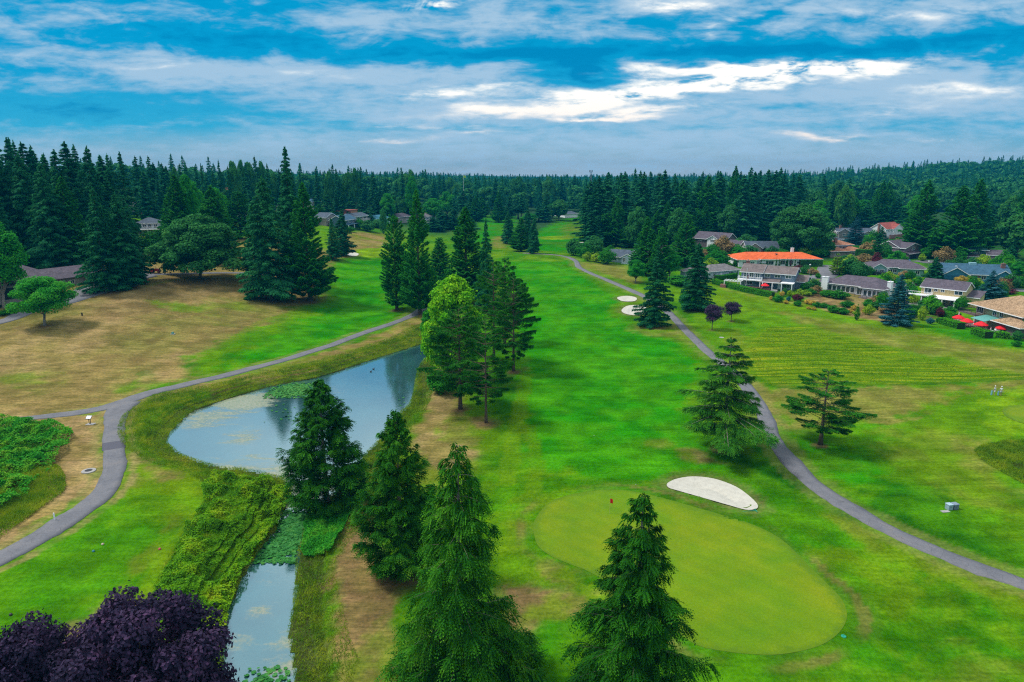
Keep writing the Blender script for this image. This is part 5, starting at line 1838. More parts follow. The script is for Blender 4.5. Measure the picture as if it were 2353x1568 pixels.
h8, W = house((2064, 594), (2157, 583), 'brown_gabled_house', 'brown two storey house with arched white window over a dark double garage')
wing(h8, 0, W, 0, 10, 4.9, 'mauve', 'mauve', rise=2.6, ov=.7)
wing(h8, .4, W * .40, -2.4, 5, 4.85, 'mauve', 'mauve', axis='y', rise=1.8, ov=.7)
wing(h8, -.1, W * .46, -4.4, -1, 2.5, 'brown', 'mauve', 'shed', rise=.9, ov=.5)
wing(h8, W * .68, W * 1.0, -2.2, 5, 3.2, 'mauve', 'mauve', axis='y', rise=1.8, ov=.6)
garage(h8, W * .03, W * .18, 2.1, DARK, y=-4.4)
garage(h8, W * .24, W * .42, 2.1, DARK, y=-4.4)
window(h8, W * .2, 3.5, 2.6, 1.5, y=-2.4, mull=3)
window(h8, W * .84, .9, 2.0, 1.8, y=-2.2, mull=1)
window(h8, W * .55, 3.2, 1.4, 1.2)
door(h8, W * .55, 1.1, 2.1)

h9, W = house((2215, 603), (2295, 607), 'green_roofed_house', 'mauve house with a green hipped upper storey, behind the blue house')
wing(h9, W * .12, W * .62, 2, 9, 5.2, 'green', 'green', 'hip', rise=1.6, ov=.9)
wing(h9, 0, W * .7, 0, 8, 2.6, 'mauve', 'mauve', 'hip', rise=1.3, ov=.7)
wing(h9, W * .62, W * 1.05, -1.5, 9, 3.9, 'mauve', 'mauve', rise=1.5, ov=.6)
window(h9, W * .3, .8, 1.8, 1.3)
window(h9, W * .3, 4.0, 3.4, .9, y=2, mull=3)
window(h9, W * .84, .8, 2, 1.5, y=-1.5)

h10, W = house((2033, 549), (2068, 546), 'tudor_house', 'white and brick gabled house with red tile roof among the dark spruces')
wing(h10, 0, W, 0, 9, 5.8, 'white', 'red', rise=3.0, ov=.6)
wing(h10, W * .35, W * .95, -1.6, 5, 5.7, 'white', 'red', axis='y', rise=2.4, ov=.5)
MB().box(W * .1, W * 1.0, -2.2, -1.62, -.5, 2.2).build('brick_base', BRICK, h10)
window(h10, W * .65, 3.4, 2.0, 1.7, y=-1.6, mull=2)
window(h10, W * .2, 3.6, 1.2, 1.2)
m_ = MB()
for xx in (.37, .5, .65, .8, .93):
    m_.box(W * xx - .08, W * xx + .08, -1.66, -1.605, 2.5, 5.4)
m_.build('timbers', M_('dark_timber', (.05, .03, .03), .8), h10)
chimney(h10, -.6, 4, 0, 8.5, BRICK)

h11, W = house((1922, 557), (2006, 555), 'grey_gabled_house', 'grey two storey house with slate gables behind a blue spruce')
wing(h11, 0, W, 0, 9, 5.0, 'greige', 'slate', rise=2.2, ov=.6)
wing(h11, .3, W * .3, -1.8, 5, 5.8, 'greige', 'slate', axis='y', rise=1.6, ov=.5)
wing(h11, W * .62, W * .97, -1.8, 5, 4.4, 'greige', 'slate', axis='y', rise=1.8, ov=.5)
for x, z, y_ in ((.15, 3.6, -1.8), (.15, .8, -1.8), (.42, 3.4, 0), (.52, .8, 0), (.8, 2.8, -1.8), (.8, .7, -1.8)):
    window(h11, W * x, z, 1.7, 1.2, y=y_)
chimney(h11, W * .12, 3, 4, 8.6, BRICK)

h12, W = house((1908, 592), (1983, 590), 'rust_roofed_house', 'low house with rust coloured roofs in two tiers and a dark red chimney')
wing(h12, 0, W * .48, 0, 8, 2.6, 'tan', 'rust', 'hip', rise=2.0, ov=.8)
wing(h12, W * .52, W * 1.0, .6, 8, 2.6, 'tan', 'rust', 'hip', rise=1.7, ov=.8)
wing(h12, -1.0, W * .85, 5, 13, 4.9, 'grey', 'rust', 'hip', rise=1.7, ov=.9)
window(h12, W * .2, .8, 2, 1.2)
window(h12, W * .7, .8, 2, 1.2, y=.6)
window(h12, W * .55, 3.5, 3, .9, y=5, mull=2)
chimney(h12, W * .4, 6.5, 3, 7.8, BRICK, 1.3)

h13, W = house((1594, 567), (1668, 573), 'half_timbered_house', 'mauve roofed house with curved half timbered gable behind the conifers')
wing(h13, 0, W, 0, 10, 4.8, 'brown', 'mauve', rise=2.8, ov=.7)
wing(h13, W * .46, W * .80, -1.6, 5, 4.7, 'white', 'mauve', axis='y', rise=1.8, ov=.6)
wing(h13, W * .82, W * 1.5, -2, 6, 2.7, 'brown', 'mauve', 'gable', rise=2.0, ov=.7)
window(h13, W * .63, 3.2, 2.6, 1.3, y=-1.6, mull=3)
window(h13, W * .2, 3.2, 1.8, 1.2)
m_ = MB()
for xx in (.5, .57, .63, .7, .76):
    m_.box(W * xx - .07, W * xx + .07, -1.66, -1.605, 4.5, 5.3)
m_.build('timbers', M_('black_timber', (.03, .025, .03), .8), h13)
window(h13, 2.0, 2.6, 2.6, .9, 'r', W=W * 1.5, mull=3)

h14, W = house((1714, 585), (1788, 586), 'slate_roofed_house', 'tan house with slate roof directly behind the long orange roof')
wing(h14, 0, W, 0, 9, 3.4, 'tan', 'slate', rise=2.3, ov=.6)
wing(h14, .2, W * .42, -2.2, 5, 3.5, 'tan', 'slate', axis='y', rise=2.0, ov=.6)
window(h14, W * .12, 1.6, 1.4, 1.1, y=-2.2)
window(h14, W * .30, 1.6, 1.4, 1.1, y=-2.2)
window(h14, W * .70, 1.4, 2.4, 1.2, mull=2)

h15, W = house((1738, 557), (1774, 557), 'red_roofed_house', 'house with dark red roof and skylight left of the huge round tree')
wing(h15, 0, W, 0, 9, 4.6, 'tan', 'red', 'hip', rise=2.8, ov=.6)
wing(h15, W * .55, W * .98, -1.5, 4.6, 4.5, 'tan', 'red', axis='y', rise=1.6, ov=.5)
window(h15, W * .75, 2.8, 1.6, 1.3, y=-1.5)
window(h15, W * .25, 2.8, 1.6, 1.3)
MB().box(W * .5, W * .58, 1.6, 2.6, 6.0, 6.2).build('skylight', WHITE, h15)

h16, W = house((1628, 643), (1698, 636), 'pale_blue_cottage', 'pale blue cottage with grey hip roof beside the blue grey two storey house')
wing(h16, 0, W, 0, 8, 2.7, 'paleblue', 'grey', 'hip', rise=1.9, ov=.6)
wing(h16, -6.5, 1.2, 1.5, 8, 2.6, 'paleblue', 'grey', 'hip', rise=1.5, ov=.6)
window(h16, W * .18, .9, 1.2, 1.3)
window(h16, W * .72, 1.0, 2.2, 1.2, mull=2)
window(h16, W * .93, 1.0, 1.2, 1.2, mull=0)
door(h16, W * .4, 1.0, 2.1, WHITE)

h17, W = house((1397, 601), (1449, 606), 'grey_cottage', 'low pale cottage with dark grey roof at the edge of the fairway')
wing(h17, 0, W, 0, 8, 2.8, 'paleblue', 'slate', rise=2.2, ov=.8)
wing(h17, W * .66, W * 1.15, -2.4, 6, 2.75, 'paleblue', 'slate', axis='y', rise=1.4, ov=.6)
window(h17, W * .3, .9, 1.6, 1.2)
window(h17, W * .78, .6, 1.2, 1.8, y=-2.4)

h18, W = house((1886, 562), (1916, 564), 'small_blue_house', 'small low house with blue roof left of the grey gabled house')
wing(h18, 0, W, 0, 8, 2.7, 'paleblue', 'slate', 'hip', rise=1.5, ov=.5)
window(h18, W * .3, .9, 1.5, 1.1)
window(h18, W * .7, .9, 1.5, 1.1)

h19, W = house((2287, 532), (2308, 531), 'white_hill_house', 'small white two storey house peeking between the dark trees at the far right')
wing(h19, 0, W, 0, 8, 5.2, 'white', 'grey', axis='y', rise=1.5, ov=.8)
window(h19, W * .5, 3.2, 2.4, 1.3)
window(h19, W * .5, .6, 2.4, 1.5)
railing(h19, [(0, -1.5), (W, -1.5)], 2.7, 1)

h20, W = house((1516, 606), (1556, 602), 'hidden_grey_house', 'grey roofed house mostly hidden behind the bright green tree')
wing(h20, 0, W, 0, 9, 4.2, 'tan', 'grey', 'hip', rise=3.2, ov=.6)
window(h20, W * .5, 1, 2, 1.3)

# left side buildings
l1, W = house((316, 541), (371, 540), 'decked_house', 'white two storey house with full width deck and white railing at the left')
wing(l1, 0, W, 0, 9, 5.2, 'paleblue', 'slate', 'hip', rise=2.2, ov=.8)
MB().box(-.5, W + 1.0, -3.0, -.03, 2.5, 2.75).build('deck', WHITE, l1)
railing(l1, [(-.4, -2.9), (W + .9, -2.9), (W + .9, -.1)], 2.75, 1.0)
posts(l1, [(.3, -2.8), (W * .5, -2.8), (W + .7, -2.8)], 2.5, .22)
for x in (.12, .34, .56, .8):
    window(l1, W * x, 3.0, W * .17, 1.8)
    window(l1, W * x, .4, W * .17, 1.7)

l2, W = house((52, 686), (232, 642), 'maintenance_building', 'long low greige maintenance building with dark shingle roof beside the yard', 'building')
wing(l2, 0, W, 0, 11, 3.0, 'greige', 'mauve', rise=2.2, ov=.7, z0=-1.5, trim=False)
wing(l2, -9, .02, -3.5, 12, 3.3, 'greige', 'mauve', axis='x', rise=2.3, ov=.6, z0=-1.5, trim=False)
wing(l2, W * .1, W * .55, 10.5, 19, 3.6, 'greige', 'mauve', 'hip', rise=2.4, ov=.6, z0=-1.5, trim=False)
for x in (.30, .37, .62):
    window(l2, W * x, 1.0, 1.3, 1.1, mull=1)
door(l2, W * .49, 1.1, 2.1, M_('grey_door', (.2, .19, .18), .7))
door(l2, W * .70, 2.4, 2.3, M_('pale_door', (.33, .33, .30), .7))
MB().box(-6.2, -3.2, -3.56, -3.51, -.4, 2.6).build('bay_shade_panel', DARK, l2)  # flat dark panel on the wall, coloured as the shade inside the bay
MB().box(-8.6, -7.2, -3.56, -3.51, -.4, 2.3).build('bay_shade_panel', DARK, l2)

l3, W = house((322, 494), (357, 491), 'hillside_roof_house', 'mauve roofed house above the decked house on the wooded slope')
wing(l3, 0, W, 0, 9, 5.0, 'mauve', 'mauve', 'hip', rise=3.0, ov=.7)
window(l3, W * .6, 3, 2, 1.3)

HC = [
    ((551, 517), (573, 517), 'paleblue', 'slate', 5.0, 'gable', 'y', 'narrow grey blue gabled house behind the dark spruce'),
    ((632, 479), (653, 478), 'white', 'grey', 4.4, 'gable', 'x', 'small white house on the lawn left of the tallest fir'),
    ((715, 490), (737, 489), 'white', 'blue', 7.0, 'hip', 'x', 'tall white house with blue roof right of the tallest fir'),
    ((718, 515), (756, 514), 'mint', 'teal', 3.4, 'gable', 'x', 'low house with vivid teal roof by the left fairway'),
    ((750, 520), (776, 520), 'tan', 'slate', 5.0, 'gable', 'y', 'tan house with steep dark front gable between the teal roofs'),
    ((790, 527), (818, 526), 'dkblue', 'blue', 5.4, 'gable', 'x', 'dark blue house with white porch columns by the far left green'),
    ((848, 515), (897, 514), 'mint', 'teal', 3.0, 'hip', 'x', 'wide low teal roofed house above the far dry slope'),
    ((914, 513), (946, 512), 'tan', 'mauve', 4.0, 'hip', 'x', 'pinkish roofed house half behind the columnar cedar pair'),
    ((977, 513), (1003, 511), 'grey', 'grey', 4.6, 'hip', 'x', 'grey house right of the columnar cedar pair'),
    ((528, 451), (548, 450), 'tan', 'red', 5.0, 'hip', 'x', 'small brown roofed house high on the left ridge'),
]
for (A, B, wl_, rf, hh, kd, ax, lab) in HC:
    r_, W = house(A, B, 'distant_house', lab, 'house', 'houses scattered left of centre beyond the fairway')
    wing(r_, 0, W, 0, 8, hh, wl_, rf, kd, ax, 2.2, .6, z0=-1.5)
    if hh > 4.2:
        for x in (.2, .5, .8):
            window(r_, W * x, hh - 2.0, W * .18, 1.3)
    for x in (.25, .7):
        window(r_, W * x, .8, W * .2, 1.4)
    if 'columns' in lab:
        MB().box(0, W, -3, -.03, 2.7, 2.95).build('porch_roof', ROOFS['blue'], r_)
        posts(r_, [(.3, -2.8), (W * .5, -2.8), (W - .3, -2.8)], 2.7, .3)
    if 'teal' in rf:
        posts(r_, [(W * .2, -1.0), (W * .5, -1.0), (W * .9, -1.0)], 2.6, .2)
c7, W = house((812, 518), (846, 517), 'stacked_modern_house', 'cream house with an orange and dark red box stacked on top')
wing(c7, 0, W, 0, 9, 5.4, 'tan', 'slate', rise=1.6, ov=.6)
wing(c7, 1, W * .9, 6, 13, 8.6, 'orange', 'red', 'flat', ov=.4)
MB().box(.98, W * .45, 5.9, 5.98, 6.2, 8.5).build('red_panel', M_('dark_red_panel', (.25, .04, .05), .7), c7)
for x in (.2, .5, .8):
    window(c7, W * x, 3.4, W * .18, 1.3)
    window(c7, W * x, .8, W * .18, 1.4)
railing(c7, [(0, -1.6), (W, -1.6)], 2.7, 1)
c11, W = house((1278, 497), (1302, 497), 'dormer_house', 'far white house with two white dormers beyond the last fairway')
wing(c11, 0, W, 0, 9, 4.0, 'grey', 'slate', rise=4.2, ov=.6)
for x in (.35, .72):
    wing(c11, W * x - 1.1, W * x + 1.1, -.2, 3.5, 5.8, 'white', 'slate', axis='y', rise=1.1, ov=.25, z0=4.6)
    window(c11, W * x, 4.9, 1.0, .9, y=-.2)
window(c11, W * .3, .8, 2, 1.4)
window(c11, W * .7, .8, 2, 1.4)
c12, W = house((1298, 501), (1327, 500), 'white_garage', 'long low white garage right of the far dormer house', 'garage')
wing(c12, 0, W, 0, 8, 3.0, 'white', 'slate', 'hip', rise=2.0, ov=.6)
garage(c12, W * .1, W * .45, 2.3, WHITE)
garage(c12, W * .55, W * .9, 2.3, WHITE)
# ---------------------------------------------------------------- hedges, shrubs, banks
def hedge(line_px, width, h, mat, label, dens=60, group=None, leaf=.22):
    """a clipped hedge: box-section run of leaves around a dark core"""
    line = catmull(np.array([px(u, v)[:2] for u, v in line_px]), 6)
    seg = np.linalg.norm(np.diff(line, axis=0), axis=1)
    s = np.concatenate([[0], np.cumsum(seg)])
    L = s[-1]
    r = np.random.default_rng(int(abs(line_px[0][0]) * 7) % 9999)
    per = 2 * h + width
    n = int(L * per * dens)
    t = r.random(n) * L
    q = r.random(n) * per
    cx, cy = np.interp(t, s, line[:, 0]), np.interp(t, s, line[:, 1])
    tx = np.interp(t + .3, s, line[:, 0]) - np.interp(t - .3, s, line[:, 0])
    ty = np.interp(t + .3, s, line[:, 1]) - np.interp(t - .3, s, line[:, 1])
    tl = np.hypot(tx, ty) + 1e-9
    nx, ny = -ty / tl, tx / tl
    side = np.where(q < h, -1.0, np.where(q < 2 * h, 1.0, (q - 2 * h) / width * 2 - 1))
    zz = np.where(q < h, q, np.where(q < 2 * h, q - h, h))
    wob = (vnoise(t * .8, zz * 1.4, 3) - .5) * .22
    off = side * (width / 2 + np.where(q < 2 * h, wob, 0)) + r.normal(0, .04, n)
    x, y = cx + nx * off, cy + ny * off
    gzv = ground_h(cx, cy)
    z = gzv + zz + np.where(q >= 2 * h, wob * .8, 0) + r.normal(0, .04, n)
    out = np.stack([nx * np.where(q < 2 * h, side, 0), ny * np.where(q < 2 * h, side, 0), np.where(q >= 2 * h, 1., .25)], -1)
    nrm = out + r.normal(0, .55, (n, 3))
    d = np.cross(nrm, r.normal(0, 1, (n, 3)))
    org = np.array([line[len(line) // 2, 0], line[len(line) // 2, 1], 0])
    P = np.stack([x, y, z], -1)
    org[2] = P[:, 2].min()
    V, F, T = leaf_quads(P - org, d, nrm, leaf * r.uniform(.7, 1.3, n), leaf * .8 * r.uniform(.7, 1.3, n), r.random(n))
    e = empty('hedge', org, 0, label, 'hedge', group)
    me = np_mesh('hedge_leaves', V, F, {'rnd': T})
    o = link('foliage', me, [mat])
    o.parent = e
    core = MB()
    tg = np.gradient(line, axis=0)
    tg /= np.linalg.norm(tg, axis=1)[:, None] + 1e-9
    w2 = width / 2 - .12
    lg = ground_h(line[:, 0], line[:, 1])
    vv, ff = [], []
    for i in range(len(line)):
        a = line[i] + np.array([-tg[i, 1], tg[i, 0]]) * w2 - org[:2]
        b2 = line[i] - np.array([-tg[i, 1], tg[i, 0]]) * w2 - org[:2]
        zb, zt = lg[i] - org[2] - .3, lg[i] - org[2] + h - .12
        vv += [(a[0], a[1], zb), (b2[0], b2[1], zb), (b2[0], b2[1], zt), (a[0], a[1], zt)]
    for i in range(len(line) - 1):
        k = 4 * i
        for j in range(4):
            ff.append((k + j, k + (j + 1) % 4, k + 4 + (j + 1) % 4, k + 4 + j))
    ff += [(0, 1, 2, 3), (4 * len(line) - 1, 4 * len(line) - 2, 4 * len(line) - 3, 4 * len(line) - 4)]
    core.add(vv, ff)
    core.build('dark_core', CORE, e)  # added solid dark box behind the leaves, no single stems modelled
    return e


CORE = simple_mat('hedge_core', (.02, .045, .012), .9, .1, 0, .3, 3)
hedge([(1640, 652), (1670, 660), (1700, 668), (1740, 677), (1776, 684)], 1.9, 1.7, M_HEDGE, 'long clipped green hedge in front of the blue grey two storey house')
hedge([(1642, 644), (1665, 643), (1690, 638)], 1.8, 1.7, M_BUSH, 'short hedge in front of the pale blue cottage')
hedge([(2164, 744), (2185, 750), (2208, 757)], 2.2, 1.7, M_HEDGE, 'clipped box hedge below the red parasols, left one')
hedge([(2168, 727), (2185, 731), (2200, 735)], 2.0, 1.6, M_HEDGE, 'clipped box hedge behind the left hedge, beside the red parasols')
hedge([(2238, 768), (2255, 773), (2272, 778)], 2.3, 1.7, M_HEDGE, 'clipped box hedge below the teal awning, middle one')
hedge([(2290, 775), (2303, 777), (2316, 778)], 2.0, 1.5, M_HEDGE, 'clipped box hedge under the rightmost parasol')
hedge([(2215, 612), (2240, 616), (2270, 618), (2300, 619)], 2.0, 1.5, M_HEDGE, 'bright low hedge running behind the blue house roof', 30)
hedge([(1836, 612), (1870, 612), (1890, 613)], 2.6, 2.6, M_DLEAF, 'dark tall hedge behind the right end of the orange roof', 30)
hedge([(2003, 604), (2020, 605), (2042, 604)], 2.2, 2.0, M_HEDGE, 'green hedge behind the mint walled house', 30)
hedge([(1965, 600), (1985, 602), (2002, 602)], 2.4, 5.2, M_MIDCEDAR, 'tall dark clipped cedar hedge beside the rust roofed house', 30)


def B(kind, u, v, w, h, lab, cat='shrub', group=None, upright=False):
    p = gp(u, v)
    s = mpp(p)
    return bush(kind, p, w * s * (1.1 if upright else 1.38), h * s * (1.05 if upright else 1.4), lab, cat, group, upright)


# gardens, one by one
for a in [
    ('green', 1010, 905, 60, 40, 'bushes at the foot of the bright maple by the water'),
    ('lime', 1060, 880, 70, 40, 'yellow green bushes under the bright maple'),
    ('gold', 1772, 690, 10, 7, 'golden round shrub at the right end of the long hedge'),
    ('green', 1788, 694, 21, 11, 'low dark green mound right of the long hedge end'),
    ('gold', 1797, 681, 11, 9, 'pale yellow shrub behind the low dark green mound'),
    ('dark', 1803, 678, 12, 12, 'dark round shrub between two pale yellow shrubs'),
    ('lime', 1816, 681, 13, 11, 'lime shrub right of the dark round shrub at the lawn corner'),
    ('gold', 1806, 698, 12, 6, 'small golden mound beside the dark red shrub'),
    ('blue', 1812, 692, 10, 8, 'tiny blue grey shrub left of the dark red shrub'),
    ('red', 1832, 692, 21, 12, 'dark crimson rounded shrub in the border of the grey house'),
    ('green', 1833, 703, 19, 9, 'green mound in front of the dark crimson shrub'),
    ('lime', 1829, 684, 19, 10, 'lime green mound behind the dark crimson shrub'),
    ('lime', 1838, 677, 14, 10, 'lime mound uphill of the dark crimson shrub'),
    ('lime', 1851, 680, 22, 10, 'broad yellow green shrub above the straw coloured lawn'),
    ('green', 1862, 679, 20, 12, 'green shrub right of the broad yellow green one'),
    ('green', 1845, 668, 15, 12, 'round green shrub by the corner of the two storey house porch'),
    ('dark', 1856, 666, 10, 12, 'dark shrub right of the round porch shrub'),
    ('dark', 1871, 662, 12, 11, 'dark purple green shrub by the two storey house side wall'),
    ('gold', 1856, 698, 17, 8, 'golden mound at the left rim of the straw coloured lawn'),
    ('gold', 1867, 701, 14, 8, 'golden mound at the lower left of the straw coloured lawn'),
    ('green', 1877, 706, 17, 9, 'green mound below the straw coloured lawn'),
    ('green', 1893, 708, 20, 9, 'wide low green shrub below the straw coloured lawn'),
    ('gold', 1870, 713, 12, 6, 'small golden mound on the bare mulch, nearest the fairway'),
    ('gold', 1858, 711, 10, 5, 'tiny golden plant on the mulch edge'),
    ('green', 1915, 719, 27, 13, 'dark green mound at the lawn edge left of the clipped pillar'),
    ('green', 1937, 722, 26, 11, 'low green shrub between the mound and the clipped pillar'),
    ('green', 1947, 706, 27, 11, 'domed green shrub above the clipped pillar'),
    ('gold', 1962, 713, 12, 9, 'golden shrub touching the left of the clipped pillar'),
    ('gold', 1954, 720, 12, 8, 'golden shrub in front of the clipped pillar'),
    ('lime', 1968, 726, 16, 10, 'yellow green bush at the foot of the clipped pillar'),
    ('gold', 1986, 720, 12, 9, 'golden shrub right of the clipped pillar'),
    ('green', 1994, 708, 27, 15, 'bushy green shrub right of the clipped pillar'),
    ('dark', 2014, 710, 30, 12, 'dull green spreading shrub between the pillar and the blue spruce'),
    ('lime', 2002, 701, 24, 9, 'yellow green hedge like shrub under the raised deck'),
    ('rust', 2028, 719, 24, 12, 'reddish brown shrub left of the blue spruce'),
    ('green', 1927, 687, 38, 15, 'large smooth green mound in front of the grey house windows'),
    ('green', 1898, 682, 26, 11, 'green mound left of the large smooth one by the grey house'),
    ('rust', 1875, 675, 22, 14, 'brownish shrub below the left white chimney'),
    ('dark', 1867, 668, 28, 20, 'dark green loose shrub left of the white chimney'),
    ('green', 2095, 727, 36, 20, 'spreading green shrub right of the blue spruce base'),
    ('lime', 2118, 736, 22, 24, 'young yellow green tree in the bed below the cream house'),
    ('blue', 2137, 745, 15, 11, 'powder blue round shrub on the lawn edge'),
    ('dark', 2140, 722, 30, 18, 'dark green shrub below the cream house patio'),
    ('red', 2158, 728, 18, 16, 'dark purple shrub left of the rear box hedge'),
    ('dark', 2078, 748, 34, 18, 'dark spreading shrub at the foot of the tall blue spruce'),
    ('green', 2155, 742, 9, 9, 'small dark ball shrub on the lawn before the left box hedge'),
    ('lime', 2096, 698, 20, 16, 'pale yellow shrub beside the white balcony posts'),
    ('green', 2208, 713, 30, 24, 'large bright green round bush between the cream house and the parasols'),
    ('green', 2184, 722, 26, 13, 'clipped green shrub beside the rear box hedge'),
    ('green', 2088, 690, 30, 30, 'leafy green bush between the blue spruce and the cream house'),
    ('dark', 2337, 782, 26, 16, 'dark shrub right of the last box hedge'),
    ('dark', 2350, 775, 24, 30, 'tall dark shrub at the right edge below the shake roof'),
    ('green', 2335, 796, 18, 10, 'small green shrub on the lawn at the right edge'),
    ('red', 1720, 611, 22, 13, 'deep maroon small tree in front of the orange roofed house'),
    ('green', 1752, 613, 24, 6, 'wide bright green mound in front of the orange roofed house'),
    ('green', 1690, 612, 14, 10, 'round shrub at the left corner of the orange roofed house'),
    ('red', 1834, 626, 26, 12, 'dark red shrub on the bank above the street'),
    ('dark', 1852, 630, 24, 15, 'dark round shrub on the bank above the street'),
    ('rust', 1865, 632, 18, 12, 'brown shrub on the bank above the street'),
    ('gold', 1876, 632, 12, 8, 'golden mound beside the street bend'),
    ('green', 1879, 640, 14, 9, 'green mound beside the street bend'),
    ('lime', 1878, 654, 30, 9, 'yellow flowering low shrub along the street'),
    ('dark', 1955, 632, 40, 30, 'loose dark bushy tree behind the grey house'),
    ('dark', 1978, 640, 34, 26, 'bushy green tree right of the loose dark one behind the grey house'),
    ('red', 2012, 622, 24, 30, 'reddish bushy tree left of the mint walled house'),
    ('rust', 1985, 608, 40, 18, 'brownish shrub bank under the rust roofed house'),
    ('dark', 1942, 606, 34, 14, 'dark shrub below the rust roofed house'),
    ('green', 2090, 642, 22, 14, 'round green shrub before the right end of the mint walled house'),
    ('rust', 2078, 640, 22, 13, 'yellow brown shrub before the mint walled house'),
    ('green', 2108, 656, 20, 15, 'ball shaped green shrub above the cream house roof'),
    ('lime', 2088, 654, 17, 9, 'clipped yellow green shrub left of the ball shaped one'),
    ('green', 2127, 594, 34, 18, 'large green mound in front of the brown gabled house'),
    ('lime', 2118, 600, 17, 12, 'lime shrub below the large green mound'),
    ('rust', 2168, 606, 36, 28, 'bushy tree with rust and yellow leaves beside the driveway'),
    ('green', 2200, 604, 32, 24, 'round bright green bush right of the rusty leaved tree'),
    ('dark', 2190, 590, 40, 20, 'olive bush behind the round bright green one'),
    ('lime', 2255, 610, 25, 18, 'lime yellow bush in front of the mauve house'),
    ('gold', 2208, 650, 22, 12, 'orange yellow shrub in front of the blue house'),
    ('lime', 2225, 650, 18, 12, 'yellow shrub in front of the blue house entrance'),
    ('rust', 2298, 660, 26, 14, 'reddish shrub at the right end of the blue house'),
    ('purple' if False else 'red', 2318, 664, 28, 22, 'dark red spreading small tree right of the blue house'),
    ('red', 2310, 674, 44, 8, 'low crimson hedge row above the shake roof'),
    ('green', 2340, 660, 40, 18, 'green bush mass at the right edge above the street'),
    # by the fairway cottage
    ('dark', 1318, 588, 36, 28, 'large dark shrub left of the fairway cottage, leftmost'),
    ('green', 1342, 592, 34, 24, 'large rounded shrub second from the left beside the path'),
    ('dark', 1366, 584, 40, 30, 'tall dark bush behind the lime shrubs'),
    ('lime', 1350, 600, 20, 15, 'lime rimmed shrub left of the path bend'),
    ('lime', 1370, 603, 24, 15, 'bright lime shrub by the cottage garden'),
    ('green', 1394, 607, 38, 26, 'round glossy green bush in front of the grey cottage'),
    ('green', 1402, 592, 26, 20, 'green bush behind the round glossy one'),
    ('lime', 1420, 586, 26, 12, 'yellow green shrub behind the cottage roof'),
    ('red', 1448, 602, 16, 12, 'reddish shrub at the right corner of the cottage'),
    ('green', 1460, 622, 30, 24, 'green bushy undergrowth beside the bushy spruce'),
    ('green', 1560, 655, 60, 16, 'low green shrubs under the bright leafy tree'),
    ('lime', 1632, 626, 30, 24, 'yellow green bush left of the pale blue cottage'),
    ('green', 1600, 620, 34, 28, 'green bush behind the dark green conifer'),
    ('green', 1655, 610, 46, 24, 'green bush mass left of the orange roof'),
    ('green', 1690, 592, 40, 22, 'green bushes behind the left end of the orange roof'),
    ('green', 1638, 592, 46, 22, 'green tree like bush before the half timbered house'),
    ('lime', 1808, 587, 22, 22, 'lime yellow small tree behind the orange roof'),
    ('dark', 1712, 575, 40, 26, 'dark bush mass between the slate and mauve roofs'),
    ('green', 1870, 588, 80, 18, 'green bank of shrubs right of the huge round tree'),
    ('dark', 1575, 590, 40, 20, 'dark bush under the round topped cedar'),
    # left side
    ('green', 15, 722, 36, 8, 'low green bed at the left edge beside the driveway'),
    ('green', 345, 578, 60, 32, 'dark green laurel mass below the decked house'),
    ('lime', 372, 500, 20, 26, 'yellow leaved shrub right of the decked house'),
    ('lime', 342, 497, 34, 22, 'lime yellow bush behind the decked house'),
    ('rust', 330, 488, 24, 26, 'brown leaved bushy tree left of the lime bush'),
    ('green', 268, 655, 22, 8, 'low green plant at the foot of the broad fir'),
    ('green', 300, 648, 34, 16, 'green shrub under the fir beside the carts'),
    ('green', 825, 527, 26, 18, 'green bush in front of the stacked modern house'),
    ('dark', 845, 532, 34, 18, 'dark bushy shrub by the far dry slope'),
    ('dark', 882, 538, 20, 40, 'dark bush left of the columnar pair'),
    ('green', 805, 533, 20, 9, 'low green shrub by the dark blue house'),
    ('dark', 870, 524, 40, 14, 'dark hedge like shrub before the wide teal roofed house'),
]:
    B(*a)
B('hedge', 1968, 736, 13, 36, 'tall clipped green pillar shrub in the mulch bed', upright=True)
B('hedge', 2196, 712, 12, 16, 'clipped green block by the white patio posts', upright=True)
B('lime', 1921, 632, 34, 46, 'bright yellow green conical tree behind the grey house', 'tree', None, True)
for i, (u, kd) in enumerate(((1783, 'dark'), (1790, 'dark'), (1808, 'dark'), (1816, 'red'), (1826, 'dark'))):
    B(kd, u, 616, 5, 22, ['leftmost slim cypress before the orange roofed house', 'second slim cypress before the orange roofed house', 'slim green cypress left of the red one',
                         'slim dark red cypress before the orange roofed house', 'slim green cypress right of the red one'][i], 'tree', 'slim cypresses before the orange roofed house', True)
for u, l_ in ((1741, 'small dark cone tree left of its twin in front of the slate roofed house'), (1757, 'small dark cone tree right of its twin in front of the slate roofed house')):
    B('dark', u, 586, 12, 19, l_, 'tree', None, True)


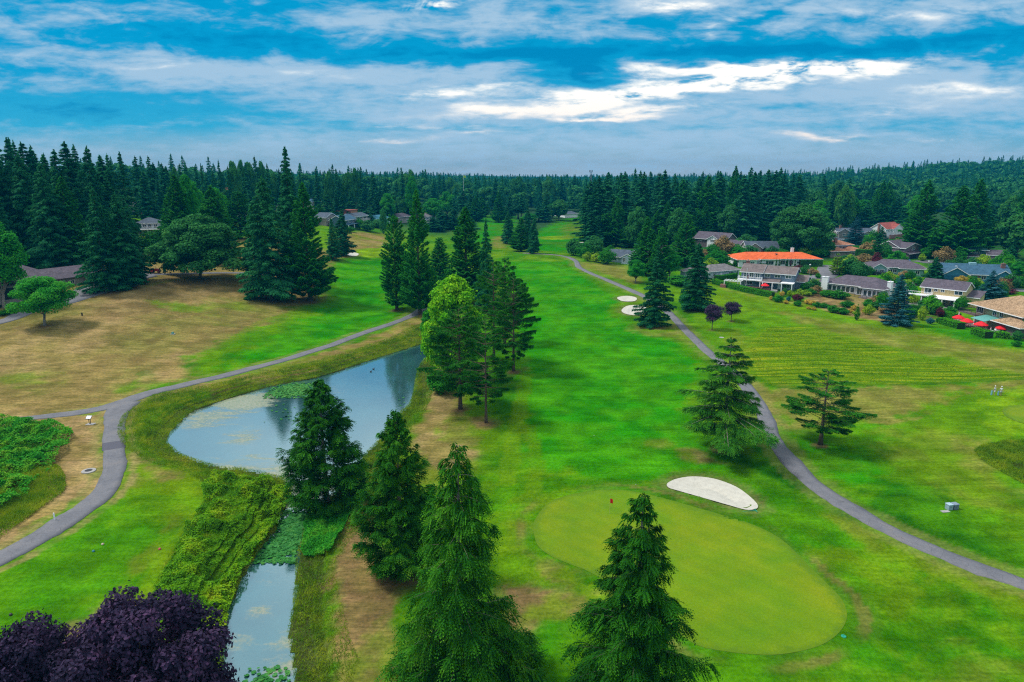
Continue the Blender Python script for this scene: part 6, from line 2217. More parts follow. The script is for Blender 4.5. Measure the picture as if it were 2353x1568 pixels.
def scatter_leaves(name, poly_list, n, label, mat, ll, lw, hfun, up=0.0, blades=False, seed=1, exclude=None, clump=.5):
    """uncountable ground cover: leaves or blades over an area given by photo polygons"""
    r = np.random.default_rng(seed)
    W_ = [poly_px(p, z=None, sub=2) for p in poly_list]
    allp = np.concatenate(W_)
    lo, hi = allp.min(0), allp.max(0)
    pts = []
    tot = 0
    while tot < n:
        q = r.uniform(lo, hi, (n * 2, 2))
        d = np.min([sdf(q[:, 0], q[:, 1], w, 4) for w in W_], axis=0)
        keep = d < r.uniform(-.8, .5, len(q))
        if exclude is not None:
            keep &= sdf(q[:, 0], q[:, 1], exclude, 4) > r.uniform(-.5, .15, len(q))
        dens = sm(.22, .62, fbm(q[:, 0] / 2.2, q[:, 1] / 2.2, seed, 3))
        keep &= r.random(len(q)) < (1 - clump + clump * dens)
        pts.append(q[keep])
        tot += keep.sum()
    q = np.concatenate(pts)[:n]
    g = ground_h(q[:, 0], q[:, 1])
    g = np.maximum(g, WL - .05)
    hh = hfun(q[:, 0], q[:, 1])
    if blades:
        d = np.array([0, 0, .75]) + r.normal(0, .55, (n, 3))
        d[:, 2] = np.abs(d[:, 2])
        ln = np.maximum(hh, .1) * r.uniform(.6, 1.3, n)
        z = g + ln * .4
        nrm = r.normal(0, 1, (n, 3)) + np.array([0, -.6, .6])
        wd = lw * r.uniform(.6, 1.4, n)
    else:
        z = g + hh * (1 - .4 * r.random(n) ** 2.2)
        nrm = np.array([0, 0, 1.]) + r.normal(0, .6, (n, 3))
        d = np.cross(nrm, r.normal(0, 1, (n, 3)))
        ln = ll * r.uniform(.6, 1.3, n)
        wd = lw * r.uniform(.6, 1.3, n)
    tone = np.clip(.45 * r.random(n) + .55 * sm(.3, .7, fbm(q[:, 0] / 1.7, q[:, 1] / 1.7, seed + 9, 3)), 0, 1)
    V, F, T = leaf_quads(np.column_stack([q, z]), d, nrm, ln, wd, tone)
    me = np_mesh(name, V, F, {'rnd': T})
    return tag(link(name, me, [mat]), label, None, None, 'stuff')


M_REED = leaf_mat('bank_grass_blades', [(.05, (.13, .11, .03)), (.3, (.10, .24, .008)), (.6, (.24, .36, .012)), (.85, (.40, .42, .025)), (1, (.45, .36, .12))], nscale=.22, trans=.35)
M_BRAM = leaf_mat('bramble_leaves', [(.05, (.05, .18, .006)), (.35, (.12, .34, .006)), (.6, (.25, .44, .008)), (.8, (.40, .47, .015)), (1, (.46, .38, .06))], nscale=.3, trans=.3)
M_WEED = leaf_mat('lush_weeds', [(.05, (.02, .18, .012)), (.4, (.04, .32, .02)), (.7, (.14, .42, .02)), (1, (.34, .44, .03))], nscale=.3, trans=.3)
BANK = [(286, 992), (300, 950), (345, 915), (420, 899), (520, 882), (640, 853), (740, 830), (850, 796), (920, 771), (975, 745), (1012, 762), (988, 800), (976, 850),
        (984, 880), (974, 925), (950, 965), (915, 1005), (882, 1047), (864, 1075), (852, 1120), (818, 1160), (797, 1230), (757, 1280), (747, 1330), (762, 1400),
        (778, 1480), (792, 1620), (440, 1620), (430, 1500), (400, 1460), (372, 1380), (400, 1300), (445, 1220), (482, 1160), (492, 1112), (440, 1082), (380, 1064), (312, 1032)]
scatter_leaves('bank_grass', [BANK], 120000, 'tall yellow green grasses and weeds fringing the pond and creek', M_REED, .3, .05,
               lambda x, y: .25 + .55 * fbm(x / 2.5, y / 2.5, 4, 3), blades=True, seed=3, exclude=POND_W)
BR = [(480, 1105), (560, 1098), (630, 1118), (652, 1135), (640, 1180), (622, 1225), (598, 1252), (572, 1292), (540, 1345), (515, 1405), (505, 1470), (500, 1560), (440, 1540), (395, 1450), (380, 1380), (410, 1300), (450, 1220), (490, 1150)]
scatter_leaves('brambles', [BR], 95000, 'dense bramble thicket filling the left bank of the creek', M_BRAM, .24, .19,
               lambda x, y: .25 + 1.25 * sm(.25, .8, fbm(x / 1.9, y / 1.9, 8, 3)), seed=5, exclude=POND_W, clump=.3)
scatter_leaves('creek_weeds', [[(700, 1180), (760, 1150), (815, 1158), (798, 1190), (760, 1235), (735, 1270), (712, 1250), (722, 1205)]], 24000,
               'dark green weeds at the foot of the lone cedar beside the lily pads', M_WEED, .22, .18,
               lambda x, y: .3 + .7 * fbm(x / 1.8, y / 1.8, 12, 3), seed=7, exclude=POND_W, clump=.3)
scatter_leaves('far_bank_bushes', [[(985, 1050), (862, 1060), (850, 1115), (880, 1120)]], 3000, 'dry brown brush on the east bank by the middle cedar', M_REED, .3, .05,
               lambda x, y: .5 + 0 * x, blades=True, seed=8, exclude=POND_W)
scatter_leaves('ditch_weeds', [[(-60, 985), (20, 975), (90, 975), (145, 995), (150, 1010), (120, 1050), (95, 1085), (60, 1110), (40, 1150), (0, 1180), (-80, 1200)]], 52000,
               'lush bright green weeds and brambles at the left edge inside the path fork', M_WEED, .30, .24,
               lambda x, y: .2 + 1.6 * sm(.3, .75, fbm(x / 2.4, y / 2.4, 14, 3)), seed=9, clump=.3)
scatter_leaves('ditch_grass', [[(40, 1090), (100, 1070), (130, 1100), (120, 1150), (60, 1190), (0, 1225), (-60, 1250), (-60, 1170), (0, 1160)]], 22000,
               'olive and rusty tall grass below the lush weeds at the left edge', M_REED, .3, .06,
               lambda x, y: .4 + .6 * fbm(x / 3, y / 3, 15, 3), blades=True, seed=10)
scatter_leaves('marsh_grass', [[(2257, 1040), (2300, 1025), (2353, 1018), (2440, 1020), (2440, 1130), (2353, 1112), (2300, 1080)]], 26000,
               'bright tall marsh grass around the small pond at the right edge', M_REED, .3, .06,
               lambda x, y: .3 + .6 * fbm(x / 2, y / 2, 16, 3), blades=True, seed=11, exclude=POND2_W)
scatter_leaves('rough_grass', [[(1712, 800), (1740, 765), (1800, 752), (1950, 778), (2100, 818), (2353, 862), (2353, 868), (2200, 876), (2000, 883), (1850, 888), (1780, 884), (1740, 866)]], 42000,
               'ragged furrowed strip of longer grass right of the path', M_REED, .3, .09,
               lambda x, y: .06 + .16 * fbm(x / 2, y / 2, 17, 2), blades=True, seed=12, clump=.6)


def lily(name, polys, n, label, seed):
    r = np.random.default_rng(seed)
    W_ = [poly_px(p, z=WL, sub=2) for p in polys]
    allp = np.concatenate(W_)
    q = r.uniform(allp.min(0), allp.max(0), (n * 8, 2))
    d = np.min([sdf(q[:, 0], q[:, 1], w, 4) for w in W_], axis=0)
    q = q[(d < r.uniform(-.8, .25, len(q))) & (sdf(q[:, 0], q[:, 1], POND_W, 4) < -.1)][:n]
    k = 8
    n = len(q)
    rad = r.uniform(.13, .27, n)
    a0 = r.uniform(0, 6.28, n)
    an = a0[:, None] + np.linspace(.15, 2 * math.pi - .15, k)[None]
    x = q[:, 0, None] + rad[:, None] * np.cos(an)
    y = q[:, 1, None] + rad[:, None] * np.sin(an)
    tl = r.normal(0, .16, (n, 2))
    zc = WL + .03 + r.random(n) * .09
    z = zc[:, None] + (x - q[:, 0, None]) * tl[:, :1] + (y - q[:, 1, None]) * tl[:, 1:] + .025
    V = np.concatenate([np.stack([x, y, z], -1).reshape(-1, 3), np.column_stack([q, zc])])
    i = np.arange(n)
    F = [np.stack([i * k + j, i * k + j + 1, n * k + i], -1) for j in range(k - 1)]
    rnd = np.concatenate([np.repeat(r.random(n), k), r.random(n)])
    me = np_mesh(name, V, np.concatenate(F), {'rnd': rnd})
    return tag(link(name, me, [M_LILY]), label, None, None, 'stuff')


M_LILY = leaf_mat('lily_pad_leaf', [(.05, (.010, .10, .015)), (.5, (.03, .19, .03)), (.85, (.09, .26, .03)), (1, (.25, .22, .06))], rough=.6, nscale=1.2, spec=.15)
lily('lily_pads', [[(578, 1292), (596, 1258), (625, 1225), (640, 1196), (665, 1180), (700, 1170), (722, 1185), (718, 1235), (692, 1278), (650, 1288), (610, 1296)]], 1700,
     'mat of lily pads choking the creek mouth', 31)
lily('lily_patch', [[(612, 905), (640, 888), (690, 880), (716, 884), (724, 900), (700, 912), (650, 916), (620, 915)]], 1300, 'oval patch of lily pads in the pond', 32)
lily('creek_lilies', [[(560, 1562), (590, 1540), (625, 1535), (648, 1552), (660, 1600), (560, 1620)]], 130, 'few big lily pads at the bottom of the creek', 33)
lily('loose_pads', [[(600, 930), (690, 925), (700, 975), (620, 970)], [(930, 905), (958, 890), (955, 930), (935, 940)], [(648, 1450), (672, 1420), (676, 1500), (655, 1540)]], 130,
     'scattered floating pads and debris on the water', 34)

# planting between the houses that nothing tells apart
random.seed(21)
HM = [(1630, 595, 'beside the dark conifer'), (1700, 590, 'behind the orange roof, left end'), (1800, 590, 'behind the orange roof'), (1850, 575, 'under the huge round tree'), (1905, 575, 'left of the rust roofed house'),
      (2020, 597, 'right of the rust roofed house'), (2110, 592, 'before the brown gabled house'), (2170, 592, 'right of the driveway'), (2200, 625, 'behind the blue roof, left end'), (2280, 625, 'behind the blue roof, right end'),
      (1960, 625, 'behind the grey house'), (2340, 610, 'at the right edge'), (2010, 572, 'below the tudor house'), (2080, 572, 'above the brown gabled roof'), (2040, 662, 'above the tall blue spruce'), (2110, 662, 'above the cream house'),
      (2260, 675, 'above the shake roof, left'), (2330, 680, 'above the shake roof, right'), (2140, 720, 'below the cream house'), (2020, 712, 'left of the tall blue spruce')]
ZN = [((1570, 1700), (585, 600), 7), ((1700, 1900), (586, 592), 5), ((1790, 1910), (566, 584), 9), ((1985, 2060), (592, 602), 5), ((2085, 2200), (585, 600), 8),
      ((2165, 2330), (615, 636), 9), ((1930, 2000), (612, 640), 6), ((2300, 2400), (590, 640), 8), ((1985, 2110), (560, 590), 7), ((2000, 2130), (652, 672), 6), ((2230, 2353), (655, 700), 7),
      ((2120, 2160), (706, 740), 4), ((1985, 2060), (696, 730), 5)]
for (us, vs_2, n_) in ZN:
    for k_ in range(n_):
        u, v = random.uniform(*us), random.uniform(*vs_2)
        w_ = random.uniform(16, 38)
        kd = random.choice(['green', 'green', 'dark', 'dark', 'hedge', 'lime', 'rust'])
        word = {'green': 'green', 'dark': 'dark green', 'hedge': 'bright green', 'lime': 'lime yellow', 'rust': 'brownish'}[kd]
        B(kd, u, v, w_, w_ * random.uniform(.5, 1.0), word + ' garden shrub ' + min(HM, key=lambda m_: (m_[0] - u) ** 2 + 4 * (m_[1] - v) ** 2)[2], 'shrub', 'garden shrubs between the right hand houses')
for (u, vb, vt, w_, kk, lab) in ((1665, 590, 545, 34, 'cedar_mid2', 'small cedar right of the half timbered house'), (1800, 578, 545, 40, 'leafy2', 'green tree between the slate roof and the huge round tree'),
                                 (1895, 590, 548, 40, 'oak2', 'dark round tree left of the rust roofed house'), (2012, 600, 560, 36, 'cedar_mid2', 'cedar right of the rust roofed house'),
                                 (2060, 622, 575, 44, 'leafy2', 'green tree in front of the left end of the brown gabled house'), (2192, 592, 552, 46, 'leafy2', 'green tree right of the brown gabled house'),
                                 (1945, 628, 598, 40, 'leafy2', 'green tree behind the conical lime tree'), (2340, 640, 600, 40, 'leafy2', 'green tree at the right edge behind the blue house'),
                                 (1700, 600, 570, 30, 'leafy2', 'small green tree above the left end of the orange roof'), (1640, 616, 575, 46, 'leafy2', 'green tree between the dark conifer and the half timbered house'),
                                 (2240, 590, 545, 40, 'oak2', 'dark round tree beside the green roofed house'), (1460, 650, 596, 44, 'leafy2', 'green leafy tree behind the bushy irregular spruce')):
    tree(kk, u, vb, vt, w_, lab)
# ---------------------------------------------------------------- small things
def flagstick(u, v, hpx, col, label, name='golf_flag', flag=(.5, .35), r=.02):
    p = gp(u, v)
    h = hpx * mpp(p)
    e = empty(name, p, 0, label, 'flag')
    MB().tube([(0, 0, -.1), (0, 0, h)], r, 6).build('pole', M_POLE, e)
    m = MB()
    w, hh = flag
    n = 5
    vv, ff = [], []
    for i in range(n + 1):
        t = i / n
        y = .05 * math.sin(t * 5)
        vv += [(w * t * .8, y, h - .02 - .2 * t * hh), (w * t * .8, y, h - hh * (1 - .15 * t) - .25 * t * hh)]
    for i in range(n):
        ff.append((2 * i, 2 * i + 1, 2 * i + 3, 2 * i + 2))
    m.add(vv, ff)
    m.build('flag', col, e)
    return e


M_POLE = M_('flag_pole_paint', (.55, .5, .2), .5)
flagstick(1400.5, 1188, 38, REDP, 'thin golf pin with a small red flag on the putting green', flag=(.42, .62))
M_POLE = WHITE
fp = flagstick(1066, 500, 94, M_('yellow_green_cloth', (.35, .55, .05), .6), 'tall white flag pole with a yellow green flag among the far trees', 'flag_pole', (2.6, 1.8), .09)
flagstick(878, 571, 12, M_('pale_cloth', (.7, .7, .6), .6), 'distant golf pin on the far left green', flag=(.5, .4))


def parasol(u, v, hpx, wpx, label, group=None, p=None):
    p = gp(u, v) if p is None else p
    s = mpp(p)
    h, rr = hpx * s, wpx * s / 2
    e = empty('parasol', p, random.random(), label, 'parasol', group)
    MB().tube([(0, 0, 0), (0, 0, h * .98)], .035, 8).build('pole', WOODDK, e)
    n = 8
    m = MB()
    vv = [(0, 0, h)]
    for (f, dz) in ((.5, .22), (1.0, .52)):
        for k in range(n * 2):
            a = math.pi * k / n
            sag = .05 if k % 2 else 0
            vv.append((rr * f * math.cos(a) * (1 - sag), rr * f * math.sin(a) * (1 - sag), h - dz * rr - sag * .4))
    k2 = n * 2
    ff = [(0, 1 + k, 1 + (k + 1) % k2) for k in range(k2)]
    ff += [(1 + k, 1 + k2 + k, 1 + k2 + (k + 1) % k2, 1 + (k + 1) % k2) for k in range(k2)]
    vv += [(x, y, z - .16) for (x, y, z) in vv[1 + k2:1 + 2 * k2]]
    ff += [(1 + k2 + k, 1 + 2 * k2 + k, 1 + 2 * k2 + (k + 1) % k2, 1 + k2 + (k + 1) % k2) for k in range(k2)]
    m.add(vv, ff)
    c = m.build('canopy', REDP, e)
    r_ = MB()
    for k in range(n):
        a = 2 * math.pi * k / n
        r_.tube([(0, 0, h - .08), (rr * .97 * math.cos(a), rr * .97 * math.sin(a), h - .55 * rr)], .02, 4)
    r_.build('ribs', METAL, c)
    MB().lathe([(.28, 0), (.28, .08), (.06, .12)], (0, 0, 0), 10).build('base', METAL, e)
    return e


PG = 'red parasols on the patio of the shake roofed house'
parasol(2201, 743, 20, 27, 'leftmost red parasol, over the rear box hedge', PG)
parasol(2220, 751, 20, 28, 'second red parasol from the left, nearest the left box hedge', PG)
parasol(2252, 758, 20, 30, 'third red parasol, just below the teal awning', PG)
parasol(2303, 766, 20, 31, 'rightmost red parasol, below the tan roof wing', PG)
parasol(1757, 668, 17, 19, 'lone red parasol on the porch of the blue grey two storey house')


def patio_set(u, v, label, cloth=None):
    p = gp(u, v)
    e = empty('patio_table', p, random.random() * 3, label, 'table')
    MB().lathe([(.0, .70), (.62, .70), (.62, .75), (0, .75)], (0, 0, 0), 14).build('tabletop', cloth or BLACKM, e)
    MB().tube([(0, 0, 0), (0, 0, .71)], .05, 8).lathe([(.3, 0), (.3, .05), (.05, .08)], (0, 0, 0), 10).build('pedestal', BLACKM, e)
    return p


def chair(p, a, mat, label, group):
    e = empty('patio_chair', p, a, label, 'chair', group)
    MB().box(-.25, .25, -.25, .25, .40, .46).build('seat', mat, e)
    MB().prism([(.24, .44), (.30, .44), (.40, 1.0), (.34, 1.0)], -.25, .25, 'x').build('backrest', mat, e)
    for sx in (-1, 1):
        for sy in (-1, 1):
            MB().tube([(.2 * sx, .2 * sy, .4), (.23 * sx, .25 * sy, 0)], .022, 5).build('leg', mat, e)


for (u, v, lab, cl, gname, cm) in ((2212, 752, 'round patio table with purple cloth under the left parasols', M_('purple_cloth', (.10, .03, .16), .7), 'dark chairs around the purple clothed table', BLACKM),
                           (2262, 760, 'round patio table with pale yellow cloth under the third parasol', M_('yellow_cloth', (.6, .55, .3), .7), 'chairs around the yellow clothed table', M_('pink_fabric', (.4, .2, .22), .7)),
                           (2290, 765, 'small white table near the rightmost parasol', WHITE, 'white chairs around the small white table', WHITE),
                           (2170, 706, 'dark patio table under the white patio cover', BLACKM, 'dark chairs under the white patio cover', BLACKM),
                           (2135, 703, 'dark patio table under the white balcony', BLACKM, 'dark chairs under the white balcony', BLACKM),
                           (1742, 667, 'dark table on the porch left of the lone parasol', BLACKM, 'dark chairs on the blue grey house porch', BLACKM)):
    p = patio_set(u, v, lab, cl)
    for k in range(4):
        a = k * math.pi / 2 + .4
        chair((p[0] + 1.0 * math.sin(a), p[1] + 1.0 * math.cos(a), p[2]), -a, cm, 'chair among the ' + gname, gname)

# stars and stripes on the porch pole
p = gp(1713, 668)
e = empty('national_flag', p, 0, 'striped flag with blue canton hanging from a white pole before the balcony', 'flag')
MB().tube([(0, 0, 0), (0, 0, 7.2)], .06, 8).lathe([(.0, 7.2), (.12, 7.28), (0, 7.4)], (0, 0, 0), 8).build('pole', WHITE, e)
m, N, b = new_mat('stars_and_stripes')
tc = N.node('ShaderNodeTexCoord').outputs['UV']
sep = N.node('ShaderNodeSeparateXYZ')
N.put(sep.inputs[0], tc)
st = N.math('MODULO', N.math('FLOOR', N.math('MULTIPLY', sep.outputs[1], 13)), 2)
c = N.mix(st, (.5, .02, .03), (.7, .7, .7))
inb = N.math('MULTIPLY', N.math('LESS_THAN', sep.outputs[0], .42), N.math('GREATER_THAN', sep.outputs[1], .46))
c = N.mix(inb, c, (.02, .03, .16))
N.put(b.inputs['Base Color'], c)
vv, ff, uv = [], [], []
nx_, nz_ = 6, 8
for i in range(nx_ + 1):
    for j in range(nz_ + 1):
        s_, t_ = i / nx_, j / nz_
        vv.append((.08 + .55 * s_, .12 * math.sin(s_ * 9 + t_), 5.9 - 2.2 * s_ * .35 - 1.6 * (1 - t_)))
        uv.append((s_, t_))
for i in range(nx_):
    for j in range(nz_):
        a = i * (nz_ + 1) + j
        ff.append((a, a + nz_ + 1, a + nz_ + 2, a + 1))
me = bpy.data.meshes.new('flag_cloth')
me.from_pydata(vv, [], ff)
ul = me.uv_layers.new(name='UVMap')
for lp in me.loops:
    ul.data[lp.index].uv = uv[lp.vertex_index]
link('flag', me, [m], e)


def skin_body(name, chains, mat, parent, sub=1):
    """one continuous figure grown from joints: chains = [(start index or None, [(x, y, z, r), ...])]"""
    vs_, es, rs = [], [], []
    for st, pts in chains:
        prev = st
        for (x, y, z, r_) in pts:
            vs_.append((x, y, z))
            rs.append(r_)
            if prev is not None:
                es.append((prev, len(vs_) - 1))
            prev = len(vs_) - 1
    me = bpy.data.meshes.new(name)
    me.from_pydata(vs_, es, [])
    o = link(name, me, [mat], parent)
    sk = o.modifiers.new('skin', 'SKIN')
    sk.use_smooth_shade = True
    for i, r_ in enumerate(rs):
        me.skin_vertices[0].data[i].radius = (r_, r_)
        me.skin_vertices[0].data[i].use_root = (i == 0)
    sd = o.modifiers.new('sub', 'SUBSURF')
    sd.levels = sub
    sd.render_levels = sub
    return o


SKIN = M_('skin', (.45, .25, .17), .6)
HAIR = M_('dark_hair', (.03, .02, .015), .7)


def person(u, v, rot, label, shirt, shorts, step=.12):
    p = gp(u, v)
    e = empty('person', p, rot, label, 'person', None)
    b_ = [(None, [(0, 0, .92, .13), (0, 0, 1.10, .12), (0, 0, 1.30, .145), (0, 0, 1.42, .09), (0, -.01, 1.50, .055), (0, -.02, 1.58, .085), (0, -.02, 1.68, .095), (0, -.01, 1.76, .05)])]
    n = 8
    for s_, fy in ((-1, -step), (1, step)):
        b_.append((0, [(s_ * .10, 0, .84, .10), (s_ * .12, fy * .4, .50, .065), (s_ * .12, fy, .10, .042), (s_ * .13, fy - .10, .04, .04), (s_ * .13, fy - .17, .03, .03)]))
    for s_, fy in ((-1, step), (1, -step)):
        b_.append((2, [(s_ * .17, 0, 1.38, .06), (s_ * .23, .02, 1.14, .042), (s_ * .24, fy - .06, .92, .034), (s_ * .24, fy - .08, .84, .03)]))
    body = skin_body('body', b_, SKIN, e)
    skin_body('shirt', [(None, [(0, 0, .92, .155), (0, 0, 1.10, .145), (0, 0, 1.30, .17), (0, 0, 1.41, .12)]), (2, [(-.17, 0, 1.37, .08), (-.22, .02, 1.20, .065)]), (2, [(.17, 0, 1.37, .08), (.22, .02, 1.20, .065)])], shirt, e)
    skin_body('shorts', [(None, [(0, 0, .98, .15), (0, 0, .88, .15)]), (1, [(-.11, 0, .78, .115), (-.12, -step * .35, .54, .095)]), (1, [(.11, 0, .78, .115), (.12, step * .35, .54, .095)])], shorts, e)
    MB().lathe([(.0, 1.64), (.10, 1.66), (.115, 1.72), (.09, 1.79), (0, 1.82)], (0, .0, 0), 10).build('hat', WHITE, e, smooth=True)
    for sx in (-.035, .035):
        MB().cbox((sx, -.105, 1.66), (.02, .02, .012)).build('eye', BLACKM, e)
    for s_, fy in ((-1, step), (1, -step)):
        hnd = MB()
        hx, hy, hz_ = s_ * .24, fy - .09, .80
        hnd.cbox((hx, hy, hz_), (.03, .075, .08))
        for k in range(4):
            hnd.tube([(hx, hy - .028 + k * .019, hz_ - .035), (hx - s_ * .01, hy - .03 + k * .019, hz_ - .085), (hx - s_ * .02, hy - .03 + k * .019, hz_ - .105 - .008 * (k % 3))], [.009, .008, .006], 5)
        hnd.tube([(hx, hy - .035, hz_ + .01), (hx - s_ * .01, hy - .06, hz_ - .03)], [.01, .007], 5)
        hnd.build('hand', SKIN, e)
    return p


SH1 = M_('pale_shirt', (.6, .66, .68), .8)
pw = person(2284, 908, .4, 'left walker in pale shirt and white shorts near the far right green', SH1, WHITE)
pw2 = person(2299, 909, -.3, 'right walker in pale shirt and white shorts near the far right green', M_('white_shirt', (.68, .7, .72), .8), M_('pale_shorts', (.5, .52, .6), .8))
for pp, s_, lab in ((pw, -1, 'pale blue golf bag held beside the left walker'), (pw2, -1, 'pale blue golf bag held beside the right walker')):
    e = empty('golf_bag', (pp[0] + s_ * .45, pp[1] + .05, pp[2]), .2, lab, 'golf bag')
    MB().lathe([(.12, 0), (.14, .05), (.13, .78), (.14, .82)], (0, 0, 0), 10).build('bag_body', M_('pale_blue_nylon', (.2, .4, .55), .6), e)
    for k in range(4):
        MB().tube([(.05 * math.cos(k * 1.6), .05 * math.sin(k * 1.6), .7), (.07 * math.cos(k * 1.6), .07 * math.sin(k * 1.6), 1.05)], .012, 5).cbox((.09 * math.cos(k * 1.6), .09 * math.sin(k * 1.6), 1.06), (.08, .04, .05)).build('club', METAL, e)

# utility boxes in the rough
for (u, v, col, lab, w_) in ((2180, 1170, (.28, .38, .44), 'pale blue utility box, left one of two in the rough', .6), (2193, 1169, (.16, .2, .26), 'dark grey utility box, right one of two in the rough', .62)):
    p = gp(u, v)
    e = empty('utility_box', p, .2, lab, 'utility box')
    MB().box(-w_ / 2, w_ / 2, -.3, .3, 0, .62).build('housing', M_('box_paint_%d' % u, col, .5), e)
    MB().box(-w_ / 2 - .04, w_ / 2 + .04, -.34, .34, .62, .70).build('lid', M_('lid_%d' % u, tuple(min(1, c * 1.25) for c in col), .4), e)
    MB().cbox((0, -.33, .4), (.14, .05, .05)).build('handle', METAL, e)
p = gp(2172, 1176)
MB().box(-.5, .5, -.25, .25, -.05, .06).build('slab', CONC, empty('concrete_slab', p, .2, 'small flat concrete slab left of the utility boxes', 'slab'))

# info stand and drinking fountain by the fork
p = gp(207, 975)
e = empty('information_stand', p, 0, 'black information stand with tilted white board by the path fork', 'sign')
MB().tube([(-.12, 0, 0), (-.12, 0, 1.0)], .05, 6).tube([(.12, 0, 0), (.12, 0, 1.0)], .05, 6).build('post', BLACKM, e)
MB().prism([(-.35, .95), (.2, 1.35), (.2, 1.42), (-.35, 1.02)], -.45, .45, 'x').build('board', BLACKM, e)
MB().prism([(-.31, 1.053), (.16, 1.395), (.16, 1.41), (-.31, 1.07)], -.38, .38, 'x').build('panel', WHITE, e)
MB().box(-.55, .75, -.5, .5, -.1, .04).build('base', CONC, e)
for (u, v, lab, rr) in ((204, 1083, 'round concrete drain well with dark metal lid beside the path', .62), ):
    p = gp(u, v)
    e = empty('drain_well', p, 0, lab, 'drain')
    MB().lathe([(rr + .3, -.2), (rr + .28, .10), (rr * .8, .14), (rr * .75, .05)], (0, 0, 0), 20).build('collar', CONC, e)
    MB().lathe([(rr * .75, .0), (rr * .75, .09), (0.02, .10)], (0, 0, 0), 20).build('lid', BLACKM, e)
p = gp(126, 1196)
MB().box(-.06, .06, -.06, .06, -.1, .95).build('post', WHITE, empty('marker_post', p, 0, 'short white marker post beside the lower path', 'post'))
p = gp(189, 726)
MB().box(-.12, .12, -.12, .12, -.1, .8).build('bollard_body', BLACKM, empty('bollard', p, 0, 'small black post at the edge of the asphalt yard', 'post'))
p = gp(397, 768)
e = empty('sprinkler_box', p, 0, 'small green irrigation box in the middle of the dry slope', 'irrigation box')
MB().box(-.5, .5, -.4, .4, -.1, .06).build('pad', CONC, e)
MB().box(-.22, .22, -.2, .2, .06, .5).build('box_body', AWN, e)
# tee markers, towel, balls, rakes
for (u, v, m_2, lab) in ((215, 1268, M_('teal_plastic', (.03, .2, .25), .5), 'tiny teal tee marker on the lower left tee'), (367, 1263, M_('pink_plastic', (.5, .08, .1), .5), 'tiny red tee marker on the right side of the tee'),
                         (25, 1414, BLACKM, 'small dark object lying on the tee at the left edge'), (236, 1252, M_('tan_plastic', (.5, .4, .3), .5), 'tiny tan divot marker above the teal tee marker')):
    p = gp(u, v)
    e = empty('tee_marker', p, .5, lab, 'tee marker')
    MB().lathe([(.13, 0), (.16, .08), (.1, .17), (0, .2)], (0, 0, 0), 10).build('knob', m_2, e)
    MB().tube([(0, 0, -.1), (0, 0, .05)], .03, 5).build('spike', METAL, e)
TEALP = M_('green_plastic', (.01, .28, .18), .5)
for (u, v, a, lab) in ((1722, 1181, .15, 'green bunker rake lying below the kidney shaped bunker'), ):
    p = gp(u, v)
    e = empty('bunker_rake', (p[0], p[1], p[2] + .05), a, lab, 'rake')
    MB().tube([(-.9, 0, .05), (.75, 0, .05)], .03, 6).build('handle', TEALP, e)
    m_ = MB().box(.75, .83, -.35, .35, .02, .09)
    for k in range(8):
        m_.box(.77, .81, -.33 + k * .09, -.30 + k * .09, -.06, .02)
    m_.build('rake_head', TEALP, e)
for (u, v) in ((1446, 1422), (1365, 1002), (1461, 1120)):
    p = gp(u, v)
    MB().lathe([(0, -.045), (.035, -.03), (.045, 0), (.035, .03), (0, .045)], (0, 0, .05), 8).build('ball', WHITE, empty('golf_ball', p, 0, {1446: 'white golf ball in the fringe below the green', 1365: 'white golf ball on the open fairway', 1461: 'white golf ball just above the green'}[u], 'golf ball'))
# irrigation hole cover near the green's right end
p = gp(1937, 1473)
e = empty('valve_cover', p, .3, 'green valve cover at the lower right rim of the putting green', 'valve cover')
MB().lathe([(.22, -.05), (.22, .04), (.19, .06), (0, .06)], (0, 0, 0), 14).build('cover', TEALP, e)
MB().box(-.05, .05, -.015, .015, .06, .075).build('keyhole', BLACKM, e)
# dry stone, pale drain slab marks
for (u, v, w_, lab) in ((2154, 1104, .9, 'pale flat stone patch in the rough right of centre'), (2220, 1318, .7, 'white worn stone on the bank above the right path, left'), (2250, 1322, .9, 'white worn stone on the bank above the right path, right')):
    if w_ > .85:
        continue
for (u, v, hpx, lab) in ((1740, 822, 0, ''),):
    pass
# ball washer on the right of the path
p = gp(1658, 776)
e = empty('ball_washer', p, 0, 'small pale stone slab on the grass near the left plum tree', 'slab')
MB().lathe([(.65, -.1), (.62, .05), (.5, .08), (0, .08)], (0, 0, 0), 10).build('slab', CONC, e)


# ducks on the pond
M_DUCK = M_('duck_feathers', (.06, .045, .035), .8, .2, 0, .4, 12)
for (u, v, a, lab) in ((858, 849, .3, 'brown duck swimming in the pond, the farther of two'), (852, 855, .9, 'brown duck swimming in the pond, the nearer of two')):
    p = px(u, v, WL)
    e = empty('duck', (p[0], p[1], WL - .03), a, lab, 'duck')
    skin_body('body', [(None, [(0, 0, .10, .12), (.12, 0, .11, .11), (.2, 0, .16, .07), (.22, 0, .26, .04), (.24, 0, .34, .05), (.29, 0, .345, .03), (.36, 0, .33, .012)]), (0, [(-.13, 0, .12, .09), (-.24, 0, .17, .03)])], M_DUCK, e)
    MB().cbox((.27, 0, .36), (.02, .085, .015)).build('eye', BLACKM, e)


# vehicles
def wheels(e, xs, y, r_, w_=.2):
    for x in xs:
        for s_ in (-1, 1):
            t = MB()
            t.tube([(x, s_ * y - w_ / 2, r_), (x, s_ * y + w_ / 2, r_)], r_, 14)
            wo = t.build('wheel', RUBBER, e)
            MB().tube([(x, s_ * (y + w_ / 2), r_), (x, s_ * (y + w_ / 2 + .02), r_)], r_ * .55, 10).build('rim', METAL, wo)


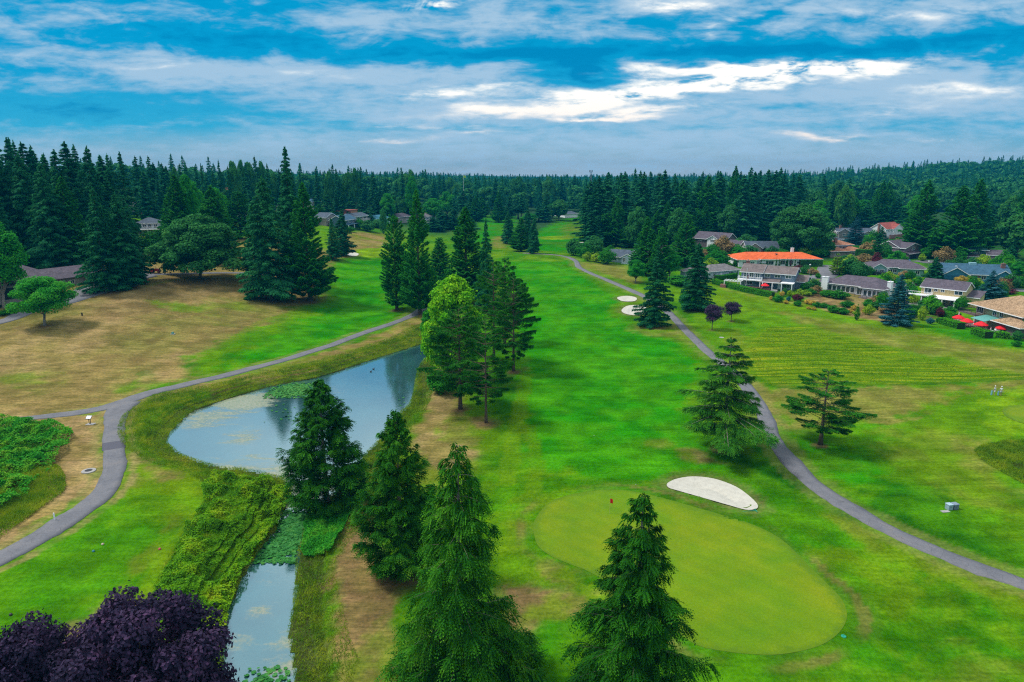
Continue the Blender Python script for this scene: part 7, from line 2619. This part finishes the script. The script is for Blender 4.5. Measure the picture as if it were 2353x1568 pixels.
def car(u, v, rot, paint, label, L=4.5):
    p = gp(u, v)
    e = empty('parked_car', p, rot, label, 'car')
    h = L / 2
    m = MB().prism([(-h, .3), (h, .3), (h + .05, .55), (h - .1, .8), (.9, .92), (.35, 1.35), (-1.3, 1.38), (-1.9, .95), (-h, .85), (-h - .05, .5)], -.85, .85, 'y')
    me = m.mesh('car_body')
    o = link('body', me, [paint], e)
    bv = o.modifiers.new('bevel', 'BEVEL')
    bv.width = .06
    bv.segments = 2
    g = MB().prism([(.85, .95), (.38, 1.28), (-1.22, 1.31), (-1.75, .97)], -.87, .87, 'y')
    g.build('window', GLASS, e)
    wheels(e, (-1.35, 1.35), .78, .32)
    for s_ in (-1, 1):
        MB().cbox((h + .0, s_ * .6, .66), (.1, .3, .12)).build('headlight', WHITE, e)
        MB().cbox((-h - .0, s_ * .6, .72), (.1, .25, .12)).build('tail_light', REDPAINT, e)


car(2083, 603, 1.4, M_('blue_car_paint', (.01, .06, .22), .25, .6, 0, .05), 'blue car parked before the dark double garage')
car(2018, 632, .1, M_('black_car_paint', (.012, .013, .02), .25, .6, 0, .05), 'black car parked at the left of the mint walled house')
car(2037, 633, .1, M_('charcoal_car_paint', (.02, .022, .03), .25, .6, 0, .05), 'charcoal car right of the black car by the mint walled house')
car(1992, 624, .1, M_('grey_car_paint', (.25, .26, .28), .3, .6, 0, .05), 'grey car behind the shrubs left of the mint walled house') if False else None
car(1462, 588, .2, M_('dark_car_paint', (.03, .04, .06), .3, .6, 0, .05), 'dark car by the cottage') if False else None

# tractor
p = gp(356, 628)
e = empty('tractor', p, .3, 'small red tractor with tan canopy on the side track', 'tractor')
m = MB().prism([(-.5, .6), (1.5, .6), (1.6, .9), (1.5, 1.3), (.3, 1.4), (-.3, 1.0), (-.5, 1.0)], -.4, .4, 'y')
m.build('hood', REDPAINT, e)
MB().box(-.9, -.4, -.3, .3, .95, 1.1).box(-1.0, -.88, -.3, .3, 1.1, 1.6).build('seat', BLACKM, e)
MB().box(-1.2, .5, -.65, .65, 2.3, 2.4).build('canopy', M_('tan_canopy', (.45, .3, .15), .7), e)
for x in (-1.1, .4):
    for s_ in (-1, 1):
        MB().tube([(x, s_ * .6, .9), (x, s_ * .6, 2.3)], .04, 5).build('post', BLACKM, e)
for s_ in (-1, 1):
    w_ = MB().tube([(-.7, s_ * .75 - .2, .75), (-.7, s_ * .75 + .2, .75)], .75, 18).build('wheel', RUBBER, e)
    MB().tube([(-.7, s_ * .97, .75), (-.7, s_ * .99, .75)], .4, 12).build('rim', REDPAINT, w_)
    w_ = MB().tube([(1.2, s_ * .6 - .12, .4), (1.2, s_ * .6 + .12, .4)], .4, 14).build('wheel', RUBBER, e)
    MB().tube([(1.2, s_ * .73, .4), (1.2, s_ * .75, .4)], .2, 10).build('rim', REDPAINT, w_)


def cart(u, v, rot, body, roof, label):
    p = gp(u, v)
    e = empty('golf_cart', p, rot, label, 'golf cart')
    MB().prism([(-1.2, .35), (1.2, .35), (1.25, .7), (.8, .95), (.55, .55), (-.3, .5), (-.4, .8), (-1.2, .85)], -.55, .55, 'y').build('body', body, e)
    MB().box(-.5, .05, -.5, .5, .8, .92).box(-.62, -.5, -.5, .5, .9, 1.4).build('seat', WHITE, e)
    MB().box(-1.1, .85, -.6, .6, 1.85, 1.93).build('canopy', roof, e)
    for x in (-1.0, .75):
        for s_ in (-1, 1):
            MB().tube([(x, s_ * .52, .7), (x, s_ * .52, 1.85)], .025, 5).build('post', BLACKM, e)
    wheels(e, (-.8, .85), .5, .23, .16)


cart(325, 641, 1.0, BLACKM, WHITE, 'white roofed utility cart parked under the firs')
cart(332, 650, .6, REDPAINT, WHITE, 'red utility cart right of the white roofed one')
cart(300, 638, .2, WHITE, WHITE, 'white cart half hidden behind the fir trunks')
cart(42, 690, .2, BLACKM, M_('pale_canvas', (.3, .4, .42), .7), 'grey cart parked before the dark open bay')

# cell tower
p = gp(1356, 470)
h = height_for(p, 391)
e = empty('cell_tower', p, 0, 'grey lattice cell tower rising above the far trees', 'tower')
m = MB()
for k in range(4):
    a = k * math.pi / 2 + .78
    m.tube([(1.6 * math.cos(a), 1.6 * math.sin(a), 0), (1.0 * math.cos(a), 1.0 * math.sin(a), h)], .16, 5)
for j in range(12):
    z0, z1 = h * j / 12, h * (j + 1) / 12
    for k in range(4):
        a, b2 = k * math.pi / 2 + .78, (k + 1) * math.pi / 2 + .78
        r0 = 1.6 - .6 * j / 12
        m.tube([(r0 * math.cos(a), r0 * math.sin(a), z0), (r0 * math.cos(b2), r0 * math.sin(b2), z1)], .08, 4)
m.build('mast', METAL, e)
for s_ in (-1, 1):
    MB().cbox((s_ * 1.6, 0, h - 1.2), (.6, .4, 2.4)).build('antenna', METAL, e)
# street lamps
for (u, v, hh_, lab) in ((1859, 634, 24, 'thin grey street lamp beside the street bend'), (1855, 596, 60, 'tall street lamp standing in front of the huge round tree') if False else (2132, 618, 16, 'short garden lamp post by the driveway')):
    p = gp(u, v)
    h = hh_ * mpp(p)
    e = empty('street_lamp', p, 0, lab, 'street lamp')
    MB().tube([(0, 0, 0), (0, 0, h)], .07, 6).build('pole', METAL, e)
    MB().lathe([(.05, h), (.28, h + .1), (.28, h + .35), (.05, h + .45)], (0, 0, 0), 8).build('lamp_head', WHITE, e)
# ---------------------------------------------------------------- the woods
def profile_tree(kinds, u, vb, vt, wpx, label, group):
    k = K[random.choice(kinds)]
    p = gp(u, vb)
    h = min(height_for(p, vt), 50)
    w = wpx * mpp(p) * 1.4
    kn = [a for a in K if K[a] is k][0]
    word = {'fir': 'full fir', 'fir2': 'slim fir', 'fir3': 'ragged fir', 'cedar_mid': 'dense conical cedar', 'cedar_mid2': 'columnar cedar', 'oak2': 'round broadleaf tree',
            'leafy2': 'light green tree', 'spruce': 'tiered spruce', 'spruce2': 'broad spruce'}.get(kn, 'tree')
    where = min(MARKS, key=lambda m_: abs(m_[0] - u))[1]
    e = k.place(p, h, w, random.random() * 6.28, '%s %s, %s' % (word, label, where), 'tree', group)
    e['_u'] = u
    return e


MARKS = [(-60, 'beyond the left edge'), (10, 'above the left edge tree'), (70, 'above the maintenance roof'), (130, 'above the pale trunked tree'), (200, 'left of the broad fir'), (260, 'above the broad fir'),
         (320, 'above the decked house'), (370, 'just right of the decked house'), (430, 'above the wide dark tree'), (500, 'right of the wide dark tree'), (560, 'left of the dark spruce'), (620, 'above the dark spruce'),
         (665, 'beside the very tall fir'), (720, 'above the skirted cedar'), (770, 'above the lone bunker spruce'), (825, 'above the stacked modern house'), (880, 'above the wide teal roof'),
         (930, 'behind the columnar pair'), (985, 'right of the columnar pair'), (1035, 'left of the flag pole'), (1066, 'at the flag pole'), (1110, 'right of the flag pole'), (1160, 'above the skirted far cedar'),
         (1220, 'above the path head'), (1280, 'above the far dormer house'), (1330, 'left of the cell tower'), (1370, 'right of the cell tower'), (1420, 'above the grey cottage'),
         (1480, 'above the dense cedar clump'), (1530, 'above the bright leafy tree'), (1580, 'above the round topped cedar'), (1640, 'above the half timbered house'), (1700, 'above the slate roofed house'),
         (1755, 'above the red roofed house'), (1820, 'above the huge round tree'), (1880, 'right of the huge round tree'), (1930, 'above the grey gabled house'), (1985, 'above the rust roofed house'),
         (2045, 'above the tudor house'), (2110, 'above the brown gabled house'), (2170, 'behind the giant cedars'), (2240, 'right of the giant cedars'), (2300, 'above the white hill house'), (2353, 'at the right edge'), (2410, 'beyond the right edge')]


def row(n, u0, u1, vb0, vb1, tops, wpx, kinds, label, group, jit=6):
    """n trees between two columns; tops = [(u, v)] skyline that the tallest reach"""
    tu, tv = zip(*tops)
    for i in range(n):
        u = u0 + (u1 - u0) * (i + random.uniform(.1, .9)) / n
        f = random.random()
        vb = vb0 + (vb1 - vb0) * f
        vt = float(np.interp(u, tu, tv)) + abs(random.gauss(0, jit * 1.25)) + (random.random() < .3) * jit * 2.2
        profile_tree(kinds, u, vb, vt, wpx * random.uniform(.8, 1.2), label, group)


FIRS = ['fir', 'fir2', 'fir3']
FC = ['fir', 'fir2', 'fir3', 'fir2', 'cedar_mid']
G1 = 'firs of the wood behind the maintenance building'
L1 = 'in the maintenance yard wood'
row(9, -60, 190, 612, 628, [(-60, 300), (0, 315), (60, 310), (100, 345), (150, 345), (190, 350)], 88, ['spruce', 'spruce2', 'fir3', 'cedar_mid'], L1, G1, 24)
row(13, -80, 300, 575, 600, [(-80, 275), (0, 280), (20, 290), (45, 298), (100, 322), (140, 352), (170, 325), (185, 310), (250, 332), (300, 350), (350, 342)], 80, FIRS + ['spruce2', 'cedar_mid'], L1, G1, 18)
row(15, -60, 312, 545, 560, [(-60, 290), (0, 292), (60, 310), (130, 345), (185, 312), (230, 330), (340, 338), (370, 350), (400, 375)], 52, FIRS, L1, G1, 12)
G2 = 'trees of the distant wooded ridge left of centre'
L2 = 'on the hazy left ridge'
row(26, 380, 700, 485, 505, [(380, 385), (430, 366), (470, 368), (500, 368), (540, 362), (560, 362), (600, 356), (640, 362), (700, 385)], 24, FIRS + ['oak2'], L2, G2, 9)
row(26, 400, 900, 500, 520, [(380, 440), (500, 430), (600, 430), (700, 430), (800, 440), (900, 450)], 34, FC + ['oak2'], L2, G2, 14)
row(18, 690, 960, 478, 495, [(690, 382), (760, 384), (830, 376), (870, 388), (905, 400), (945, 384), (960, 395)], 26, FIRS + ['oak2'], L2, G2, 10)
G3 = 'trees of the wood closing off the far fairways'
L3 = 'in the far central wood'
row(26, 880, 1290, 498, 512, [(880, 440), (940, 392), (1000, 440), (1060, 432), (1120, 440), (1200, 440), (1290, 440)], 34, FC + ['oak2', 'cedar_mid', 'leafy2'], L3, G3, 14)
row(20, 990, 1340, 470, 486, [(990, 405), (1100, 402), (1340, 402)], 26, ['fir', 'oak2', 'fir2', 'oak2'], L3, G3, 6)
row(6, 985, 1090, 522, 535, [(985, 470), (1090, 480)], 38, FC, L3, G3, 10)
G4 = 'tall firs in a row behind the right hand gardens'
L4 = 'in the right tree wall'
row(22, 1335, 1830, 535, 560, [(1335, 415), (1372, 384), (1400, 392), (1470, 380), (1560, 392), (1640, 392), (1690, 376), (1720, 390), (1790, 385), (1830, 400)], 56, FIRS + ['fir', 'fir2', 'cedar_mid'], L4, G4, 5)
row(22, 1330, 1850, 505, 525, [(1335, 405), (1372, 390), (1470, 385), (1560, 398), (1690, 380), (1790, 385), (1850, 400)], 40, FIRS, L4, G4, 6)
row(10, 1345, 1560, 565, 580, [(1345, 470), (1420, 440), (1560, 470)], 46, ['cedar_mid', 'fir2', 'cedar_mid2', 'oak2'], L4, G4, 18)
row(9, 1560, 1790, 548, 560, [(1560, 470), (1660, 455), (1790, 470)], 46, ['cedar_mid', 'oak2', 'cedar_mid2', 'fir'], L4, G4, 18)
G5 = 'trees of the hillside wood at the right'
L5 = 'in the right hillside wood'
row(20, 1860, 2110, 520, 545, [(1860, 440), (1920, 410), (1960, 425), (1995, 408), (2030, 412), (2110, 430)], 44, ['cedar_mid', 'fir', 'fir2', 'oak2', 'leafy2', 'cedar_mid2'], L5, G5, 18)
row(22, 1850, 2420, 485, 505, [(1850, 415), (1880, 390), (1950, 395), (2050, 430), (2200, 425), (2353, 420), (2420, 410)], 36, ['fir', 'oak2', 'fir2', 'oak2'], L5, G5, 12)
row(10, 2240, 2420, 535, 560, [(2240, 445), (2300, 440), (2420, 430)], 50, ['cedar_mid', 'oak2', 'fir2'], L5, G5, 16)


def far_woods():
    """the forest beyond: one mass of trees, instanced on points"""
    r = np.random.default_rng(12)
    pts, sc, kd, rot = [], [], [], []
    y = 640.0
    while y < 2600:
        step = 11 + y * .0075
        n = int((y * 1.75) / step)
        x = np.linspace(-y * .87, y * .87, n) + r.normal(0, step * .4, n)
        yy = y + r.normal(0, step * .4, n)
        z = base_h(x, yy)
        # ridge on the right and the rising ground at the left carry the skyline
        for a, b_, c_ in zip(x, yy, z):
            vpix = proj((a, b_, c_))
            k = int(r.choice([0, 1, 2, 2]))
            h = (r.uniform(17, 33) if k < 2 else r.uniform(15, 27))
            pts.append((a, b_, c_ - .5))
            sc.append(h / (38 if k < 2 else 17))
            kd.append(k)
            rot.append(r.uniform(0, 6.28))
        y += step * 1.15
    P = np.array(pts)
    me = bpy.data.meshes.new('distant_forest')
    me.vertices.add(len(P))
    me.vertices.foreach_set('co', P.astype(np.float32).ravel())
    for nm, val, ty in (('tree_scale', sc, 'FLOAT'), ('tree_rot', rot, 'FLOAT'), ('tree_kind', kd, 'INT')):
        a = me.attributes.new(nm, ty, 'POINT')
        a.data.foreach_set('value', np.array(val))
    o = link('distant_forest', me)
    tag(o, 'hazy blue green forest covering the land to the horizon', None, None, 'stuff')
    ng = bpy.data.node_groups.new('plant_trees', 'GeometryNodeTree')
    ng.interface.new_socket('Geometry', in_out='INPUT', socket_type='NodeSocketGeometry')
    ng.interface.new_socket('Geometry', in_out='OUTPUT', socket_type='NodeSocketGeometry')
    nd, lk = ng.nodes, ng.links
    gi, go = nd.new('NodeGroupInput'), nd.new('NodeGroupOutput')
    jn = nd.new('GeometryNodeJoinGeometry')

    def named(n, t):
        a = nd.new('GeometryNodeInputNamedAttribute')
        a.data_type = t
        a.inputs['Name'].default_value = n
        return a.outputs[0]
    ak, as_, ar = named('tree_kind', 'INT'), named('tree_scale', 'FLOAT'), named('tree_rot', 'FLOAT')
    rc = nd.new('ShaderNodeCombineXYZ')
    lk.new(ar, rc.inputs[2])
    for i, key in enumerate(('lod_fir', 'lod_fir2', 'lod_oak')):
        src = [ob for ob in COL.objects if ob.get('_lod') == key][0]
        cmp_ = nd.new('FunctionNodeCompare')
        cmp_.data_type = 'INT'
        cmp_.operation = 'EQUAL'
        lk.new(ak, cmp_.inputs[2])
        cmp_.inputs[3].default_value = i
        oi = nd.new('GeometryNodeObjectInfo')
        oi.inputs[0].default_value = src
        ip = nd.new('GeometryNodeInstanceOnPoints')
        lk.new(gi.outputs[0], ip.inputs['Points'])
        lk.new(cmp_.outputs[0], ip.inputs['Selection'])
        lk.new(oi.outputs['Geometry'], ip.inputs['Instance'])
        lk.new(rc.outputs[0], ip.inputs['Rotation'])
        lk.new(as_, ip.inputs['Scale'])
        lk.new(ip.outputs[0], jn.inputs[0])
    lk.new(jn.outputs[0], go.inputs[0])
    md = o.modifiers.new('plant_trees', 'NODES')
    md.node_group = ng
    print('far trees', len(P))


# three trees standing at the near edge of the distant forest lend it their crowns
for key, gen, mt, H, Rd, (u, v) in (
        ('lod_fir', conifer(171, 38, 7.4, .12, 110, 1700, 2.4, .95, 'fir', .10, .25, .42, .5, .5, .55, .05, layer=22, rise=.2), M_FIR, 38, 7.4, (1010, 466)),
        ('lod_fir2', conifer(173, 38, 8.0, .12, 100, 1600, 2.5, 1.0, 'cone', .10, .28, .44, .5, .5, .6, .05, layer=20, rise=.2), M_FIR, 38, 8.0, (1100, 468)),
        ('lod_oak', broadleaf(175, 17, 7.6, .02, 40, 1500, 1.9, 1.5, .9, .30, top=.3, limbs=2), M_DLEAF, 17, 7.6, (1250, 468))):
    arr, tb = gen
    me = crown_mesh(key + '_crown', arr)
    me.materials.append(mt)
    p = px(u, v)
    e = empty('forest_tree', (p[0], p[1], p[2] - .3), .5, 'hazy tree at the distant forest edge, %s' % {'lod_fir': 'behind the tall columnar cedar pair', 'lod_fir2': 'behind the yellow flag pole', 'lod_oak': 'round crowned, behind the far white cottage'}[key], 'tree')
    s_ = 30 / H if H > 20 else 24 / H
    e.scale = (s_, s_, s_)
    tm = tb.mesh('t')
    tm.materials.append(BARK)
    o1 = bpy.data.objects.new('crown', me)
    o2 = bpy.data.objects.new('trunk', tm)
    for o_ in (o1, o2):
        COL.objects.link(o_)
        o_.parent = e
    o1['_lod'] = key
far_woods()
row(6, 375, 560, 540, 560, [(375, 400), (560, 430)], 50, ['cedar_mid', 'cedar_mid2', 'leafy2'], 'in the green belt', 'belt of green trees behind the wide dark broadleaf tree', 14)
row(8, 320, 400, 505, 525, [(320, 340), (400, 375)], 40, FIRS, L1, G1, 14)

# haze
hz = MB().box(-4200, 4200, -150, 4200, -3.5, 110)
hm = bpy.data.materials.new('air')
hm.use_nodes = True
nt = hm.node_tree
nt.nodes.clear()
ho = nt.nodes.new('ShaderNodeOutputMaterial')
pv = nt.nodes.new('ShaderNodeVolumePrincipled')
pv.inputs['Color'].default_value = (.01, .46, .90, 1)
pv.inputs['Density'].default_value = .00013
nt.links.new(pv.outputs[0], ho.inputs['Volume'])
haze = hz.build('haze', hm)
tag(haze, 'thin blue evening haze over the distance', None, None, 'stuff')


# labels that still coincide are told apart by their order from the left
def settle_labels():
    by = {}
    for o in COL.objects:
        if o.parent is None and o.get('category') and o.get('label'):
            by.setdefault(o['label'], []).append(o)
    ordn = ['leftmost', 'second from left', 'third from left', 'fourth from left', 'fifth from left', 'sixth from left', 'seventh from left', 'eighth from left']
    for lab, obs in by.items():
        if len(obs) < 2:
            continue
        obs.sort(key=lambda o: proj(o.location)[0])
        if len(obs) == 2:
            ws = ['left one', 'right one']
        elif len(obs) == 3:
            ws = ['left one', 'middle one', 'right one']
        else:
            ws = [ordn[i] if i < 8 else 'number %d from left' % (i + 1) for i in range(len(obs))]
        for o, w in zip(obs, ws):
            t = lab + ', ' + w
            o['label'] = t if len(t.split()) <= 16 else lab


settle_labels()
